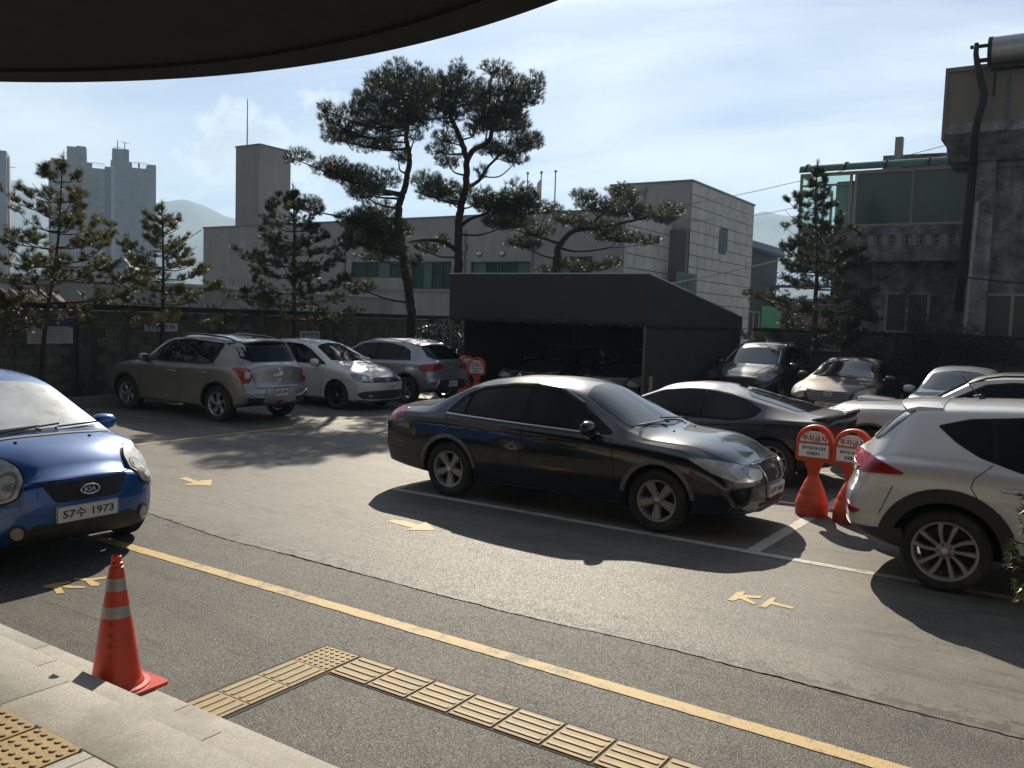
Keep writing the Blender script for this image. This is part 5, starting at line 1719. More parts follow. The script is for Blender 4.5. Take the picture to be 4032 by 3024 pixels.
# signs on the walls
M_SIGNW = mat('sign_white', (.42, .42, .40), .5)
M_SIGNB = mat('sign_navy', (.02, .025, .17), .5)
M_NAVY = mat('lettering_navy', (.03, .035, .16), .6)
M_REDTX = mat('lettering_red', (.38, .03, .03), .6)
def wall_sign(px0, py0, px1, py1, axis, val, txt, label, m=M_SIGNW, ink=M_NAVY, frac=(.86, .62)):
    a = on(px0, py0, **{axis: val}); c = on(px1, py1, **{axis: val})
    ctr = (a + c) / 2
    if axis == 'X': ux = Vector((0, 1, 0)); w = abs(c.y - a.y); nrm = Vector((1, 0, 0))
    else: ux = Vector((1, 0, 0)); w = abs(c.x - a.x); nrm = Vector((0, -1, 0))
    h = abs(c.z - a.z)
    uz = Vector((0, 0, 1))
    b = MB()
    q = [ctr + ux * s * w / 2 + uz * t_ * h / 2 + nrm * e for e in (0.0, .012) for s, t_ in ((-1, -1), (1, -1), (1, 1), (-1, 1))]
    b.add([p - ctr for p in q], [(3, 2, 1, 0), (4, 5, 6, 7), (0, 1, 5, 4), (1, 2, 6, 5), (2, 3, 7, 6), (3, 0, 4, 7)])
    o = b.build('wall_sign', m); o.location = ctr
    tag(o, label, 'sign')
    if txt: text_on('lettering', txt, w * frac[0], h * frac[1], nrm * .0145, ux, uz, ink, o, bold=.025, space=1.1)
    return o, ux, uz, nrm, w, h
SX = WX + .034
wall_sign(568, 1271, 698, 1305, 'X', SX, '전면주차', 'white sign with navy lettering on the left wall, above the silver SUV')
wall_sign(1180, 1303, 1257, 1332, 'X', SX, '경차전용', 'small white sign with navy lettering on the left wall above the white hatchback')
wall_sign(3192, 1355, 3309, 1386, 'Y', WY - .036, '전면주차', 'dim white sign on the back right wall above the dark saloon')
o, ux, uz, nrm, w, h = wall_sign(105, 1236, 286, 1352, 'X', SX, None, 'disabled parking sign, navy panel over white notice, on the left wall behind a leaning pine')
b = MB(); zt = h / 2
q = [ux * s * w / 2 + uz * t_ + nrm * e for e in (0.013, .018) for s, t_ in ((-1, zt - h * .40), (1, zt - h * .40), (1, zt), (-1, zt))]
b.add(q, [(4, 5, 6, 7), (0, 1, 5, 4), (1, 2, 6, 5), (2, 3, 7, 6), (3, 0, 4, 7)]); b.build('navy_panel', M_SIGNB, o)
text_on('lettering', 'P', w * .17, h * .31, nrm * .020 + uz * (h * .30) + ux * (w * .22), ux, uz, M_SIGNW, o, bold=.03)
b = MB()
def pu(x, y): return nrm * .0215 + uz * (h * .30 + y * h) + ux * (-w * .22 + x * h)
b.tube([pu(-.02, .13), pu(-.02, .135)], .010 * 2, 8)
b.tube([pu(-.02, .09), pu(-.015, -.01), pu(.07, -.01), pu(.11, -.11), pu(.14, -.10)], .010, 6)
b.tube([pu(-.015, .04), pu(.05, .04)], .008, 6)
b.tube([pu(-.02 + .09 * cos(a), -.07 + .085 * sin(a)) for a in np.linspace(2.2, 2.2 + 4.0, 14)], .009, 6)
b.build('wheelchair_symbol', M_SIGNW, o)
for i, (s_, ink) in enumerate((('여기는 장애인전용 주차구역입니다', M_NAVY), ('장애인 아닌 차량의 주차를 금합니다', M_NAVY), ('장애인 등의 편의증진에 관한 법률', M_NAVY), ('보장에 관한 법률 제27조에 의거 20', M_REDTX), ('만원이하의 과태료를 부과합니다', M_REDTX))):
    text_on('notice_line', s_, w * .84, h * .068, nrm * .0145 + uz * (h * (.03 - .108 * i)), ux, uz, ink, o)

# ------------------------------------------------------------------ fabric car shelter
M_TARP = mat('shelter_fabric', (0.037, 0.037, 0.036), 0.85, var=.10, vs=1.2, bump=.15, bs=90)
M_POLE = mat('shelter_pole', (.14, .14, .14), .5, .6)
FY = 18.3
pA = on(1774, 1076, Y=FY); pB = on(2552, 1081, Y=FY)
zt = (pA.z + pB.z) / 2
x0, x1 = pA.x, pB.x
zb = (on(1774, 1247, Y=FY).z + on(2543, 1292, Y=FY).z) / 2
pback = on(2936, 1249, X=x1)
yb = min(pback.y, 25.0)
zbk = on(2936, 1249, Y=yb).z
sh = empty('car_shelter', (x0, FY, 0), 0, 'dark grey fabric car shelter with a sloping top and scalloped front edge', 'shelter')
Wd, Dp = x1 - x0, yb - FY
def wavy(nx, nz, f):
    vs = []
    for j in range(nz + 1):
        for i in range(nx + 1):
            vs.append(f(i / nx, j / nz))
    fs = [(j * (nx + 1) + i, j * (nx + 1) + i + 1, (j + 1) * (nx + 1) + i + 1, (j + 1) * (nx + 1) + i) for j in range(nz) for i in range(nx)]
    return vs, fs
import mathutils
def nz3(x, y, z=0.0): return mathutils.noise.noise(Vector((x, y, z)))
def fabric(name, f, nx, nz, thick=.012):
    vs, fs = wavy(nx, nz, f)
    me = bpy.data.meshes.new(name); me.from_pydata(vs, [], fs)
    bm = bmesh.new(); bm.from_mesh(me); bmesh.ops.recalc_face_normals(bm, faces=bm.faces)
    bmesh.ops.solidify(bm, geom=list(bm.faces), thickness=thick); bm.to_mesh(me); bm.free()
    return link(name, me, sh, M_TARP, smooth=True)
nsc = 22
def front(u, v):
    low = zb - zt
    sc = -.045 * abs(sin(pi * u * nsc)) ** .8
    return (u * Wd, -.006 + .02 * nz3(u * 4, v * 3, 1), zt + v * (low + (sc if v > .99 else sc * max(0, (v - .9) * 10))))
fabric('front_valance', front, nsc * 8, 10)
fabric('roof_sheet', lambda u, v: (u * Wd, v * Dp, zt + (zbk - zt) * v - .03 * sin(pi * v * 4) ** 2 * .6 + .01 * nz3(u * 5, v * 5, 2)), 20, 24)
fabric('side_valance', lambda u, v: (Wd + .006 + .012 * nz3(u * 6, v * 2, 3), u * Dp, (zt + (zbk - zt) * u) * (1 - v) + v * (zb - .02 - .02 * abs(sin(u * pi * 14)))), 90, 8)
fabric('side_valance', lambda u, v: (-.006, u * Dp, (zt + (zbk - zt) * u) * (1 - v) + v * (zb - .02)), 30, 6)
fabric('side_curtain', lambda u, v: (Wd - .05 + .035 * sin(u * 34) * v, .1 + u * (Dp - .1), zb + .02 - v * (zb - .02)), 80, 6)
fabric('side_curtain', lambda u, v: (.05 + .03 * sin(u * 30) * v, .62 + u * (Dp - .62), zb + .02 - v * (zb - .02)), 60, 6)
fabric('back_curtain', lambda u, v: (u * Wd, Dp - .06, zbk - .05 - v * (zbk - .08)), 20, 4)
for x in (.04, Wd * .5 - 0.6, Wd - .04):
    for y, zz in ((.04, zt - .05), (Dp - .08, zbk - .06)):
        if y < 1 and x == Wd * .5 - 0.6: continue
        b = MB(); b.tube([(x, y, 0), (x, y, zz)], .028, 8); b.build('pole', M_POLE, sh)
b = MB(); b.tube([(-.75, -.05, .1), (.04, .04, zb + .1)], .014, 6); b.build('guy_pole', M_POLE, sh)
b = MB(); b.box(-.03, Wd + .03, -.02, .02, zt - .005, zt + .025); b.build('top_rail', mat('rail_light', (.45, .44, .42), .4, .3), sh)
b = MB(); b.tube([(Wd + .01, 0, zt + .02), (Wd + .01, Dp, zbk + .02)], .012, 6); b.build('side_rail', M_CHROME, sh)
# a wooden stake in front of it
p = on(2560, 1550, Y=17.6)
b = MB(); b.box(-.035, .035, -.02, .02, 0, .95); o = b.build('wooden_stake', mat('raw_wood', (.32, .22, .12), .8, var=.2, vs=12, coord='obj'), bevel=.004)
o.location = (p.x, 17.6, 0); tag(o, 'upright bare wooden stake standing at the right end of the shelter mouth', 'post')

# ------------------------------------------------------------------ main grey building with stair tower
M_REND = mat('grey_render', (0.33, 0.33, 0.31), 0.9, streak=.16, var=.07, vs=.5, bump=.25, bs=25, dirt=(.275, .275, .26), dirt_amt=.35, dirt_scale=.5)
M_REND2 = mat('tower_render', (0.27, 0.262, 0.245), 0.9, streak=.12, var=.07, vs=.5, bump=.25, bs=25)
M_TRIM = mat('parapet_cap', (0.16, 0.18, 0.19), 0.5, .3)
M_WFR = mat('window_frame_dark', (.03, .032, .034), .5)
M_WFW = mat('window_frame_light', (.35, .35, .33), .5)
M_GRN = mat('green_glass', (.012, .055, .045), .45, spec=.15, var=.5, vs=1.2)
M_GRN2 = mat('blind_behind_glass', (.08, .17, .13), .5, spec=.15)
mb_ = empty('grey_building', (-35, 39, 0), 0, 'long grey rendered office building with green glazing and stone clad end wall', 'building')
BX0, BX1, BY = -51.3, -19.1, 39.0
BZ = 7.6
def L_(v): return (v[0] + 35, v[1] - 39, v[2])
def fl(x): return x + 35
wins = []
for (x0_, x1_, y0_, y1_) in ((1383, 1582, 1030, 1094), (1618, 1775, 1030, 1139), (1853, 2087, 1030, 1139), (1150, 1260, 1030, 1094), (2200, 2330, 1010, 1094)):
    a = on(x0_, y0_, Y=BY); c = on(x1_, y1_, Y=BY)
    wins.append((fl(a.x), fl(c.x), c.z, (a.z + on(x1_, y0_, Y=BY).z) / 2))
wall_with_openings('wall', fl(BX0), fl(BX1), 0, BZ, wins, 0, .3, M_REND, mb_)
b = MB(); b.box(fl(BX0), fl(BX0) + .3, .302, 14, 0, BZ); b.box(fl(BX1) - .32, fl(BX1) - .02, .302, 5.9, 0, BZ); b.build('side_wall', M_REND, mb_)
b = MB(); b.box(fl(BX0) + .3, fl(BX1) - .32, .302, 14, BZ - .5, BZ - .3); b.build('roof', M_REND, mb_)
b = MB(); b.box(fl(BX0) - .05, fl(BX1) + .05, -.05, .36, BZ + .002, BZ + .10); b.build('parapet_cap', M_TRIM, mb_)
for w_ in wins:
    f = MB()
    x0_, x1_, z0_, z1_ = w_
    t_ = .06
    f.box(x0_, x1_, .10, .18, z0_, z0_ + t_); f.box(x0_, x1_, .10, .18, z1_ - t_, z1_); f.box(x0_, x0_ + t_, .10, .18, z0_ + t_, z1_ - t_); f.box(x1_ - t_, x1_, .10, .18, z0_ + t_, z1_ - t_)
    n = 4 if x1_ - x0_ > 2.5 else 3
    for k in range(1, n):
        xx = x0_ + (x1_ - x0_) * k / n
        f.box(xx - .03, xx + .03, .105, .175, z0_ + t_, z1_ - t_)
    fo = f.build('window', M_WFR, mb_)
    for k in range(n):
        xa, xb_ = x0_ + (x1_ - x0_) * k / n, x0_ + (x1_ - x0_) * (k + 1) / n
        p_ = MB(); p_.box(xa, xb_, .185, .20, z0_, z1_); p_.build('pane', M_GRN if (k + int(x0_)) % 3 else M_GRN2, fo)
p = on(1600, 1146, Y=BY)
b = MB(); b.box(fl(BX0) + 9, fl(-20.5), -.9, -.002, p.z - .1, p.z + .05); b.build('ledge', mat('ledge_pale', (.22, .22, .21), .8), mb_)
b = MB(); b.box(fl(BX0) + 9, fl(-20.5), -.85, -.05, 0, p.z - .1); b.build('lower_storey', M_REND, mb_)
M_VENT = mat('vent_steel', (.5, .5, .5), .25, 1.0)
for (px, py) in ((1889, 1001), (1979, 1000), (1398, 1002), (1452, 1002), (1546, 1002)):
    p = on(px, py, Y=BY)
    b = MB(); b.lathe([(0, -.14), (.09, -.13), (.16, -.07), (.18, 0), (.16, .0)], 16, 'y'); o = b.build('vent_cowl', M_VENT, mb_, smooth=True); o.location = (fl(p.x), -.01, p.z)
for px in (1360, 1831, 2097):
    p = on(px, 1000, Y=BY)
    b = MB(); b.tube([(0, -.07, p.z + (1.3 if px != 1360 else .4)), (0, -.07, 3.4)], .055, 8); b.box(-.16, .16, -.2, -.002, p.z + .2, p.z + .5)
    o = b.build('downpipe', mat('pipe_beige', (.22, .21, .19), .5), mb_); o.location.x = fl(p.x)
# higher block at the right end
TX0, TX1, TY0, TY1, TZ = -23.0, -18.1, 44.9, 55.5, 9.8
b = MB(); b.box(fl(TX0), fl(TX1) - .03, TY0 - 39, TY1 - 39, 0, TZ); b.build('upper_block', M_REND, mb_)
b = MB(); b.box(fl(TX0) - .05, fl(TX1) + .06, TY0 - 39 - .06, TY1 - 39 + .06, TZ + .002, TZ + .10); b.build('parapet_cap', M_TRIM, mb_)
b = MB(); b.tube([(fl(-20.9), TY0 - 39 - .08, TZ - .3), (fl(-20.9), TY0 - 39 - .08, BZ)], .06, 8); b.box(fl(-20.9) - .15, fl(-20.9) + .15, TY0 - 39 - .22, TY0 - 39 - .002, TZ - .5, TZ - .2); b.build('downpipe', MATS['pipe_beige'], mb_)
M_STONE = mat('cladding_stone', (0.58, 0.56, 0.50), 0.75, var=.12, vs=1.5, rnd=.06, fleck=.08, dirt=(.46, .44, .39), dirt_amt=.28, dirt_scale=.9)
M_STJ = mat('cladding_joint', (.05, .048, .042), .9)
def clad(x, y0, y1, z0, z1, pw, ph, holes):
    b = MB(); b.box(x - .03, x - .012, y0, y1, z0, z1); b.build('cladding_back', M_STJ, mb_)
    ny, nzn = max(1, round((y1 - y0) / pw)), max(1, round((z1 - z0) / ph))
    dy, dz = (y1 - y0) / ny, (z1 - z0) / nzn
    m_ = MB(); m_.box(-.012, .012, -dy / 2 + .02, dy / 2 - .02, -dz / 2 + .02, dz / 2 - .02); pm = m_.mesh('cladding_panel'); pm.materials.append(M_STONE)
    r_ = random.Random(int(y0 * 10))
    for i in range(ny):
        for j in range(nzn):
            yc, zc_ = y0 + dy * (i + .5), z0 + dz * (j + .5)
            if any(h[0] < yc < h[1] and h[2] < zc_ < h[3] for h in holes): continue
            o = link('cladding_panel', pm, mb_); o.location = (x + r_.uniform(-.002, .002), yc, zc_)
# openings in the stone wall
wa = [(on(px0, py0, X=TX1).y - 39, on(px1, py0, X=TX1).y - 39, on(px0, py1, X=TX1).z, on(px0, py0, X=TX1).z) for px0, py0, px1, py1 in ((2832, 900, 2862, 1000), (2663, 1068, 2745, 1180))]
clad(fl(TX1), TY0 - 39, TY1 - 39, 0, TZ, 1.13, .66, wa)
clad(fl(BX1), .0, 5.9, 0, BZ - .02, 1.13, .66, [])
for (ya, yb2, za, zb2) in wa:
    b = MB(); b.box(fl(TX1) - .028, fl(TX1) + .02, ya, yb2, za, zb2); o = b.build('window', M_WFR, mb_)
    for k in range(2):
        p_ = MB(); y_0, y_1 = ya + (yb2 - ya) * (.1 + .42 * k), ya + (yb2 - ya) * (.46 + .42 * k)
        p_.box(fl(TX1) + .021, fl(TX1) + .03, y_0, y_1, za + .12, zb2 - .12); p_.build('pane', M_GRN, o)
b = MB(); b.box(fl(BX1) - .02, fl(TX1) - .04, 5.5, 5.88, 0, 7.2); b.build('dark_return', mat('dark_stone', (.12, .12, .125), .7), mb_)
# stair tower
a = on(928, 700, Y=BY + .5); c = on(1021, 700, Y=BY + .5)
e = on(1144, 700, X=c.x)
ttop = on(1021, 572, Y=BY + .5).z
b = MB(); b.box(fl(a.x), fl(c.x), .5, e.y - 39, 0, ttop); b.build('stair_tower', M_REND2, mb_)
b = MB(); b.box(fl(a.x) - .04, fl(c.x) + .04, .46, e.y - 39 + .04, ttop + .002, ttop + .12); b.build('parapet_cap', M_TRIM, mb_)
q = on(973, 575, Y=BY + 1.0); q2 = on(973, 390, Y=BY + 1.0)
b = MB(); b.tube([(fl(q.x), 1.0, ttop), (fl(q.x), 1.0, q2.z)], [.045, .03], 6); b.build('lightning_rod', M_POLE, mb_)
# flagpoles on its roof
for i, (px, py0, py1) in enumerate(((2078, 686, 870), (2132, 683, 860), (2188, 679, 850))):
    p0 = on(px, py1, Y=BY + 3); p1 = on(px, py0, Y=BY + 3)
    b = MB(); b.tube([(0, 0, BZ - .35), (0, 0, p1.z)], [.05, .035], 8)
    fo = empty('flagpole', (p1.x, BY + 3, 0), 0, ['short bare steel flagpole on the grey roof, leftmost of the three', 'steel flagpole carrying a furled pale flag on the grey roof', 'bare steel flagpole, rightmost of the three on the grey roof'][i], 'flagpole', 'flagpoles on the grey roof')
    b.build('pole', mat('pole_steel', (.35, .35, .36), .35, .7), fo)
    b = MB(); b.lathe([(0, .10), (.07, .05), (.09, 0), (.07, -.05), (0, -.10)], 10); o = b.build('finial', MATS['pole_steel'], fo, smooth=True); o.location = (0, 0, p1.z + .05)
    if i == 1:
        f = MB(); f.add([(-.02, 0, p1.z - .3), (-.28, .05, p1.z - .5), (-.35, -.05, p1.z - 1.2), (-.20, .06, p1.z - 1.5), (-.05, 0, p1.z - 1.5), (-.02, .02, p1.z - .3)], [(0, 1, 2, 3, 4)])
        f.build('flag', mat('flag_cloth', (.5, .45, .48), .9), fo)

# ------------------------------------------------------------------ old house at the right
M_OLD = mat('stained_render', (0.25, 0.255, 0.27), 0.9, streak=.45, var=.12, vs=1.1, dirt=(.028, .027, .025), dirt_amt=.62, dirt_scale=1.9, bump=.5, bs=20)
M_OLDW = mat('stained_pillar', (0.30, 0.305, 0.33), 0.9, streak=.35, var=.10, vs=1.5, dirt=(.03, .03, .028), dirt_amt=.42, dirt_scale=2.4, bump=.4, bs=20)
M_CREAM = mat('soffit_cream', (.18, .165, .13), .9, var=.1, vs=1)
M_GREENP = mat('green_roof_sheet', (.03, .12, .085), .45, spec=.6, coat=.2, var=.2, vs=2)
M_GLG = mat('greenish_glazing', (.045, .11, .085), .12, spec=.7)
M_ALU = mat('aluminium_old', (.30, .28, .25), .5, .4)
M_PIPE = mat('black_lagging', (.015, .015, .015), .8, bump=.5, bs=30)
HY = 29.0
hs = empty('old_house', (0, HY, 0), 0, 'old stained two storey house with green glazed balcony and big black drainpipe', 'house')
def H(px, py, Y=HY):
    p = on(px, py, Y=Y); return (p.x, p.z)
xl, zfl = H(3136, 1039); _, ztop = H(3145, 690)
xr_ = H(3838, 900)[0]
zpar = H(3400, 890)[1]
zen = (H(3145, 690)[1] + H(3828, 640)[1]) / 2
zl = (H(3136, 1030)[1])
b = MB(); b.box(xl + .9, xr_ + 1, 1.0, 9, 0, zen - .15); b.build('wall', M_OLD, hs)
# balcony parapet with a band of balusters
zb0, zb1 = H(3500, 968)[1], H(3500, 925)[1]
bx0, bx1 = H(3375, 940)[0], H(3775, 940)[0]
b = MB()
b.box(xl, bx0, 0, .18, zl, zpar); b.box(bx1, xr_, 0, .18, zl, zpar); b.box(bx0, bx1, 0, .18, zl, zb0); b.box(bx0, bx1, 0, .18, zb1, zpar)
b.box(xl, xr_, .182, 1.0, zl, zl + .2)
b.box(xl, xl + .15, .182, 6, zl, zpar)
b.build('balcony', M_OLD, hs)
b = MB(); b.box(bx0, bx1, .30, .33, zb0, zb1); b.build('balcony_lining', mat('ochre_panel', (.40, .28, .12), .8), hs)
for i in range(7 * 3 + 1):
    x = bx0 + (bx1 - bx0) * i / 21
    w_ = MB(); hh = (zb1 - zb0) / 2
    w_.lathe([(.04, -hh), (.07, -hh + .05), (.035, -hh * .4), (.075, 0), (.035, hh * .4), (.07, hh - .05), (.04, hh)], 8) if i % 3 else w_.box(-.09, .09, -.07, .07, -hh, hh)
    o = w_.build('baluster', mat('baluster_paint', (.22, .22, .22), .8), hs); o.location = (x, .09, (zb0 + zb1) / 2)
# curved soffit at the balcony's left end
b = MB(); b.tube([(xl + .05, .5, zl - .0), (xl + .6, .5, zl - .22), (xl + 1.1, .5, zl - .3)], [.08, .22, .3], 10); b.build('balcony_bracket', M_OLDW, hs, smooth=True)
# glazed enclosure
fr = MB()
cols = [H(px, 800)[0] for px in (3150, 3240, 3345, 3365, 3590, 3830)]
for x in cols: fr.box(x - .04, x + .04, .02, .10, zpar, zen)
fr.box(xl, xr_, .01, .11, zpar, zpar + .06); fr.box(xl, xr_, .01, .11, zen - .10, zen)
fr.box(cols[0], cols[2], .015, .105, zen - .42, zen - .36)
fr.box(xl, xl + .08, .12, 4.0, zen - .10, zen); fr.box(xl, xl + .08, 3.9, 4.0, zpar, zen - .1); fr.box(xl, xl + .06, 1.9, 1.98, zpar, zen - .1)
fr.build('window_frame', M_ALU, hs)
M_CLR = mat('clear_green_glass', (.62, .84, .76), .05)
M_CLR.node_tree.nodes['Principled BSDF'].inputs['Transmission Weight'].default_value = .9
M_CLR.node_tree.nodes['Principled BSDF'].inputs['IOR'].default_value = 1.05
for i in range(5):
    if cols[i + 1] - cols[i] < .3: continue
    p_ = MB(); p_.box(cols[i] + .04, cols[i + 1] - .04, .05, .06, zpar + .06, zen - .10)
    p_.build('glazing', M_CLR if i < 2 else M_GLG, hs)
b = MB(); b.box(xl + .9, xl + 1.6, .9, .98, zpar, zen - .2); b.build('curtain', mat('curtain_mint', (.26, .36, .32), .8), hs)
M_NET = mat('window_net', (.10, .10, .07), .8)
nt_ = MB()
x_ = cols[3] + .1
while x_ < cols[5] - .1:
    nt_.box(x_, x_ + .008, -.006, .002, zpar + .06, zen - .1); x_ += .075
z_ = zpar + .1
while z_ < zen - .1:
    nt_.box(cols[3] + .04, cols[5] - .04, -.010, -.006, z_, z_ + .008); z_ += .075
q = nt_.build('security_net', M_NET, hs); q['kind'] = 'stuff'
for (pa, pb_, y0_, y1_) in ((3380, 3560, 700, 830), (3612, 3680, 700, 800), (3720, 3815, 700, 800)):
    xa, za = H(pa, y1_, HY + 1); xb_, zb_ = H(pb_, y0_, HY + 1)
# round-edged green roof
prof = [(-.12, zen + .02), (-.10, zen + .14), (.0, zen + .25), (.3, zen + .31), (1.1, zen + .33), (1.1, zen + .29), (.3, zen + .27), (.03, zen + .21), (-.06, zen + .12), (-.08, zen + .02)]
b = MB(); b.prism([(y, z) for y, z in prof], 0, xl - .05, xr_ - .02); b.build('canopy_roof', M_GREENP, hs, sharp=50)
for i in range(5):
    x = xl + .15 + (xr_ - xl - .3) * i / 4
    pr2 = [(y * 1.0 - .02, z + .02) for y, z in prof[:5]] + [(y, z) for y, z in prof[4::-1]]
    b = MB(); b.tube([(x, y - .01, z + .01) for y, z in prof[:5]], .035, 6); b.build('roof_strap', M_PIPE, hs)
b = MB(); b.box(H(3473, 640)[0] - .02, H(3500, 640)[0], 2.0, 2.3, zen, H(3480, 543, HY + 2)[1]); b.build('chimney', mat('flue_grey', (.28, .28, .28), .6), hs)
b = MB(); b.prism([(H(3480, 615, HY + 2.5)[0], zen + .1), (xr_ + 1, zen + .1), (xr_ + 1, H(3780, 605, HY + 2.5)[1]), (H(3480, 620, HY + 2.5)[0], H(3480, 615, HY + 2.5)[1])], 1, 2.4, 8); b.build('upper_roof', M_OLD, hs)
# pillar and projecting right part
HY2 = 28.2
px0 = on(3822, 1000, Y=HY2).x; px1 = on(3905, 900, Y=HY2).x
zc_b = on(3780, 640, Y=HY2).z
b = MB(); b.box(px0, px1, HY2 - HY, 2, 0, zc_b + .4); b.build('pillar', M_OLDW, hs)
b = MB(); b.box(px1 + .002, px1 + 8, HY2 - HY + .35, 9, 0, zc_b + 1.4); b.build('wall', M_OLD, hs)
b = MB(); b.box(px1 - .25, px1 + 8, HY2 - HY + .28, HY2 - HY + .348, zc_b - .15, zc_b + .25); b.build('string_course', M_OLDW, hs)
# upper projecting balcony box with slanted underside
a = on(3716, 545, Y=27.0); t_ = on(3716, 290, Y=27.0); c_ = on(3770, 640, Y=27.9)
y0_ = 27.0 - HY
b = MB(); b.box(a.x, a.x + 9, y0_, y0_ + .12, a.z + .35, t_.z); b.build('upper_parapet', M_CREAM, hs)
b = MB(); b.prism([(y0_ - .02, a.z + .10), (y0_ - .02, a.z + .35), (1.5, a.z + .35), (1.5, zc_b), (y0_ + 1.05, zc_b)], 0, a.x + .02, a.x + 9); b.build('upper_slab', M_OLDW, hs)
b = MB(); b.box(a.x - .06, a.x + 9, y0_ - .06, y0_ + .16, t_.z, t_.z + .12); b.box(a.x - .06, a.x + .02, y0_ - .05, y0_ + 2.5, a.z - .05, t_.z + .1); b.build('parapet_rail', mat('rail_grey', (.16, .155, .15), .6, .2), hs)
for x in (a.x + 1.45, a.x + 3.2):
    b = MB(); b.box(x, x + .08, y0_ - .03, y0_ - .002, a.z + .38, t_.z - .01); b.build('panel_joint', M_OLD, hs)
# the drainpipe
pp = [on(3845, 170, Y=26.8), on(3843, 215, Y=26.8), on(3850, 265, Y=26.75), on(3868, 345, Y=26.7), on(3876, 370, Y=26.7), on(3868, 410, Y=26.75), on(3850, 470, Y=26.75), on(3838, 540, Y=26.8), on(3835, 590, Y=27.25), on(3832, 650, Y=27.85), on(3818, 800, Y=28.08), on(3795, 1000, Y=28.1), on(3772, 1225, Y=28.1)]
b = MB(); b.tube([(p.x, p.y - HY, p.z) for p in pp], [.06, .07, .085, .09, .095, .095, .095, .095, .10, .11, .115, .115, .115], 10); b.build('drainpipe', M_PIPE, hs, smooth=True)
b = MB(); b.tube([(pp[-3].x + .22, 27.9 - HY, pp[-3].z), (pp[-1].x + .22, 27.9 - HY, 2.0)], .05, 8); b.build('thin_pipe', mat('pipe_grey', (.3, .3, .3), .5), hs)
# windows in the ground floor
for (xa_, ya_, xb__, yb_, Y_) in ((3484, 1153, 3660, 1308, HY + 1.0), (3869, 1158, 4100, 1330, HY2 + .35)):
    p0 = on(xa_, yb_, Y=Y_); p1 = on(xb__, ya_, Y=Y_)
    y_ = Y_ - HY
    f = MB(); f.box(p0.x, p1.x, y_ - .08, y_ - .002, p0.z, p0.z + .06); f.box(p0.x, p1.x, y_ - .08, y_ - .002, p1.z - .06, p1.z); 
    n = 2
    for k in range(n + 1):
        x = p0.x + (p1.x - p0.x) * k / n
        f.box(x - .04, x + .04, y_ - .08, y_ - .002, p0.z + .06, p1.z - .06)
    fo = f.build('window', M_ALU, hs)
    for k in range(n):
        x = p0.x + (p1.x - p0.x) * k / n
        p_ = MB(); p_.box(x + .04, x + (p1.x - p0.x) / n - .04, y_ - .05, y_ - .04, p0.z + .06, p1.z - .06); p_.build('pane', mat('dull_pane', (.055, .053, .048), .3, spec=.6), fo)
# solar water tank
c0 = on(3893, 205, Y=26.9)
wt = empty('water_tank', (c0.x, 26.9, c0.z), 0, 'horizontal cylindrical steel water tank on the roof edge of the old house', 'tank')
b = MB(); b.lathe([(0, 0), (.33, .02), (.37, .06), (.37, 2.9), (0, 2.9)], 24, 'x'); b.build('tank', mat('tank_steel', (.36, .36, .37), .38, .7, var=.15, vs=2), wt, sharp=40)
b = MB(); b.lathe([(0.375, 0.0), (.385, .0), (.385, .1), (.375, .1)], 24, 'x', closed=True); b.build('end_band', M_PIPE, wt)
text_on('lettering', '햇빛', 1.0, .22, (1.75, -.375, .06), (1, 0, 0), (0, 0, 1), M_NAVY, wt, bold=.02)
b = MB(); b.box(1.1, 1.45, -.382, -.374, -.03, .14); b.build('badge_panel', mat('badge_pale', (.40, .36, .30), .5), wt)
b = MB(); b.box(.1, 3, -.2, .2, -.5, -.42); b.tube([(.2, -.1, -.45), (.2, -.1, -1.2)], .03, 6); b.tube([(.12, -.15, -.42), (.12, -.15, -.1)], .04, 6); b.build('tank_stand', M_PIPE, wt)
b = MB(); b.tube([(-.45, 0, .18), (-.05, 0, .18), (.05, 0, .2)], .05, 6); b.tube([(-.25, 0, -.2), (.05, 0, -.2)], .06, 6); b.build('tank_pipe', M_PIPE, wt)

# ------------------------------------------------------------------ buildings further off
def flat_on(px, py, D): return on(px, py, D=D)
# blue roofed school hall
Yb = 78.0
p0 = on(2920, 1117, Y=Yb); p1 = on(3330, 1117, Y=Yb); pt = on(2990, 1073, Y=Yb + 6)
bh = empty('blue_roof_hall', (p0.x, Yb, 0), 0, 'brick hall with a ribbed blue metal roof, between the grey building and the old house', 'building')
wd = p1.x - p0.x
M_BLUE = mat('blue_metal', (.05, .13, .26), .35, .3)
M_BRICK = mat('brick_far', (.22, .10, .075), .85, var=.15, vs=1.5)
b = MB(); b.box(0, wd, 0, 12, 0, p0.z - 1.4); b.build('brick_wall', M_BRICK, bh)
b = MB(); b.box(0, wd, -.4, -.02, p0.z - 1.75, p0.z - 1.3); b.build('white_beam', M_WFW, bh)
b = MB(); b.prism([(-1.2, p0.z - .15), (6, pt.z), (6, pt.z - .2), (-1.2, p0.z - .4)], 0, -1, wd + 2); b.build('roof', M_BLUE, bh)
rb = MB(); x = -1
sl = (pt.z - p0.z + .15) / 7.2
while x < wd + 2:
    rb.add([(x, -1.22, p0.z - .15), (x + .18, -1.22, p0.z - .15), (x + .18, 6, pt.z + .002), (x, 6, pt.z + .002), (x + .04, -1.22, p0.z), (x + .14, -1.22, p0.z), (x + .14, 6, pt.z + .15), (x + .04, 6, pt.z + .15)], [(0, 4, 7, 3), (4, 5, 6, 7), (1, 2, 6, 5), (0, 1, 5, 4), (3, 7, 6, 2)]); x += .62
q = rb.build('roof_ribs', mat('rib_pale_blue', (.30, .40, .50), .3, .5), bh); q['kind'] = 'stuff'
pp_ = on(2978, 1160, Y=Yb); pq = on(3000, 1160, Y=Yb - .5)
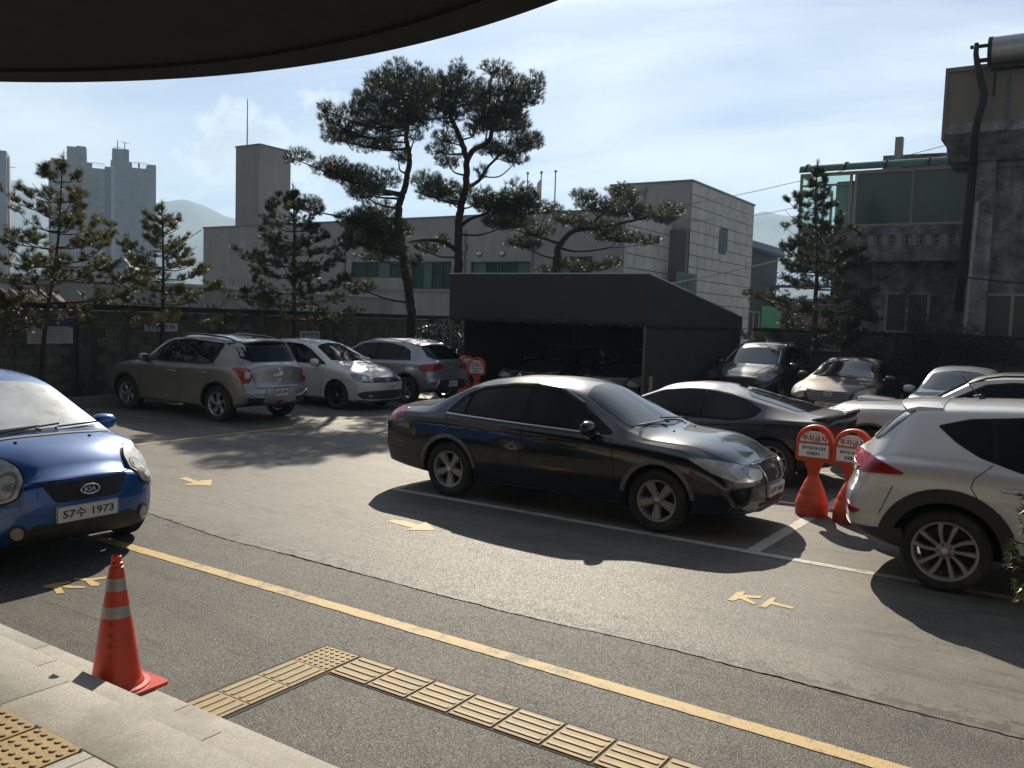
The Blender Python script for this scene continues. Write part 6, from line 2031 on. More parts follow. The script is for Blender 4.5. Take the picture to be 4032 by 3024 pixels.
b = MB(); b.box(pp_.x - p0.x, pp_.x - p0.x + .5, -.8, -.42, 0, p0.z - 1.4); b.build('cream_post', mat('cream_post', (.50, .46, .34), .7), bh)
b = MB(); b.box(pq.x - p0.x, pq.x - p0.x + .9, -.7, -.42, 0, p0.z - 1.8); b.build('blue_post', mat('blue_post', (.04, .08, .28), .6), bh)
gs = on(2998, 1250, Y=60)
b = MB(); b.box(gs.x, gs.x + 1.3, 60, 60.1, 0, on(2998, 1205, Y=60).z); b.box(gs.x - 1.2, gs.x - .9, 60, 60.1, 0, on(2998, 1165, Y=60).z)
o = b.build('green_board', mat('green_board', (.03, .22, .09), .5)); tag(o, 'narrow bright green boards standing in front of the brick hall', 'board')
gp = on(2955, 1290, Y=27.4)
b = MB()
zt_ = on(2955, 1228, Y=27.4).z
for dx in (-.08, .08, .26):
    b.tube([(dx, 0, 1.4), (dx, 0, zt_)], .022, 6)
b.tube([(-.08, 0, zt_), (.26, 0, zt_)], .022, 6); b.tube([(-.08, 0, 1.75), (.26, 0, 1.75)], .02, 6); b.box(-.09, .27, -.02, .02, 0, 1.4)
o = b.build('cream_gate', mat('cream_metal', (.40, .37, .28), .5)); o.location = (gp.x, 27.4, 0); tag(o, 'small cream metal gate frame rising just behind the wall by the shelter corner', 'gate')
# dark steep roof house just beyond the stone end
pa = on(2925, 935, Y=70); pb_ = on(2962, 945, Y=70); pc = on(2977, 975, Y=70); pd = on(2950, 985, Y=70)
dh = empty('dark_roofed_house', (pa.x, 70, 0), 0, 'tall dark house with blue edged roof showing past the stone end wall', 'house')
b = MB(); b.box(-6, pd.x - pa.x, 0, 8, 0, pd.z); b.build('wall', mat('dark_wall', (.05, .045, .045), .8), dh)
b = MB(); b.prism([(-6, pa.z + 1.5), (0, pa.z), (pb_.x - pa.x, pb_.z), (pc.x - pa.x, pc.z), (pc.x - pa.x - .2, pc.z - .2), (-6, pd.z)], 1, -1, 8.5); b.build('roof', mat('roof_blue_grey', (.05, .07, .11), .6), dh)
b = MB(); b.tube([(pc.x - pa.x - .3, -.8, pc.z - .3), (-1.2, -.3, pc.z - 5)], .14, 6); b.build('gutter_pipe', M_WFW, dh)
q0 = on(2968, 1073, Y=74); q1 = on(2972, 1010, Y=74)
b = MB(); b.tube([(q0.x, 74, 0), (q0.x, 74, q1.z)], .22, 8); o = b.build('utility_pole', mat('pole_concrete', (.25, .25, .25), .8)); tag(o, 'stub of a concrete utility pole rising behind the blue roof', 'pole')
# low grey range behind the left wall
A1 = on(125, 1081, X=-27); A2 = on(930, 1132, X=-27)
lb = empty('low_grey_building', (-27, A1.y, 0), 0, 'low grey flat roofed range with a pale roof edge behind the left wall', 'building')
ln_ = A2.y - A1.y + 9
b = MB(); b.box(-6, 0, 0, ln_, 0, A1.z - .12); b.build('wall', M_REND, lb)
b = MB(); b.box(-6.1, .08, -.1, ln_ + .1, A1.z - .118, A1.z); b.build('roof_edge', mat('pale_edge', (.42, .43, .44), .4, .2), lb)
# tiled house
hp = on(290, 1150, X=-22.5)
th = empty('tiled_house', (-22.5, hp.y - 1.7, -.55), 0, 'small house with a dark red tiled roof glimpsed through the pines over the left wall', 'house')
b = MB(); b.box(-3, 0, -.9, 1.9, 0, 2.0); b.build('wall', mat('house_wall_pale', (.30, .33, .30), .8), th)
b = MB(); b.prism([(.45, 1.95), (-1.5, 2.95), (-3.45, 1.95), (-3.45, 1.83), (-1.5, 2.83), (.45, 1.83)], 1, -1.1, 2.1); b.build('roof', mat('roof_dark', (.05, .02, .022), .7), th)
M_TILE = mat('roof_tile_red', (.10, .03, .03), .35, var=.3, vs=6, rnd=.15, coat=.3)
tlm = MB(); tlm.tube([(0, 0, 0), (.30, 0, -.153)], [.055, .065], 6); tl = tlm.mesh('roof_tile'); tl.materials.append(M_TILE)
for i in range(12):
    for j in range(7):
        o = link('roof_tile', tl, th); o.location = (-1.5 + j * .28, -1.0 + i * .26, 2.99 - j * .1436)
# pyramid roofed hall
pc0 = on(488, 1018, D=140); pc1 = on(435, 1052, D=140); pc2 = on(548, 1052, D=140)
ph = empty('pyramid_roof_hall', (pc0.x, pc0.y, 0), YAW, 'small pale building with a dark pyramid roof in front of the apartment tower', 'building')
hw = (pc2 - pc1).length / 2
b = MB(); b.box(-hw * 1.25, hw * 1.1, -hw, hw, 0, pc1.z - .3); b.build('wall', mat('hall_wall', (.32, .29, .22), .8), ph)
b = MB(); b.add([(-hw, -hw, pc1.z - .3), (hw, -hw, pc1.z - .3), (hw, hw, pc1.z - .3), (-hw, hw, pc1.z - .3), (0, 0, pc0.z)], [(0, 1, 4), (1, 2, 4), (2, 3, 4), (3, 0, 4), (3, 2, 1, 0)]); b.build('roof', mat('slate_green', (.04, .06, .06), .6), ph)

# ------------------------------------------------------------------ apartment towers
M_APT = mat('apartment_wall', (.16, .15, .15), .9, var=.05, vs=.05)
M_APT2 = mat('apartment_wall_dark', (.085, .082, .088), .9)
M_APTW = mat('apartment_trim', (.28, .28, .29), .8)
M_APTG = mat('apartment_glass', (.06, .08, .10), .2, spec=.7)
DA = 420.0
fh = Vector((_f.x, _f.y, 0)).normalized()
# the block squarely faces the viewpoint's side of town
cdir = ray(400, 1200); cdir = Vector((cdir.x, cdir.y, 0)).normalized()
org = cdir * DA; org.z = 0
rr_ = Vector((cdir.y, -cdir.x, 0))
APA = atan2(rr_.y, rr_.x)
ap = empty('apartment_tower', org, APA, 'tall grey apartment block with two roof towers and a window column, hazy', 'apartment block')
def ax(zx, zy=300):
    d = ray(zx / 2.766, 550 + zy / 2.766)
    t = DA / Vector((d.x, d.y, 0)).dot(cdir)
    p = CAMP + d * t
    return (p - org).dot(rr_), p.z
def mod(z0, z1, top, y0, y1, m=M_APT, nm='wing'):
    a0, zt_ = ax(z0, top); a1, _ = ax(z1, top)
    b = MB(); b.box(a0, a1, y0, y1, 0, zt_); return b.build(nm, m, ap)
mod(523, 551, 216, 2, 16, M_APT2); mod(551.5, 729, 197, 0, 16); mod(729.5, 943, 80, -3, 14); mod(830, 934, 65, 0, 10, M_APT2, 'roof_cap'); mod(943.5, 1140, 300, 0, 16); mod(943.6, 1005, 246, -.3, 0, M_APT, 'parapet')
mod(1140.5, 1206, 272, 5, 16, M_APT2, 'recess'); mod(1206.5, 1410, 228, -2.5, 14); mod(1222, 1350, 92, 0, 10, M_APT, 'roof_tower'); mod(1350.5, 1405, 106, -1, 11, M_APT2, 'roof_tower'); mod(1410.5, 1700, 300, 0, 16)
mod(1410.6, 1438, 245, -.3, .0, M_APT, 'parapet'); mod(1600, 1700, 270, -.3, 15.9, M_APT, 'parapet'); mod(1504, 1524, 255, -.3, 1, M_APT, 'parapet')
def apwin(z0, z1, ya, yb_, y, m=M_APTG):
    a0, zt_ = ax(z0, ya); a1, zb_ = ax(z1, yb_)
    b = MB(); b.box(a0, a1, y - .25, y, zb_, zt_); return b.build('window', m, ap)
for k, yy in enumerate((332, 426, 521, 615, 709, 803, 898, 992, 1086, 1180, 1273, 1366)):
    for z0, z1 in ((1550, 1568), (1573, 1592)): apwin(z0, z1, yy, yy + 34, -.02)
    # stair glazing of the bright wing
    for z0, z1 in ((1250, 1287), (1291, 1328), (1332, 1368), (1372, 1408)): apwin(z0, z1, yy - 22, yy + 50, -2.52)
    if k in (3, 6): 
        a0, zt_ = ax(1206, yy + 55); a1, zb_ = ax(1410, yy + 66); b = MB(); b.box(a0, a1, -3.2, -2.51, zb_, zt_); b.build('balcony_band', M_APTW, ap)
    for z0, z1 in ((1045, 1070), (1118, 1136), (958, 972)): apwin(z0, z1, yy + 4, yy + 34, -.02, M_APT2)
    for z0, z1 in ((862, 905),): apwin(z0, z1, yy - 140, yy - 70, -3.02, M_APT2)
    for z0, z1 in ((748, 775), (600, 640)): apwin(z0, z1, yy - 60, yy - 25, -3.02 if z0 > 700 else -.02, M_APT2)
a0, z0_ = ax(1210, 300); b = MB(); b.box(a0, ax(1250)[0], -3.0, -2.51, 0, z0_); b.build('white_fin', M_APTW, ap)
for z0, z1, za, zb_ in ((1005, 1140, 250, 300), (1438, 1600, 245, 300), (1236, 1330, 80, 100)):
    a0, zt_ = ax(z0, za); a1, zl_ = ax(z1, zb_)
    b = MB()
    n = 8
    for i in range(n + 1): x = a0 + (a1 - a0) * i / n; b.box(x - .05, x + .05, 0, .1, zl_, zt_)
    b.box(a0, a1, -.02, .12, zt_, zt_ + .15)
    o = b.build('roof_railing', M_APTW, ap)
for (zx, z0, z1) in ((1283, 90, -10), (1360, 108, 12)):
    a0, zb_ = ax(zx, z0); _, zt_ = ax(zx, z1)
    b = MB(); b.tube([(a0, 4, zb_ - 1), (a0, 4, zt_)], .22, 6)
    if zx == 1360: b.tube([(a0 - 1.2, 4, zt_), (a0 + 2, 4, zt_ - .3)], .12, 5); b.tube([(a0 - 1, 4, zt_ - 3), (a0 + 1.2, 4, zt_ - 3)], .12, 5)
    b.build('antenna', M_APT2, ap)
ap2 = empty('apartment_tower', org, APA, 'hazy grey apartment block cut by the left edge of the view', 'apartment block')
a0, zt_ = ax(-260, 90); a1, _ = ax(68, 120)
b = MB(); b.box(a0, a1, 0, 16, 0, zt_); b.build('wall', M_APT, ap2)
a2, z2 = ax(76, 180); a3, _ = ax(92, 180)
b = MB(); b.box(a1 + .01, a3, 3, 9, 0, z2); b.build('side_fin', mat('pink_fin', (.42, .30, .29), .8), ap2)
b = MB()
for k in range(12):
    zz = z2 - 4 - k * 13.4
    if zz > 0: b.box(a3 - .5, a3 + 2.2, 3, 3.4, zz, zz + .2)
b.build('brackets', M_APT2, ap2)
for k in range(11):
    b = MB(); b.box(a1 - 7, a1 - 5, -.25, 0, zt_ - 8 - k * 5.2, zt_ - 5.5 - k * 5.2); b.build('window', M_APTG, ap2)

# ------------------------------------------------------------------ mountains
M_MTN = mat('wooded_hill', (.035, .045, .035), .95, var=.35, vs=.02)
def mountain(name, prof, D, depth, seed, base_px=1300):
    """ridge measured from the photograph at its own distance, falling away on both sides"""
    P = [on(x, y, D=D) for x, y in prof]
    n = 220
    xs = np.linspace(prof[0][0], prof[-1][0], n)
    ys = np.interp(xs, [p[0] for p in prof], [p[1] for p in prof])
    nv = 34
    vs = []
    for i in range(n):
        r0 = on(float(xs[i]), float(ys[i]), D=D)
        rough = 3.5 * nz3(xs[i] * .02, seed) + 2.2 * nz3(xs[i] * .07, seed, 3) + 1.2 * nz3(xs[i] * .25, seed, 7)
        top = r0.z + rough * D / 2000
        dirh = Vector((r0.x, r0.y, 0)).normalized()
        for j in range(nv):
            f = j / (nv - 1) * 2 - 1
            d = f * depth
            prof_ = (1 - abs(f)) ** 1.15
            gully = 1 + .20 * nz3(xs[i] * .012 + 3 * f, f * 3.2, seed) * (1 - prof_) * 2
            z = max(-3, top * prof_ * gully)
            q = Vector((r0.x, r0.y, 0)) + dirh * d
            vs.append((q.x, q.y, z))
    fs = [(i * nv + j, (i + 1) * nv + j, (i + 1) * nv + j + 1, i * nv + j + 1) for i in range(n - 1) for j in range(nv - 1)]
    b = MB().add(vs, fs)
    o = b.build(name, M_MTN, smooth=True, kind='structure')
mountain('mountain', [(-900, 760), (-400, 700), (0, 722), (130, 726), (190, 738), (330, 775), (450, 800), (560, 800), (640, 786), (720, 777), (790, 792), (860, 828), (930, 858), (1100, 900), (1500, 940), (2000, 930), (2500, 900), (2700, 860), (2900, 833), (2932, 829), (3022, 823), (3058, 832), (3130, 845), (3300, 880), (3700, 930), (4200, 900), (5000, 900)], 1900, 900, 1)
mountain('far_mountain', [(-900, 720), (-200, 735), (0, 700), (55, 693), (90, 712), (170, 740), (300, 800), (700, 860)], 2400, 500, 2)

# ------------------------------------------------------------------ wires
M_WIRE = mat('wire_black', (.02, .02, .02), .7)
M_WIREW = mat('wire_pale', (.60, .55, .45), .5)
def wire(pts, r, m, label, sag=.02, group=None):
    P = []
    for a, c in zip(pts[:-1], pts[1:]):
        L = (c - a).length
        for k in range(12):
            f = k / 12
            p = a.lerp(c, f); p.z -= sag * L * 4 * f * (1 - f) * .25
            P.append(p)
    P.append(pts[-1])
    b = MB(); b.tube(P, r, 5)
    o = b.build('cable', m); tag(o, label, 'cable', group)
wire([on(2640, 1117, Y=25.2), on(3075, 1022, Y=30), on(3230, 980, Y=30.5)], .022, M_WIREW, 'bright pale cable rising right from the shelter side past the stone wall')
wire([on(2690, 806, Y=44.8), on(2845, 778, Y=42), on(3100, 724, Y=38), on(3400, 650, Y=34), on(3730, 570, Y=30)], .015, M_WIRE, 'thin dark wire sloping up from the stone end wall to the old house eaves')
wire([on(2695, 870, Y=44.8), on(2940, 852, Y=40), on(3150, 812, Y=34)], .013, M_WIRE, 'thin dark wire crossing low over the stone end wall towards the balcony')
wire([on(3368, 1030, Y=27.5), on(3655, 1074, Y=27), on(4032, 1116, Y=26), on(4300, 1140, Y=25)], .022, M_WIRE, 'black cable drooping across the face of the old house at right')
wire([on(793, 905, Y=38.8), on(700, 965, Y=36), on(640, 1005, Y=34)], .03, M_WIRE, 'black cable running down left from the corner of the grey building')

# ------------------------------------------------------------------ haze
xs_ = (-2600, 1700); ys_ = (-40, 3700)
b = MB(); b.box(-3600, 2600, -60, 3500, -1.2, 380)
hm = bpy.data.materials.new('haze_air'); hm.use_nodes = True
t = hm.node_tree; t.nodes.clear()
pv = t.nodes.new('ShaderNodeVolumePrincipled'); pv.inputs['Color'].default_value = (.52, .76, 1.0, 1); pv.inputs['Density'].default_value = HAZE; pv.inputs['Anisotropy'].default_value = .25
ou = t.nodes.new('ShaderNodeOutputMaterial'); t.links.new(pv.outputs[0], ou.inputs['Volume'])
b.build('haze', hm, kind='stuff')

# ------------------------------------------------------------------ pines
M_BARK = mat('pine_bark', (.050, .036, .026), .95, var=.35, vs=9, bump=.9, bs=22)
M_BARKR = mat('red_pine_bark', (.045, .028, .021), .95, var=.35, vs=6, bump=.9, bs=18)
def needle_mat(name, c1, c2):
    m = bpy.data.materials.new(name); m.use_nodes = True
    t = m.node_tree; b = t.nodes['Principled BSDF']
    g = t.nodes.new('ShaderNodeNewGeometry')
    f = noise(t, g.outputs['Position'], 1.6, 4, .6)
    f = mth(t, 'ADD', mth(t, 'MULTIPLY', f, .8), mth(t, 'MULTIPLY', g.outputs['Random Per Island'], .35))
    k = ramp(t, f, [(.3, 0.0), (.85, 1.0)])
    t.links.new(mixc(t, k, c1, c2), b.inputs['Base Color'])
    b.inputs['Roughness'].default_value = .42
    b.inputs['Specular IOR Level'].default_value = .6
    tr = t.nodes.new('ShaderNodeBsdfTranslucent'); t.links.new(mixc(t, k, tuple(x * 1.3 for x in c1), tuple(x * 1.5 for x in c2)), tr.inputs[0])
    mx = t.nodes.new('ShaderNodeMixShader'); mx.inputs[0].default_value = .30
    t.links.new(b.outputs[0], mx.inputs[1]); t.links.new(tr.outputs[0], mx.inputs[2])
    t.links.new(mx.outputs[0], t.nodes['Material Output'].inputs[0])
    return m
M_NDL = needle_mat('pine_needles', (.022, .034, .015), (.055, .062, .022))
M_NDY = needle_mat('yellowish_pine_needles', (.045, .056, .018), (.125, .112, .034))
M_NDJ = needle_mat('juniper_needles', (.016, .026, .012), (.035, .045, .018))

def tuft(n, length, spread, width, seed):
    """a spray of needles pointing along +z: (n*3, 3) vertices"""
    r = np.random.default_rng(seed)
    out = []
    for i in range(n):
        t0 = r.uniform(-.5, .25) * length
        a = r.uniform(0, 2 * pi); th = abs(r.normal(spread, .28))
        d = np.array([sin(th) * cos(a), sin(th) * sin(a), cos(th)])
        s = np.cross(d, r.normal(size=3)); s /= np.linalg.norm(s) + 1e-9
        L = length * r.uniform(.7, 1.1)
        o = np.array([0, 0, t0])
        out += [o - s * width / 2, o + s * width / 2, o + d * L]
    return np.array(out)
TUFTS = {}
def foliage(name, places, m, parent, n=16, length=.115, spread=.75, width=.009):
    """places: list of (point, direction, scale)"""
    if not places: return None
    key = (n, length, spread, width)
    if key not in TUFTS: TUFTS[key] = [tuft(n, length, spread, width, 50 + k) for k in range(8)]
    T = TUFTS[key]
    V = []
    for i, (p, d, s) in enumerate(places):
        d = np.array(d, float); d /= np.linalg.norm(d) + 1e-9
        u = np.cross(d, [.31, .17, .93]); u /= np.linalg.norm(u) + 1e-9
        v = np.cross(d, u)
        a = RNG.uniform(0, 2 * pi)
        u2, v2 = u * cos(a) + v * sin(a), -u * sin(a) + v * cos(a)
        t = T[i % 8] * s
        V.append(np.array(p) + t[:, :1] * u2 + t[:, 1:2] * v2 + t[:, 2:3] * d)
    V = np.concatenate(V)
    k = len(V)
    me = bpy.data.meshes.new(name)
    me.vertices.add(k); me.vertices.foreach_set('co', V.astype(np.float32).ravel())
    me.loops.add(k); me.loops.foreach_set('vertex_index', np.arange(k, dtype=np.int32))
    me.polygons.add(k // 3); me.polygons.foreach_set('loop_start', np.arange(0, k, 3, dtype=np.int32))
    try: me.polygons.foreach_set('loop_total', np.full(k // 3, 3, dtype=np.int32))
    except Exception: pass
    me.update(calc_edges=True); me.validate()
    return link(name, me, parent, m)


def spline(P, n=6):
    P = [Vector(p) for p in P]
    out = []
    for i in range(len(P) - 1):
        p0, p1, p2, p3 = P[max(i - 1, 0)], P[i], P[i + 1], P[min(i + 2, len(P) - 1)]
        for k in range(n):
            t = k / n
            out.append(.5 * ((2 * p1) + (-p0 + p2) * t + (2 * p0 - 5 * p1 + 4 * p2 - p3) * t * t + (-p0 + 3 * p1 - 3 * p2 + p3) * t ** 3))
    out.append(P[-1])
    return out


def pad_pine(name, label, base, trunks, pads, o_, sc, D0, m, bark, dens=1.0, r0=.17, seed=1, group=None, rand_depth=1.2, limbs=()):
    """a pine whose limbs carry flat clouds of needles; trunks/pads measured in the photograph, placed around the tree's own depth"""
    r = random.Random(seed)
    root = empty(name, base, 0, label, 'tree', group)
    B = Vector(base)
    def P3(zx, zy, dd=0.0):
        return on(o_[0] + zx / sc, o_[1] + zy / sc, D=D0 + dd) - B
    tk = MB(); allp = []
    for (pts, ra, rb, dd) in trunks:
        P = spline([P3(x, y, dd * (i / max(1, len(pts) - 1))) if not isinstance(x, Vector) else x for i, (x, y) in enumerate(pts)], 6)
        if dd == 0.0 and ra >= r0 * .99:
            P = [Vector((P[0].x, P[0].y, -.1))] + P if P[0].z > .3 else P
        rs = [ra + (rb - ra) * i / (len(P) - 1) for i in range(len(P))]
        P = [p + Vector((r.uniform(-.02, .02), r.uniform(-.02, .02), 0)) for p in P]
        tk.tube(P, rs, 9)
        allp += list(zip(P, rs))
    tk.build('trunk', bark, root, smooth=True)
    br = MB(); places = []; twg = MB()
    for (px, py, rx, ry) in pads:
        dd = r.uniform(-rand_depth, rand_depth)
        c = P3(px, py, dd)
        mpp = (D0 + dd) / FPX / sc
        RX, RZ = rx * mpp * 1.06, ry * mpp * 1.15
        RY = RX * r.uniform(.75, 1.05)
        # limb from the nearest lower point of the trunk
        cand = [(p, q) for p, q in allp if p.z < c.z + .25]
        if not cand: cand = allp
        p0, q0 = min(cand, key=lambda t_: (t_[0] - c).length + max(0, t_[0].z - c.z + .3) * 2 + (0.6 if t_[0].z < c.z - 2.2 else 0))
        low = c - Vector((0, 0, RZ * .45))
        mid = p0.lerp(low, .5) + Vector((r.uniform(-.1, .1), r.uniform(-.1, .1), -.12 * (low - p0).length * r.random()))
        L = spline([p0, mid, low], 4)
        rr0 = min(q0 * .5, .028 + .010 * (low - p0).length)
        br.tube(L, [rr0 + (.014 - rr0) * i / (len(L) - 1) for i in range(len(L))], 6)
        area = pi * RX * RY * .5 + pi * RX * RZ * 1.3
        nt_ = int(area * 140 * dens)
        ends = []
        for k in range(nt_):
            a = r.uniform(0, 2 * pi); q = sqrt(r.random()) * r.choice((1, 1, .98))
            lump = 1 + .22 * nz3(cos(a) * 2 + px, sin(a) * 2 + py)
            x, y = RX * q * cos(a) * lump, RY * q * sin(a) * lump
            h = sqrt(max(0, 1 - q * q))
            z = RZ * (r.uniform(-.85, 1.0) * h + .18 * nz3((c.x + x) * 3, (c.y + y) * 3, c.z * 3)) * 1.05
            p = c + Vector((x, y, z))
            d = Vector((x / max(RX, .1) * .7, y / max(RY, .1) * .7, .75 + r.uniform(-.2, .3))) + Vector((r.uniform(-.3, .3), r.uniform(-.3, .3), 0))
            places.append((tuple(p), tuple(d), r.uniform(.8, 1.25)))
            if k % 9 == 0: ends.append(p)
        for p in ends:
            s = low + Vector((r.uniform(-.3, .3) * RX, r.uniform(-.3, .3) * RY, 0))
            twg.tube([s, s.lerp(p, .6) - Vector((0, 0, .03)), p], [.014, .009, .005], 4, cap=False)
    br.build('limbs', bark, root, smooth=True)
    q = twg.build('twigs', bark, root); q['kind'] = 'stuff'
    q = foliage('crown', places, m, root, n=18, length=.135, spread=.8, width=.0105); q['kind'] = 'stuff'
    return root


def whorl_pine(name, label, base, H_, lean, R_, m, seed, n_whorl=9, z0=.32, group=None, curve=.25, dens=1.0, nb=6, r0=.06, leaf=.11):
    """young pine: straight leader, tiers of branches that sweep outwards and lift at the tips"""
    r = random.Random(seed)
    root = empty(name, base, r.uniform(0, 6), label, 'tree', group)
    root.rotation_euler = (0, 0, 0)
    tk = MB()
    def ax_(z): f = z / H_; return Vector((lean[0] * f ** .8, lean[1] * f ** .8, z)) + Vector((.03 * sin(z * 2 + seed), .03 * cos(z * 1.7), 0))
    P = [ax_(H_ * i / 16) for i in range(17)]
    tk.tube(P, [r0 * (1 - .88 * i / 16) for i in range(17)], 8)
    tk.build('trunk', M_BARK, root, smooth=True)
    br = MB(); places = []
    for w in range(n_whorl):
        f = w / (n_whorl - 1)
        zc_ = H_ * (z0 + (0.95 - z0) * f ** .92)
        L0 = R_ * (1 - f) ** .85 + .14
        a0 = r.uniform(0, 6.28)
        k_ = nb if f < .8 else max(3, nb - 2)
        for b_ in range(k_):
            a = a0 + 2 * pi * b_ / k_ + r.uniform(-.25, .25)
            L = L0 * r.uniform(.45, 1.15)
            up = r.uniform(-.06, .22) + .25 * f
            o = ax_(zc_ + r.uniform(-.06, .06))
            d = Vector((cos(a), sin(a), 0))
            B_ = [o, o + d * L * .4 + Vector((0, 0, L * up * .22 - .03)), o + d * L * .75 + Vector((0, 0, L * up * .6)), o + d * L + Vector((0, 0, L * up + curve * L * .35))]
            S_ = spline(B_, 5)
            br.tube(S_, [.020 * (1 - f * .5) + (.005 - .020 * (1 - f * .5)) * i / (len(S_) - 1) for i in range(len(S_))], 5, cap=False)
            nseg = len(S_) - 1
            for i in range(nseg + 1):
                q = i / nseg
                if q < .30 and L > .4: continue
                p = S_[i]
                if r.random() > min(.80, L * 4.2 / nseg + .05): continue
                nn = 2.6 if q < .6 else 5
                for _ in range(int(nn * .5 * dens + r.random())):
                    sd_ = Vector((-d.y, d.x, 0)) * r.uniform(-1, 1)
                    dirn = d * .6 + sd_ + Vector((0, 0, .65))
                    off = sd_ * (.26 * L0 * (1.2 - q) + .04) + d * r.uniform(-.1, .1) * L + Vector((0, 0, r.uniform(-.02, .12)))
                    tip = p + off
                    if off.length > .08: br.tube([p, tip], [.006, .004], 3, cap=False)
                    for _k in range(3):
                        places.append((tuple(tip + Vector((r.gauss(0, .022), r.gauss(0, .022), r.gauss(0, .02)))), tuple(dirn + Vector((r.gauss(0, .35), r.gauss(0, .35), r.gauss(0, .25)))), r.uniform(.8, 1.1)))
    for i in range(4): places.append((tuple(ax_(H_ * (1 - .018 * i))), (r.uniform(-.3, .3), r.uniform(-.3, .3), 1), 1.1))
    for i in range(8):
        z = H_ * r.uniform(.80, 1)
        places.append((tuple(ax_(z)), (r.uniform(-1, 1), r.uniform(-1, 1), .8), .9))
    q = br.build('branches', M_BARK, root, smooth=True); q['kind'] = 'stuff'
    q = foliage('crown', places, m, root, n=26, length=leaf * 1.15, spread=.72, width=.009); q['kind'] = 'stuff'
    return root


TX = -17.95
def base_at(px, X=None, Y=None, py=1500):
    p = on(px, py, X=X) if X is not None else on(px, py, Y=Y)
    return Vector((p.x, p.y, 0.05))
def top_h(px, py, b):
    d = Vector((b.x, b.y, 0)).dot(fh)
    return on(px, py, D=d).z - b.z

G_P = 'young pines in the bed along the left wall'
b1 = base_at(140, X=TX + .15); tp_ = on(254, 611, D=b1.dot(fh))
whorl_pine('young_pine', 'leaning young pine in front of the disabled parking sign, at the left', b1, top_h(254, 611, b1), (tp_.x - b1.x, tp_.y - b1.y), 2.35, M_NDY, 21, 10, .34, G_P, dens=1.7, nb=6)
b2 = base_at(648, X=TX); tp_ = on(638, 798, D=b2.dot(fh))
whorl_pine('young_pine', 'slim young pine rising behind the nose of the silver SUV with red lamps', b2, top_h(638, 798, b2), (tp_.x - b2.x, tp_.y - b2.y), 1.35, M_NDY, 22, 10, .40, G_P, dens=1.5, nb=5, r0=.07)
b3 = base_at(1166, X=TX); tp_ = on(1155, 735, D=b3.dot(fh))
whorl_pine('young_pine', 'young pine behind the white hatchback, in front of the grey building', b3, top_h(1155, 735, b3), (tp_.x - b3.x, tp_.y - b3.y), 2.3, M_NDL, 23, 11, .34, G_P, dens=2.0, nb=7, r0=.09)
b4 = Vector((TX, 7.3, .05))
whorl_pine('young_pine', 'low spreading yellowish pine at the left edge of the view', b4, 3.7, (0, .2), 1.9, M_NDY, 24, 7, .40, G_P, dens=1.6, nb=7)
b5 = base_at(3222, Y=25.4); tp_ = on(3217, 635, D=b5.dot(fh))
whorl_pine('tall_young_pine', 'dark conical pine in front of the green glazed balcony at right', b5, top_h(3217, 635, b5), (tp_.x - b5.x, tp_.y - b5.y), 2.25, M_NDL, 25, 14, .24, None, dens=2.2, nb=7, r0=.10)
# the two tall red pines and the low one
b6 = base_at(1628, X=-16.7); D6 = b6.dot(fh)
trunkL = [([(865, 1700), (835, 1500), (812, 1380), (790, 1200), (775, 1050), (800, 950), (830, 850), (850, 700), (832, 600), (835, 500), (830, 400), (800, 250), (790, 150)], .145, .035, 0.0)]
padsL = [(700, 210, 120, 70), (850, 300, 120, 80), (500, 380, 110, 50), (700, 500, 150, 50), (880, 400, 90, 70), (420, 800, 120, 50), (560, 930, 110, 45), (560, 1100, 130, 55), (700, 1220, 130, 55), (640, 1340, 110, 45), (880, 560, 60, 45), (770, 130, 90, 70), (640, 200, 80, 60), (720, 290, 200, 85), (890, 170, 90, 80), (560, 320, 90, 60), (800, 410, 180, 90), (620, 440, 170, 60), (340, 440, 95, 60), (430, 510, 150, 55), (380, 560, 110, 45), (580, 600, 160, 55), (700, 600, 90, 45),
         (120, 690, 100, 45), (340, 760, 140, 60), (480, 820, 150, 65), (650, 850, 145, 75), (520, 900, 100, 45), (640, 1040, 130, 65), (480, 1090, 120, 50), (620, 1150, 200, 75), (560, 1240, 150, 55), (790, 1170, 90, 50), (700, 1290, 150, 55), (880, 1370, 60, 45),
         (930, 460, 80, 60), (780, 690, 60, 50), (960, 250, 90, 80), (540, 1540, 90, 45), (300, 370, 50, 45), (180, 1010, 120, 55)]
pad_pine('red_pine', 'tall crooked red pine with cloud shaped crown, left one of the tall pair', b6, trunkL, padsL, (1100, 200), 1.659, D6, M_NDL, M_BARKR, 1.0, .145, 31)
b7 = base_at(1805, X=-16.4); D7 = b7.dot(fh)
trunkR = [([(1165, 1500), (1168, 1440), (1172, 1300), (1170, 1150), (1185, 1030), (1215, 900), (1222, 800), (1225, 700)], .15, .095, 0.0), ([(1225, 700), (1190, 600), (1150, 500), (1120, 420), (1150, 300), (1180, 130)], .10, .03, -.5), ([(1225, 710), (1270, 650), (1380, 570), (1375, 400), (1380, 200), (1440, 110)], .10, .03, .6),
          ([(1215, 900), (1300, 850), (1370, 750), (1480, 640)], .07, .03, .8), ([(1160, 1310), (1080, 1250), (960, 1235), (850, 1250)], .08, .04, .6), ([(1190, 1140), (1260, 1090), (1420, 1050)], .08, .03, .5)]
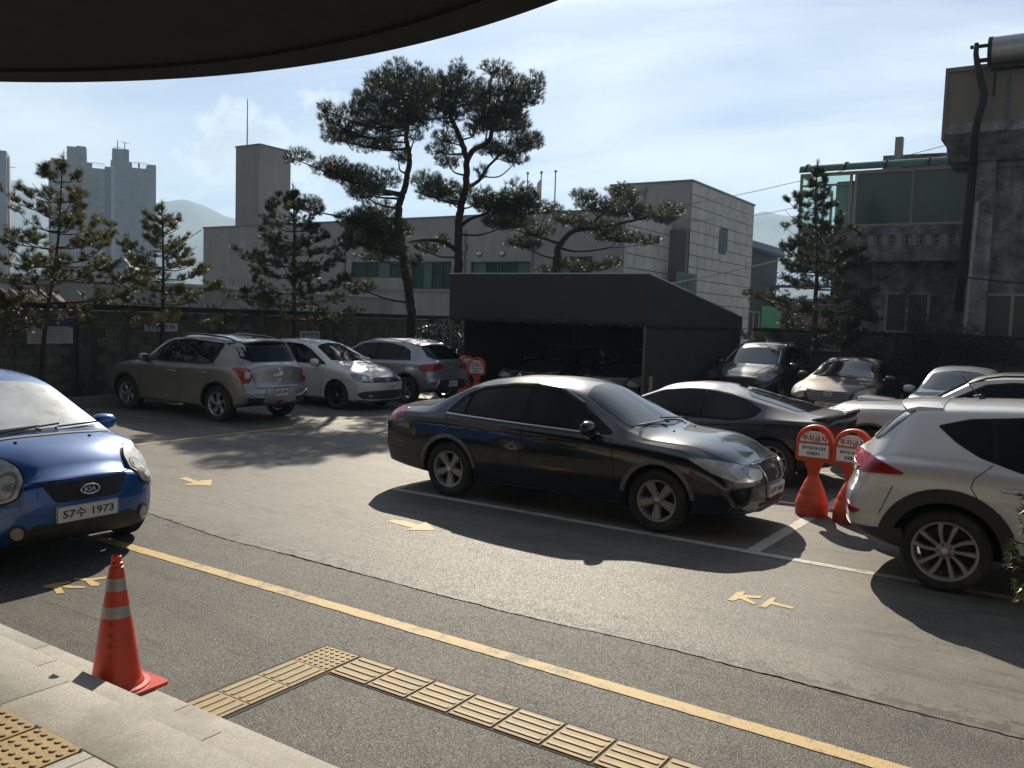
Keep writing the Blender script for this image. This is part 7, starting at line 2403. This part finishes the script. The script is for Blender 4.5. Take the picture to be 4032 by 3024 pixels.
padsR = [(1120, 260, 120, 80), (1330, 250, 70, 60), (1560, 300, 90, 70), (1500, 400, 130, 70), (1360, 480, 100, 60), (1550, 480, 90, 60), (1380, 640, 100, 50), (1000, 330, 90, 70), (1160, 380, 90, 60), (1000, 930, 110, 50), (1380, 1000, 120, 60), (1500, 1000, 130, 70), (1620, 980, 90, 60), (1650, 600, 80, 50), (1000, 200, 90, 80), (1050, 330, 110, 85), (1165, 150, 60, 90), (1200, 220, 110, 85), (1250, 310, 110, 70), (1420, 120, 100, 50), (1500, 230, 140, 70), (1660, 210, 75, 70), (1650, 310, 75, 60), (1430, 350, 170, 95), (1310, 420, 100, 90), (1480, 470, 140, 80), (1280, 510, 80, 55),
         (1610, 580, 110, 55), (1480, 640, 160, 55), (1540, 710, 80, 40), (1090, 440, 90, 55), (1100, 560, 100, 50), (1050, 640, 100, 50), (1110, 720, 90, 45), (960, 850, 105, 60), (1060, 900, 140, 60), (1120, 965, 100, 40), (1310, 960, 110, 70), (1440, 1030, 150, 60), (1560, 940, 130, 80),
         (1600, 1040, 120, 50), (1480, 1120, 150, 45), (960, 1290, 80, 40), (1075, 1240, 50, 40), (1320, 790, 40, 50), (860, 400, 70, 60)]
pad_pine('red_pine', 'tall forked red pine behind the shelter, right one of the tall pair', b7, trunkR, padsR, (1100, 200), 1.659, D7, M_NDL, M_BARKR, 1.0, .15, 32)
b8 = base_at(2182, Y=25.7); D8 = b8.dot(fh)
S3 = 2.458
def c3(x, y): return ((x - 1100 * 0) , y)
trunk3 = [([(-60, 1200), (-40, 1060), (-25, 960), (0, 800), (40, 740), (110, 660), (220, 620), (420, 600)], .16, .06, 0.0), ([(0, 790), (120, 830), (300, 830), (480, 800)], .05, .03, .5), ([(30, 760), (-60, 740), (-200, 690), (-330, 640)], .06, .03, -.3), ([(220, 620), (420, 480), (560, 330)], .06, .03, .4), ([(420, 600), (700, 540), (960, 480)], .06, .03, -.4), ([(-30, 960), (60, 960), (250, 1000)], .06, .03, .2)]
pads3 = [(250, 290, 140, 55), (590, 250, 130, 70), (700, 300, 90, 55), (340, 380, 190, 75), (600, 430, 230, 85), (850, 480, 150, 70), (1080, 440, 125, 80), (1000, 520, 130, 55), (100, 520, 170, 75), (380, 600, 230, 60), (600, 700, 240, 60), (860, 730, 120, 55), (70, 945, 110, 50), (290, 985, 190, 45), (520, 950, 100, 60), (-220, 640, 170, 80), (-420, 560, 180, 80), (-330, 760, 170, 60), (-120, 420, 150, 60), (-120, 1010, 120, 40)]
pad_pine('low_pine', 'low wide spreading pine with an S shaped trunk, just behind the shelter top', b8, trunk3, pads3, (2200, 650), S3, D8, M_NDL, M_BARKR, 1.0, .16, 33, rand_depth=.9)

# juniper at the foot of the old house
def bush(name, label, base, ell, n, m, seed, nl=16, length=.10, group=None, cat='shrub', width=.008, stem=True, spread=.5):
    r = random.Random(seed)
    root = empty(name, base, 0, label, cat, group)
    places = []; st_ = MB()
    for (cx_, cy_, cz_, rx, ry, rz) in ell:
        k = int(n * rx * ry * rz / .3) + 20
        for i in range(k):
            a, u = r.uniform(0, 2 * pi), r.uniform(-1, 1); q = r.random() ** .4
            s = sqrt(1 - u * u)
            lump = 1 + .25 * nz3(cos(a) * 2 + cx_, sin(a) * 2, u * 2 + seed)
            p = Vector((cx_ + rx * q * s * cos(a) * lump, cy_ + ry * q * s * sin(a) * lump, cz_ + rz * q * u * lump))
            d = Vector((s * cos(a), s * sin(a), u * .6 + .6))
            places.append((tuple(p), tuple(d), r.uniform(.7, 1.3)))
            if i % 6 == 0: st_.tube([(cx_ * .4, cy_ * .4, max(0, cz_ - rz * .8)), ((cx_ + p.x) / 2, (cy_ + p.y) / 2, (cz_ + p.z) / 2), tuple(p)], [.012, .008, .004], 4, cap=False)
    q = foliage('leaves', places, m, root, n=nl, length=length, spread=spread, width=width); q['kind'] = 'stuff'
    q = st_.build('stems', M_BARK, root); q['kind'] = 'stuff'
    return root
p = base_at(3700, Y=25.5)
bush('juniper', 'dark spiky juniper below the old house, left of the drainpipe foot', p, [(0, 0, 1.0, 1.3, .6, .9), (-.5, 0, 2.0, .55, .5, .8), (.35, 0, 1.9, .75, .5, .5), (1.3, 0, 1.6, 1.0, .5, .4), (-.9, 0, 2.9, .25, .25, .5)], 330, M_NDJ, 41, 14, .16)
p = base_at(3420, Y=25.5)
bush('dark_shrub', 'dark low shrub behind the dark saloon, along the back right wall', p, [(0, 0, .9, .9, .5, .8), (.9, 0, .7, .7, .5, .6)], 300, M_NDJ, 42, 14, .14)
# glossy leaved shrub by the shelter
M_LEAF = mat('glossy_leaf', (.045, .062, .026), .22, spec=1.0, coat=.8, var=.4, vs=6, rnd=0)
M_LEAFR = mat('red_leaf', (.10, .035, .018), .3, spec=.7, var=.4, vs=6)
def leafy(name, label, base, ell, n, m, seed, size=.05, cat='shrub'):
    r = random.Random(seed); root = empty(name, base, 0, label, cat)
    V, F = [], []; st_ = MB()
    for (cx_, cy_, cz_, rx, ry, rz) in ell:
        for i in range(int(n * rx * ry * rz / .3)):
            a, u = r.uniform(0, 2 * pi), r.uniform(-1, 1); q = r.random() ** .35; s = sqrt(1 - u * u)
            lump = 1 + .3 * nz3(cos(a) * 2 + cx_, sin(a) * 2, u * 2 + seed)
            c = Vector((cx_ + rx * q * s * cos(a) * lump, cy_ + ry * q * s * sin(a) * lump, cz_ + rz * q * u * lump))
            d = Vector((r.gauss(0, 1), r.gauss(0, 1), r.gauss(0.2, .8))).normalized(); e = d.cross(Vector((r.gauss(0, 1), r.gauss(0, 1), r.gauss(0, 1)))).normalized(); nn = d.cross(e)
            L, w_ = size * r.uniform(.7, 1.3), size * .45
            k = len(V)
            V += [c - d * L * .5, c + e * w_ * .5 - nn * w_ * .15, c + d * L * .5, c - e * w_ * .5 - nn * w_ * .15]
            F.append((k, k + 1, k + 2, k + 3))
            if i % 25 == 0: st_.tube([(cx_ * .5, cy_ * .5, max(.02, cz_ - rz)), c], [.012, .004], 4, cap=False)
    me = bpy.data.meshes.new('leaves'); me.from_pydata([tuple(v) for v in V], [], F)
    q = link('leaves', me, root, m); q['kind'] = 'stuff'
    q = st_.build('stems', M_BARK, root); q['kind'] = 'stuff'
    return root
p = on(1745, 1400, X=-15.9)
leafy('holly_bush', 'glossy leaved bush glinting in the sun beside the left end of the shelter', (p.x, p.y, 0), [(0, 0, 1.15, .95, .5, .85), (-.7, 0, 1.3, .6, .4, .6), (.7, 0, .9, .45, .4, .8), (.2, 0, .5, .9, .5, .5)], 3200, M_LEAF, 43, .085)
p = on(1842, 1440, X=-15.3)
leafy('reddish_shrub', 'thin reddish brown shrub behind the pair of orange bollards near the shelter', (p.x, p.y - .3, 0), [(0, 0, .65, .45, .3, .65)], 900, M_LEAFR, 44, .05)
# shrub by the steps, right edge
bush('yew_shrub', 'yew shrub leaning in at the right edge of the view, close to the camera', (.14, 3.08, .15), [(-.02, 0, 1.33, .27, .28, .40), (.03, 0, 1.1, .26, .26, .3)], 5600, needle_mat('yew_needles', (.022, .040, .012), (.075, .085, .022)), 45, 10, .026, width=.0065, spread=.9)

# bare twiggy saplings by the wall
for k, (px, seed) in enumerate(((1010, 3), (880, 4))):
    p = base_at(px, X=TX - .1); r = random.Random(seed)
    root = empty('bare_sapling', p, 0, ['bare twiggy sapling over the left wall, left of the pine behind the white hatchback', 'bare twiggy sapling near the slim pine, over the left wall'][k], 'tree')
    tw = MB()
    def grow(o, d, L, rad, lev):
        e = o + d * L
        tw.tube([o, o.lerp(e, .5) + Vector((r.uniform(-.03, .03), r.uniform(-.03, .03), 0)), e], [rad, rad * .8, rad * .6], 5, cap=False)
        if lev:
            for _ in range(3): grow(o.lerp(e, r.uniform(.5, 1)), (d + Vector((r.uniform(-.8, .8), r.uniform(-.8, .8), r.uniform(-.1, .5)))).normalized(), L * r.uniform(.5, .8), rad * .55, lev - 1)
    grow(Vector((0, 0, 0)), Vector((.05, .05, 1)), 1.4, .022, 4)
    tw.build('branches', M_BARK, root)

# ------------------------------------------------------------------ cone and bollards
M_ORG = mat('cone_orange', (.60, .046, .012), .42, spec=.5, var=.12, vs=9, coord='obj', dirt=(.26, .045, .025), dirt_amt=.38, dirt_scale=9)
M_TAPE = mat('reflective_tape', (.34, .32, .32), .35, .35, var=.15, vs=20, coord='obj')
cz0 = .15
cn = empty('traffic_cone', (-4.065, 2.575, cz0), radians(2), 'orange traffic cone with two silver bands standing on the lowest step', 'traffic cone')
cn.scale = (1, 1, .975)
b = MB()
pr = .018
sq = []
for i in range(4):
    for a in np.linspace(0, pi / 2, 5):
        q = a + i * pi / 2
        sx, sy = (1, 1) if i == 0 else (-1, 1) if i == 1 else (-1, -1) if i == 2 else (1, -1)
        sq.append((sx * .16 + .025 * cos(q), sy * .16 + .025 * sin(q)))
b.prism(sq, 2, .0, .018)
b.build('base_plate', M_ORG, cn)
b = MB()
Hc = 0.715
def rc_(z): return .122 + (.034 - .122) * (z - .05) / (.66 - .05)
prof = [(.165, .018), (.160, .026), (.135, .030), (.128, .045), (rc_(.05), .052)] + [(rc_(z), z) for z in (.1, .2, .3, .4, .5, .6, .655)] + [(.030, .658), (.030, .678), (.024, .682), (.024, .712), (.020, .715), (.019, .70)]
b.lathe(prof, 40); b.build('cone_body', M_ORG, cn, sharp=28)
for z0, z1 in ((.395, .455), (.535, .600)):
    b = MB(); b.lathe([(rc_(z0) + .0015, z0), (rc_(z1) + .0015, z1)], 40); b.build('reflective_band', M_TAPE, cn, smooth=True)
def cone_text(s, z, ang, h):
    vs, fs, w_, hh = text_geo(s)
    k = h / hh
    out = []
    for x, y in vs:
        zz = z + y * k; R_ = rc_(zz) + .0018; a = ang + x * k / R_
        out.append((R_ * sin(a), -R_ * cos(a), zz))
    me = bpy.data.meshes.new('handwriting'); me.from_pydata(out, [], fs); link('handwriting', me, cn, mat('marker_faded', (.16, .03, .02), .7))
for i, ch in enumerate('주차금지'):
    cone_text(ch, .365 - i * .052, .62, .026); cone_text(ch, .365 - i * .052, -.75, .026)

M_BOL = mat('bollard_orange', (.62, .072, .016), .45, var=.10, vs=6, coord='obj', dirt=(.40, .07, .035), dirt_amt=.35, dirt_scale=7)
def bollard():
    root = empty('no_parking_bollard')
    b = MB()
    b.lathe([(0, 0), (.172, 0), (.180, .015), (.182, .14), (.176, .146), (.178, .155), (.150, .24), (.147, .243), (.146, .25), (.122, .32), (.119, .323), (.116, .33), (.086, .40), (.083, .403), (.078, .41), (.056, .455), (.050, .48), (.0, .48)], 28)
    b.build('base', M_BOL, root, sharp=30)
    b = MB(); b.add([(s * w, d * .045, z) for z, w in ((.455, .054), (.52, .062), (.62, .105)) for s, d in ((-1, -1), (1, -1), (1, 1), (-1, 1))], [(j * 4 + k, j * 4 + (k + 1) % 4, (j + 1) * 4 + (k + 1) % 4, (j + 1) * 4 + k) for j in range(2) for k in range(4)] + [(3, 2, 1, 0), (8, 9, 10, 11)])
    b.build('neck', M_BOL, root)
    # head: arch topped flat box with a hand hole
    def arch(w, z0, z1, n=18, r=.02):
        P = [(-w + r, z0), (-w, z0 + r)]
        zc_ = z1 - w
        P += [(-w * cos(a), zc_ + w * sin(a)) for a in np.linspace(0, pi, n)]
        P += [(w, z0 + r), (w - r, z0)]
        return P
    out = arch(.205, .615, 1.04)
    b = MB()
    n = len(out)
    rings = []
    for (y, k) in ((-.055, .955), (-.045, .985), (.045, .985), (.055, .955)):
        cx_, cz_ = 0, .82
        rings.append([(x * k, y, cz_ + (z - cz_) * k) for x, z in out])
    vs = [p for r_ in rings for p in r_]
    fs = [(j * n + i, j * n + (i + 1) % n, (j + 1) * n + (i + 1) % n, (j + 1) * n + i) for j in range(3) for i in range(n)] + [tuple(range(n)), tuple(range(4 * n - 1, 3 * n - 1, -1))]
    b.add(vs, fs); hd = b.build('head', M_BOL, root, sharp=50)
    b = MB(); b.prism([(x, z) for x, z in [(.05 * cos(a), .985 + .018 * sin(a)) for a in np.linspace(0, 2 * pi, 16)[:-1]]], 1, -.0565, .0565); b.build('hand_hole', mat('hole_dark', (.10, .02, .01), .9), hd)
    for s, nm in ((-1, 'front'), (1, 'back')):
        y = s * .0565
        up = [(-.155, .845), (.155, .845)] + [(.155 * cos(a), .845 + .125 * sin(a)) for a in np.linspace(.15, pi - .15, 14)]
        # notch for the grip
        b = MB(); b.prism(up, 1, min(y, y + s * .004), max(y, y + s * .004)); o = b.build('sign_panel', mat('panel_white', (.80, .78, .74), .5), hd)
        b = MB(); b.prism([(-.165, .665), (.165, .665), (.165, .825), (-.165, .825)], 1, min(y, y + s * .004), max(y, y + s * .004)); o2 = b.build('sign_panel', MATS['panel_white'], hd)
        yy = y + s * .0055
        ux = (-s, 0, 0)
        text_on('lettering', '주차금지', .27, .070, (0, yy, .885), ux, (0, 0, 1), M_REDTX, hd, bold=.035)
        text_on('lettering', '협조부탁드립니다', .19, .018, (0, yy, .937), ux, (0, 0, 1), M_REDTX, hd)
        text_on('lettering', '중부지방고용노동청', .26, .040, (0, yy, .775), ux, (0, 0, 1), M_NAVY, hd, bold=.03)
        text_on('lettering', '영월출장소', .15, .040, (0, yy, .715), ux, (0, 0, 1), M_NAVY, hd, bold=.03)
        b = MB()
        for (a, c) in ((.668, .672), (.818, .822)): b.box(-.16, .16, min(yy, yy + s * .001), max(yy, yy + s * .001), a, c)
        b.build('blue_border', M_NAVY, hd)
    return root
GB = 'orange no parking bollards'
bp = bollard()
spots = [(-2.45, 10.12, 0.0, 'orange no parking bollard by the dark coupe tail, left one of the near pair'), (-2.02, 10.05, -.12, 'orange no parking bollard half hidden by the pale SUV, right one of the near pair')]
pL = on(1876, 1532, Y=17.85); spots.append((pL.x, pL.y, .35, 'orange no parking bollard facing the viewer before the shelter mouth'))
pL2 = on(1834, 1524, Y=18.35); spots.append((pL2.x, pL2.y, 1.0, 'orange no parking bollard seen edge-on beside the rear of the silver crossover'))
for i, (x, y, rz, lab) in enumerate(spots):
    o = bp if i == 0 else copy_tree(bp)
    o.location = (x, y, 0); o.rotation_euler = (0, 0, rz); o.scale = (1, 1, 1) if i < 2 else (1.1, 1.1, 1.08); tag(o, lab, 'bollard', GB)

# ------------------------------------------------------------------ cars in their places
def place(fn_name, label, S, pm, xr, yc, rz, **kw):
    return car(fn_name, label, S, pm, (xr, yc, 0), rz, **kw)
GC = 'cars parked in the lot'
P_BLK = paint('paint_black_dusty', (.006, .0075, .011), .25, .20, .26, (.16, .13, .10))
P_SIL = paint('paint_silver_a', (.30, .295, .28), .55, .34, .25)
P_WHT = paint('paint_white', (.68, .66, .62), .05, .30, .15)
P_SIL2 = paint('paint_silver_b', (.30, .315, .34), .55, .32, .2)
P_GREY = paint('paint_blue_grey', (.045, .052, .068), .6, .30, .35, (.16, .14, .12))
P_TUC = paint('paint_pale_silver', (.60, .595, .575), .20, .30, .10)
P_WSUV = paint('paint_white_b', (.56, .55, .52), .10, .30, .10)
P_BLU = paint('paint_blue', (.009, .080, .27), .40, .30, .10, (.16, .16, .17))
P_BK2 = paint('paint_black', (.010, .011, .016), .3, .25, .2, (.14, .12, .10))
P_BRN = paint('paint_dark_dusty', (.018, .015, .013), .4, .30, .75, (.12, .095, .075))
P_LBL = paint('paint_pale_blue', (.30, .36, .38), .3, .32, .1)
place('black_saloon', 'dusty black saloon with silver five spoke wheels, in the middle of the lot', TOSCA, P_BLK, -6.16, 8.14 + .86, 0, level=3, scale=(.985, 1, 1.0))
place('blue_city_car', 'small blue hatchback with round-cornered headlamps, sunlit at the left edge', MORNING, P_BLU, -9.75, 4.04, 0, level=3)
place('pale_suv', 'pale silver SUV with black wheel arch cladding, cut off at the right edge', TUCSON, P_TUC, -.82, 7.84 + .88, 0, level=3, scale=(1, 1, .967))
place('dark_coupe', 'blue grey coupe with black boot spoiler, behind the black saloon', COUPE, P_GREY, -3.38, 11.52 + .87, pi, level=3, scale=(1, 1, .94))
place('white_suv', 'white SUV with bonnet scoop and roof rails, behind the pale silver SUV', SCOOP, P_WSUV, .20, 14.6, pi, scale=(1, 1, .955))
place('silver_suv', 'silver SUV with red and clear tail lamps, leftmost of the back row', TIVOLI, P_SIL, -13.52, 10.60 + .82, pi, level=2, scale=(1.10, .95, 1.01))
place('white_hatchback', 'white hatchback with dark wheels facing out, between the two silver cars', POLO, P_WHT, -16.17, 13.83 + .78, 0, scale=(1.03, .95, 1.03))
place('silver_crossover', 'silver crossover with wide red tail lamps, nearest the shelter on its left', NIRO, P_SIL2, -13.5, 16.0 + .88, pi, scale=(1, .98, 1.0))
place('black_suv', 'black SUV facing out beside the right side of the shelter', BSUV, P_BK2, -7.15, 21.1 + 3.62, -pi / 2)
place('dark_saloon', 'dusty dark saloon with chrome slatted grille, facing out from the back right wall', GRAND, P_BRN, -4.55, 19.6 + 3.80, -pi / 2)
place('pale_blue_hatchback', 'pale blue hatchback facing out at the back right, seen over the pale SUV roof', ACCENT, P_LBL, -1.95, 17.6 + 3.3, -pi / 2)
place('shelter_saloon', 'dark saloon inside the shelter with bright grille bar, the right one', GRAND, P_BK2, -9.5, 18.75 + 3.80, -pi / 2)
place('shelter_hatchback', 'dark car deep in the shelter shade, the left one', TOSCA, P_BK2, -12.1, 18.9 + 3.655, -pi / 2)
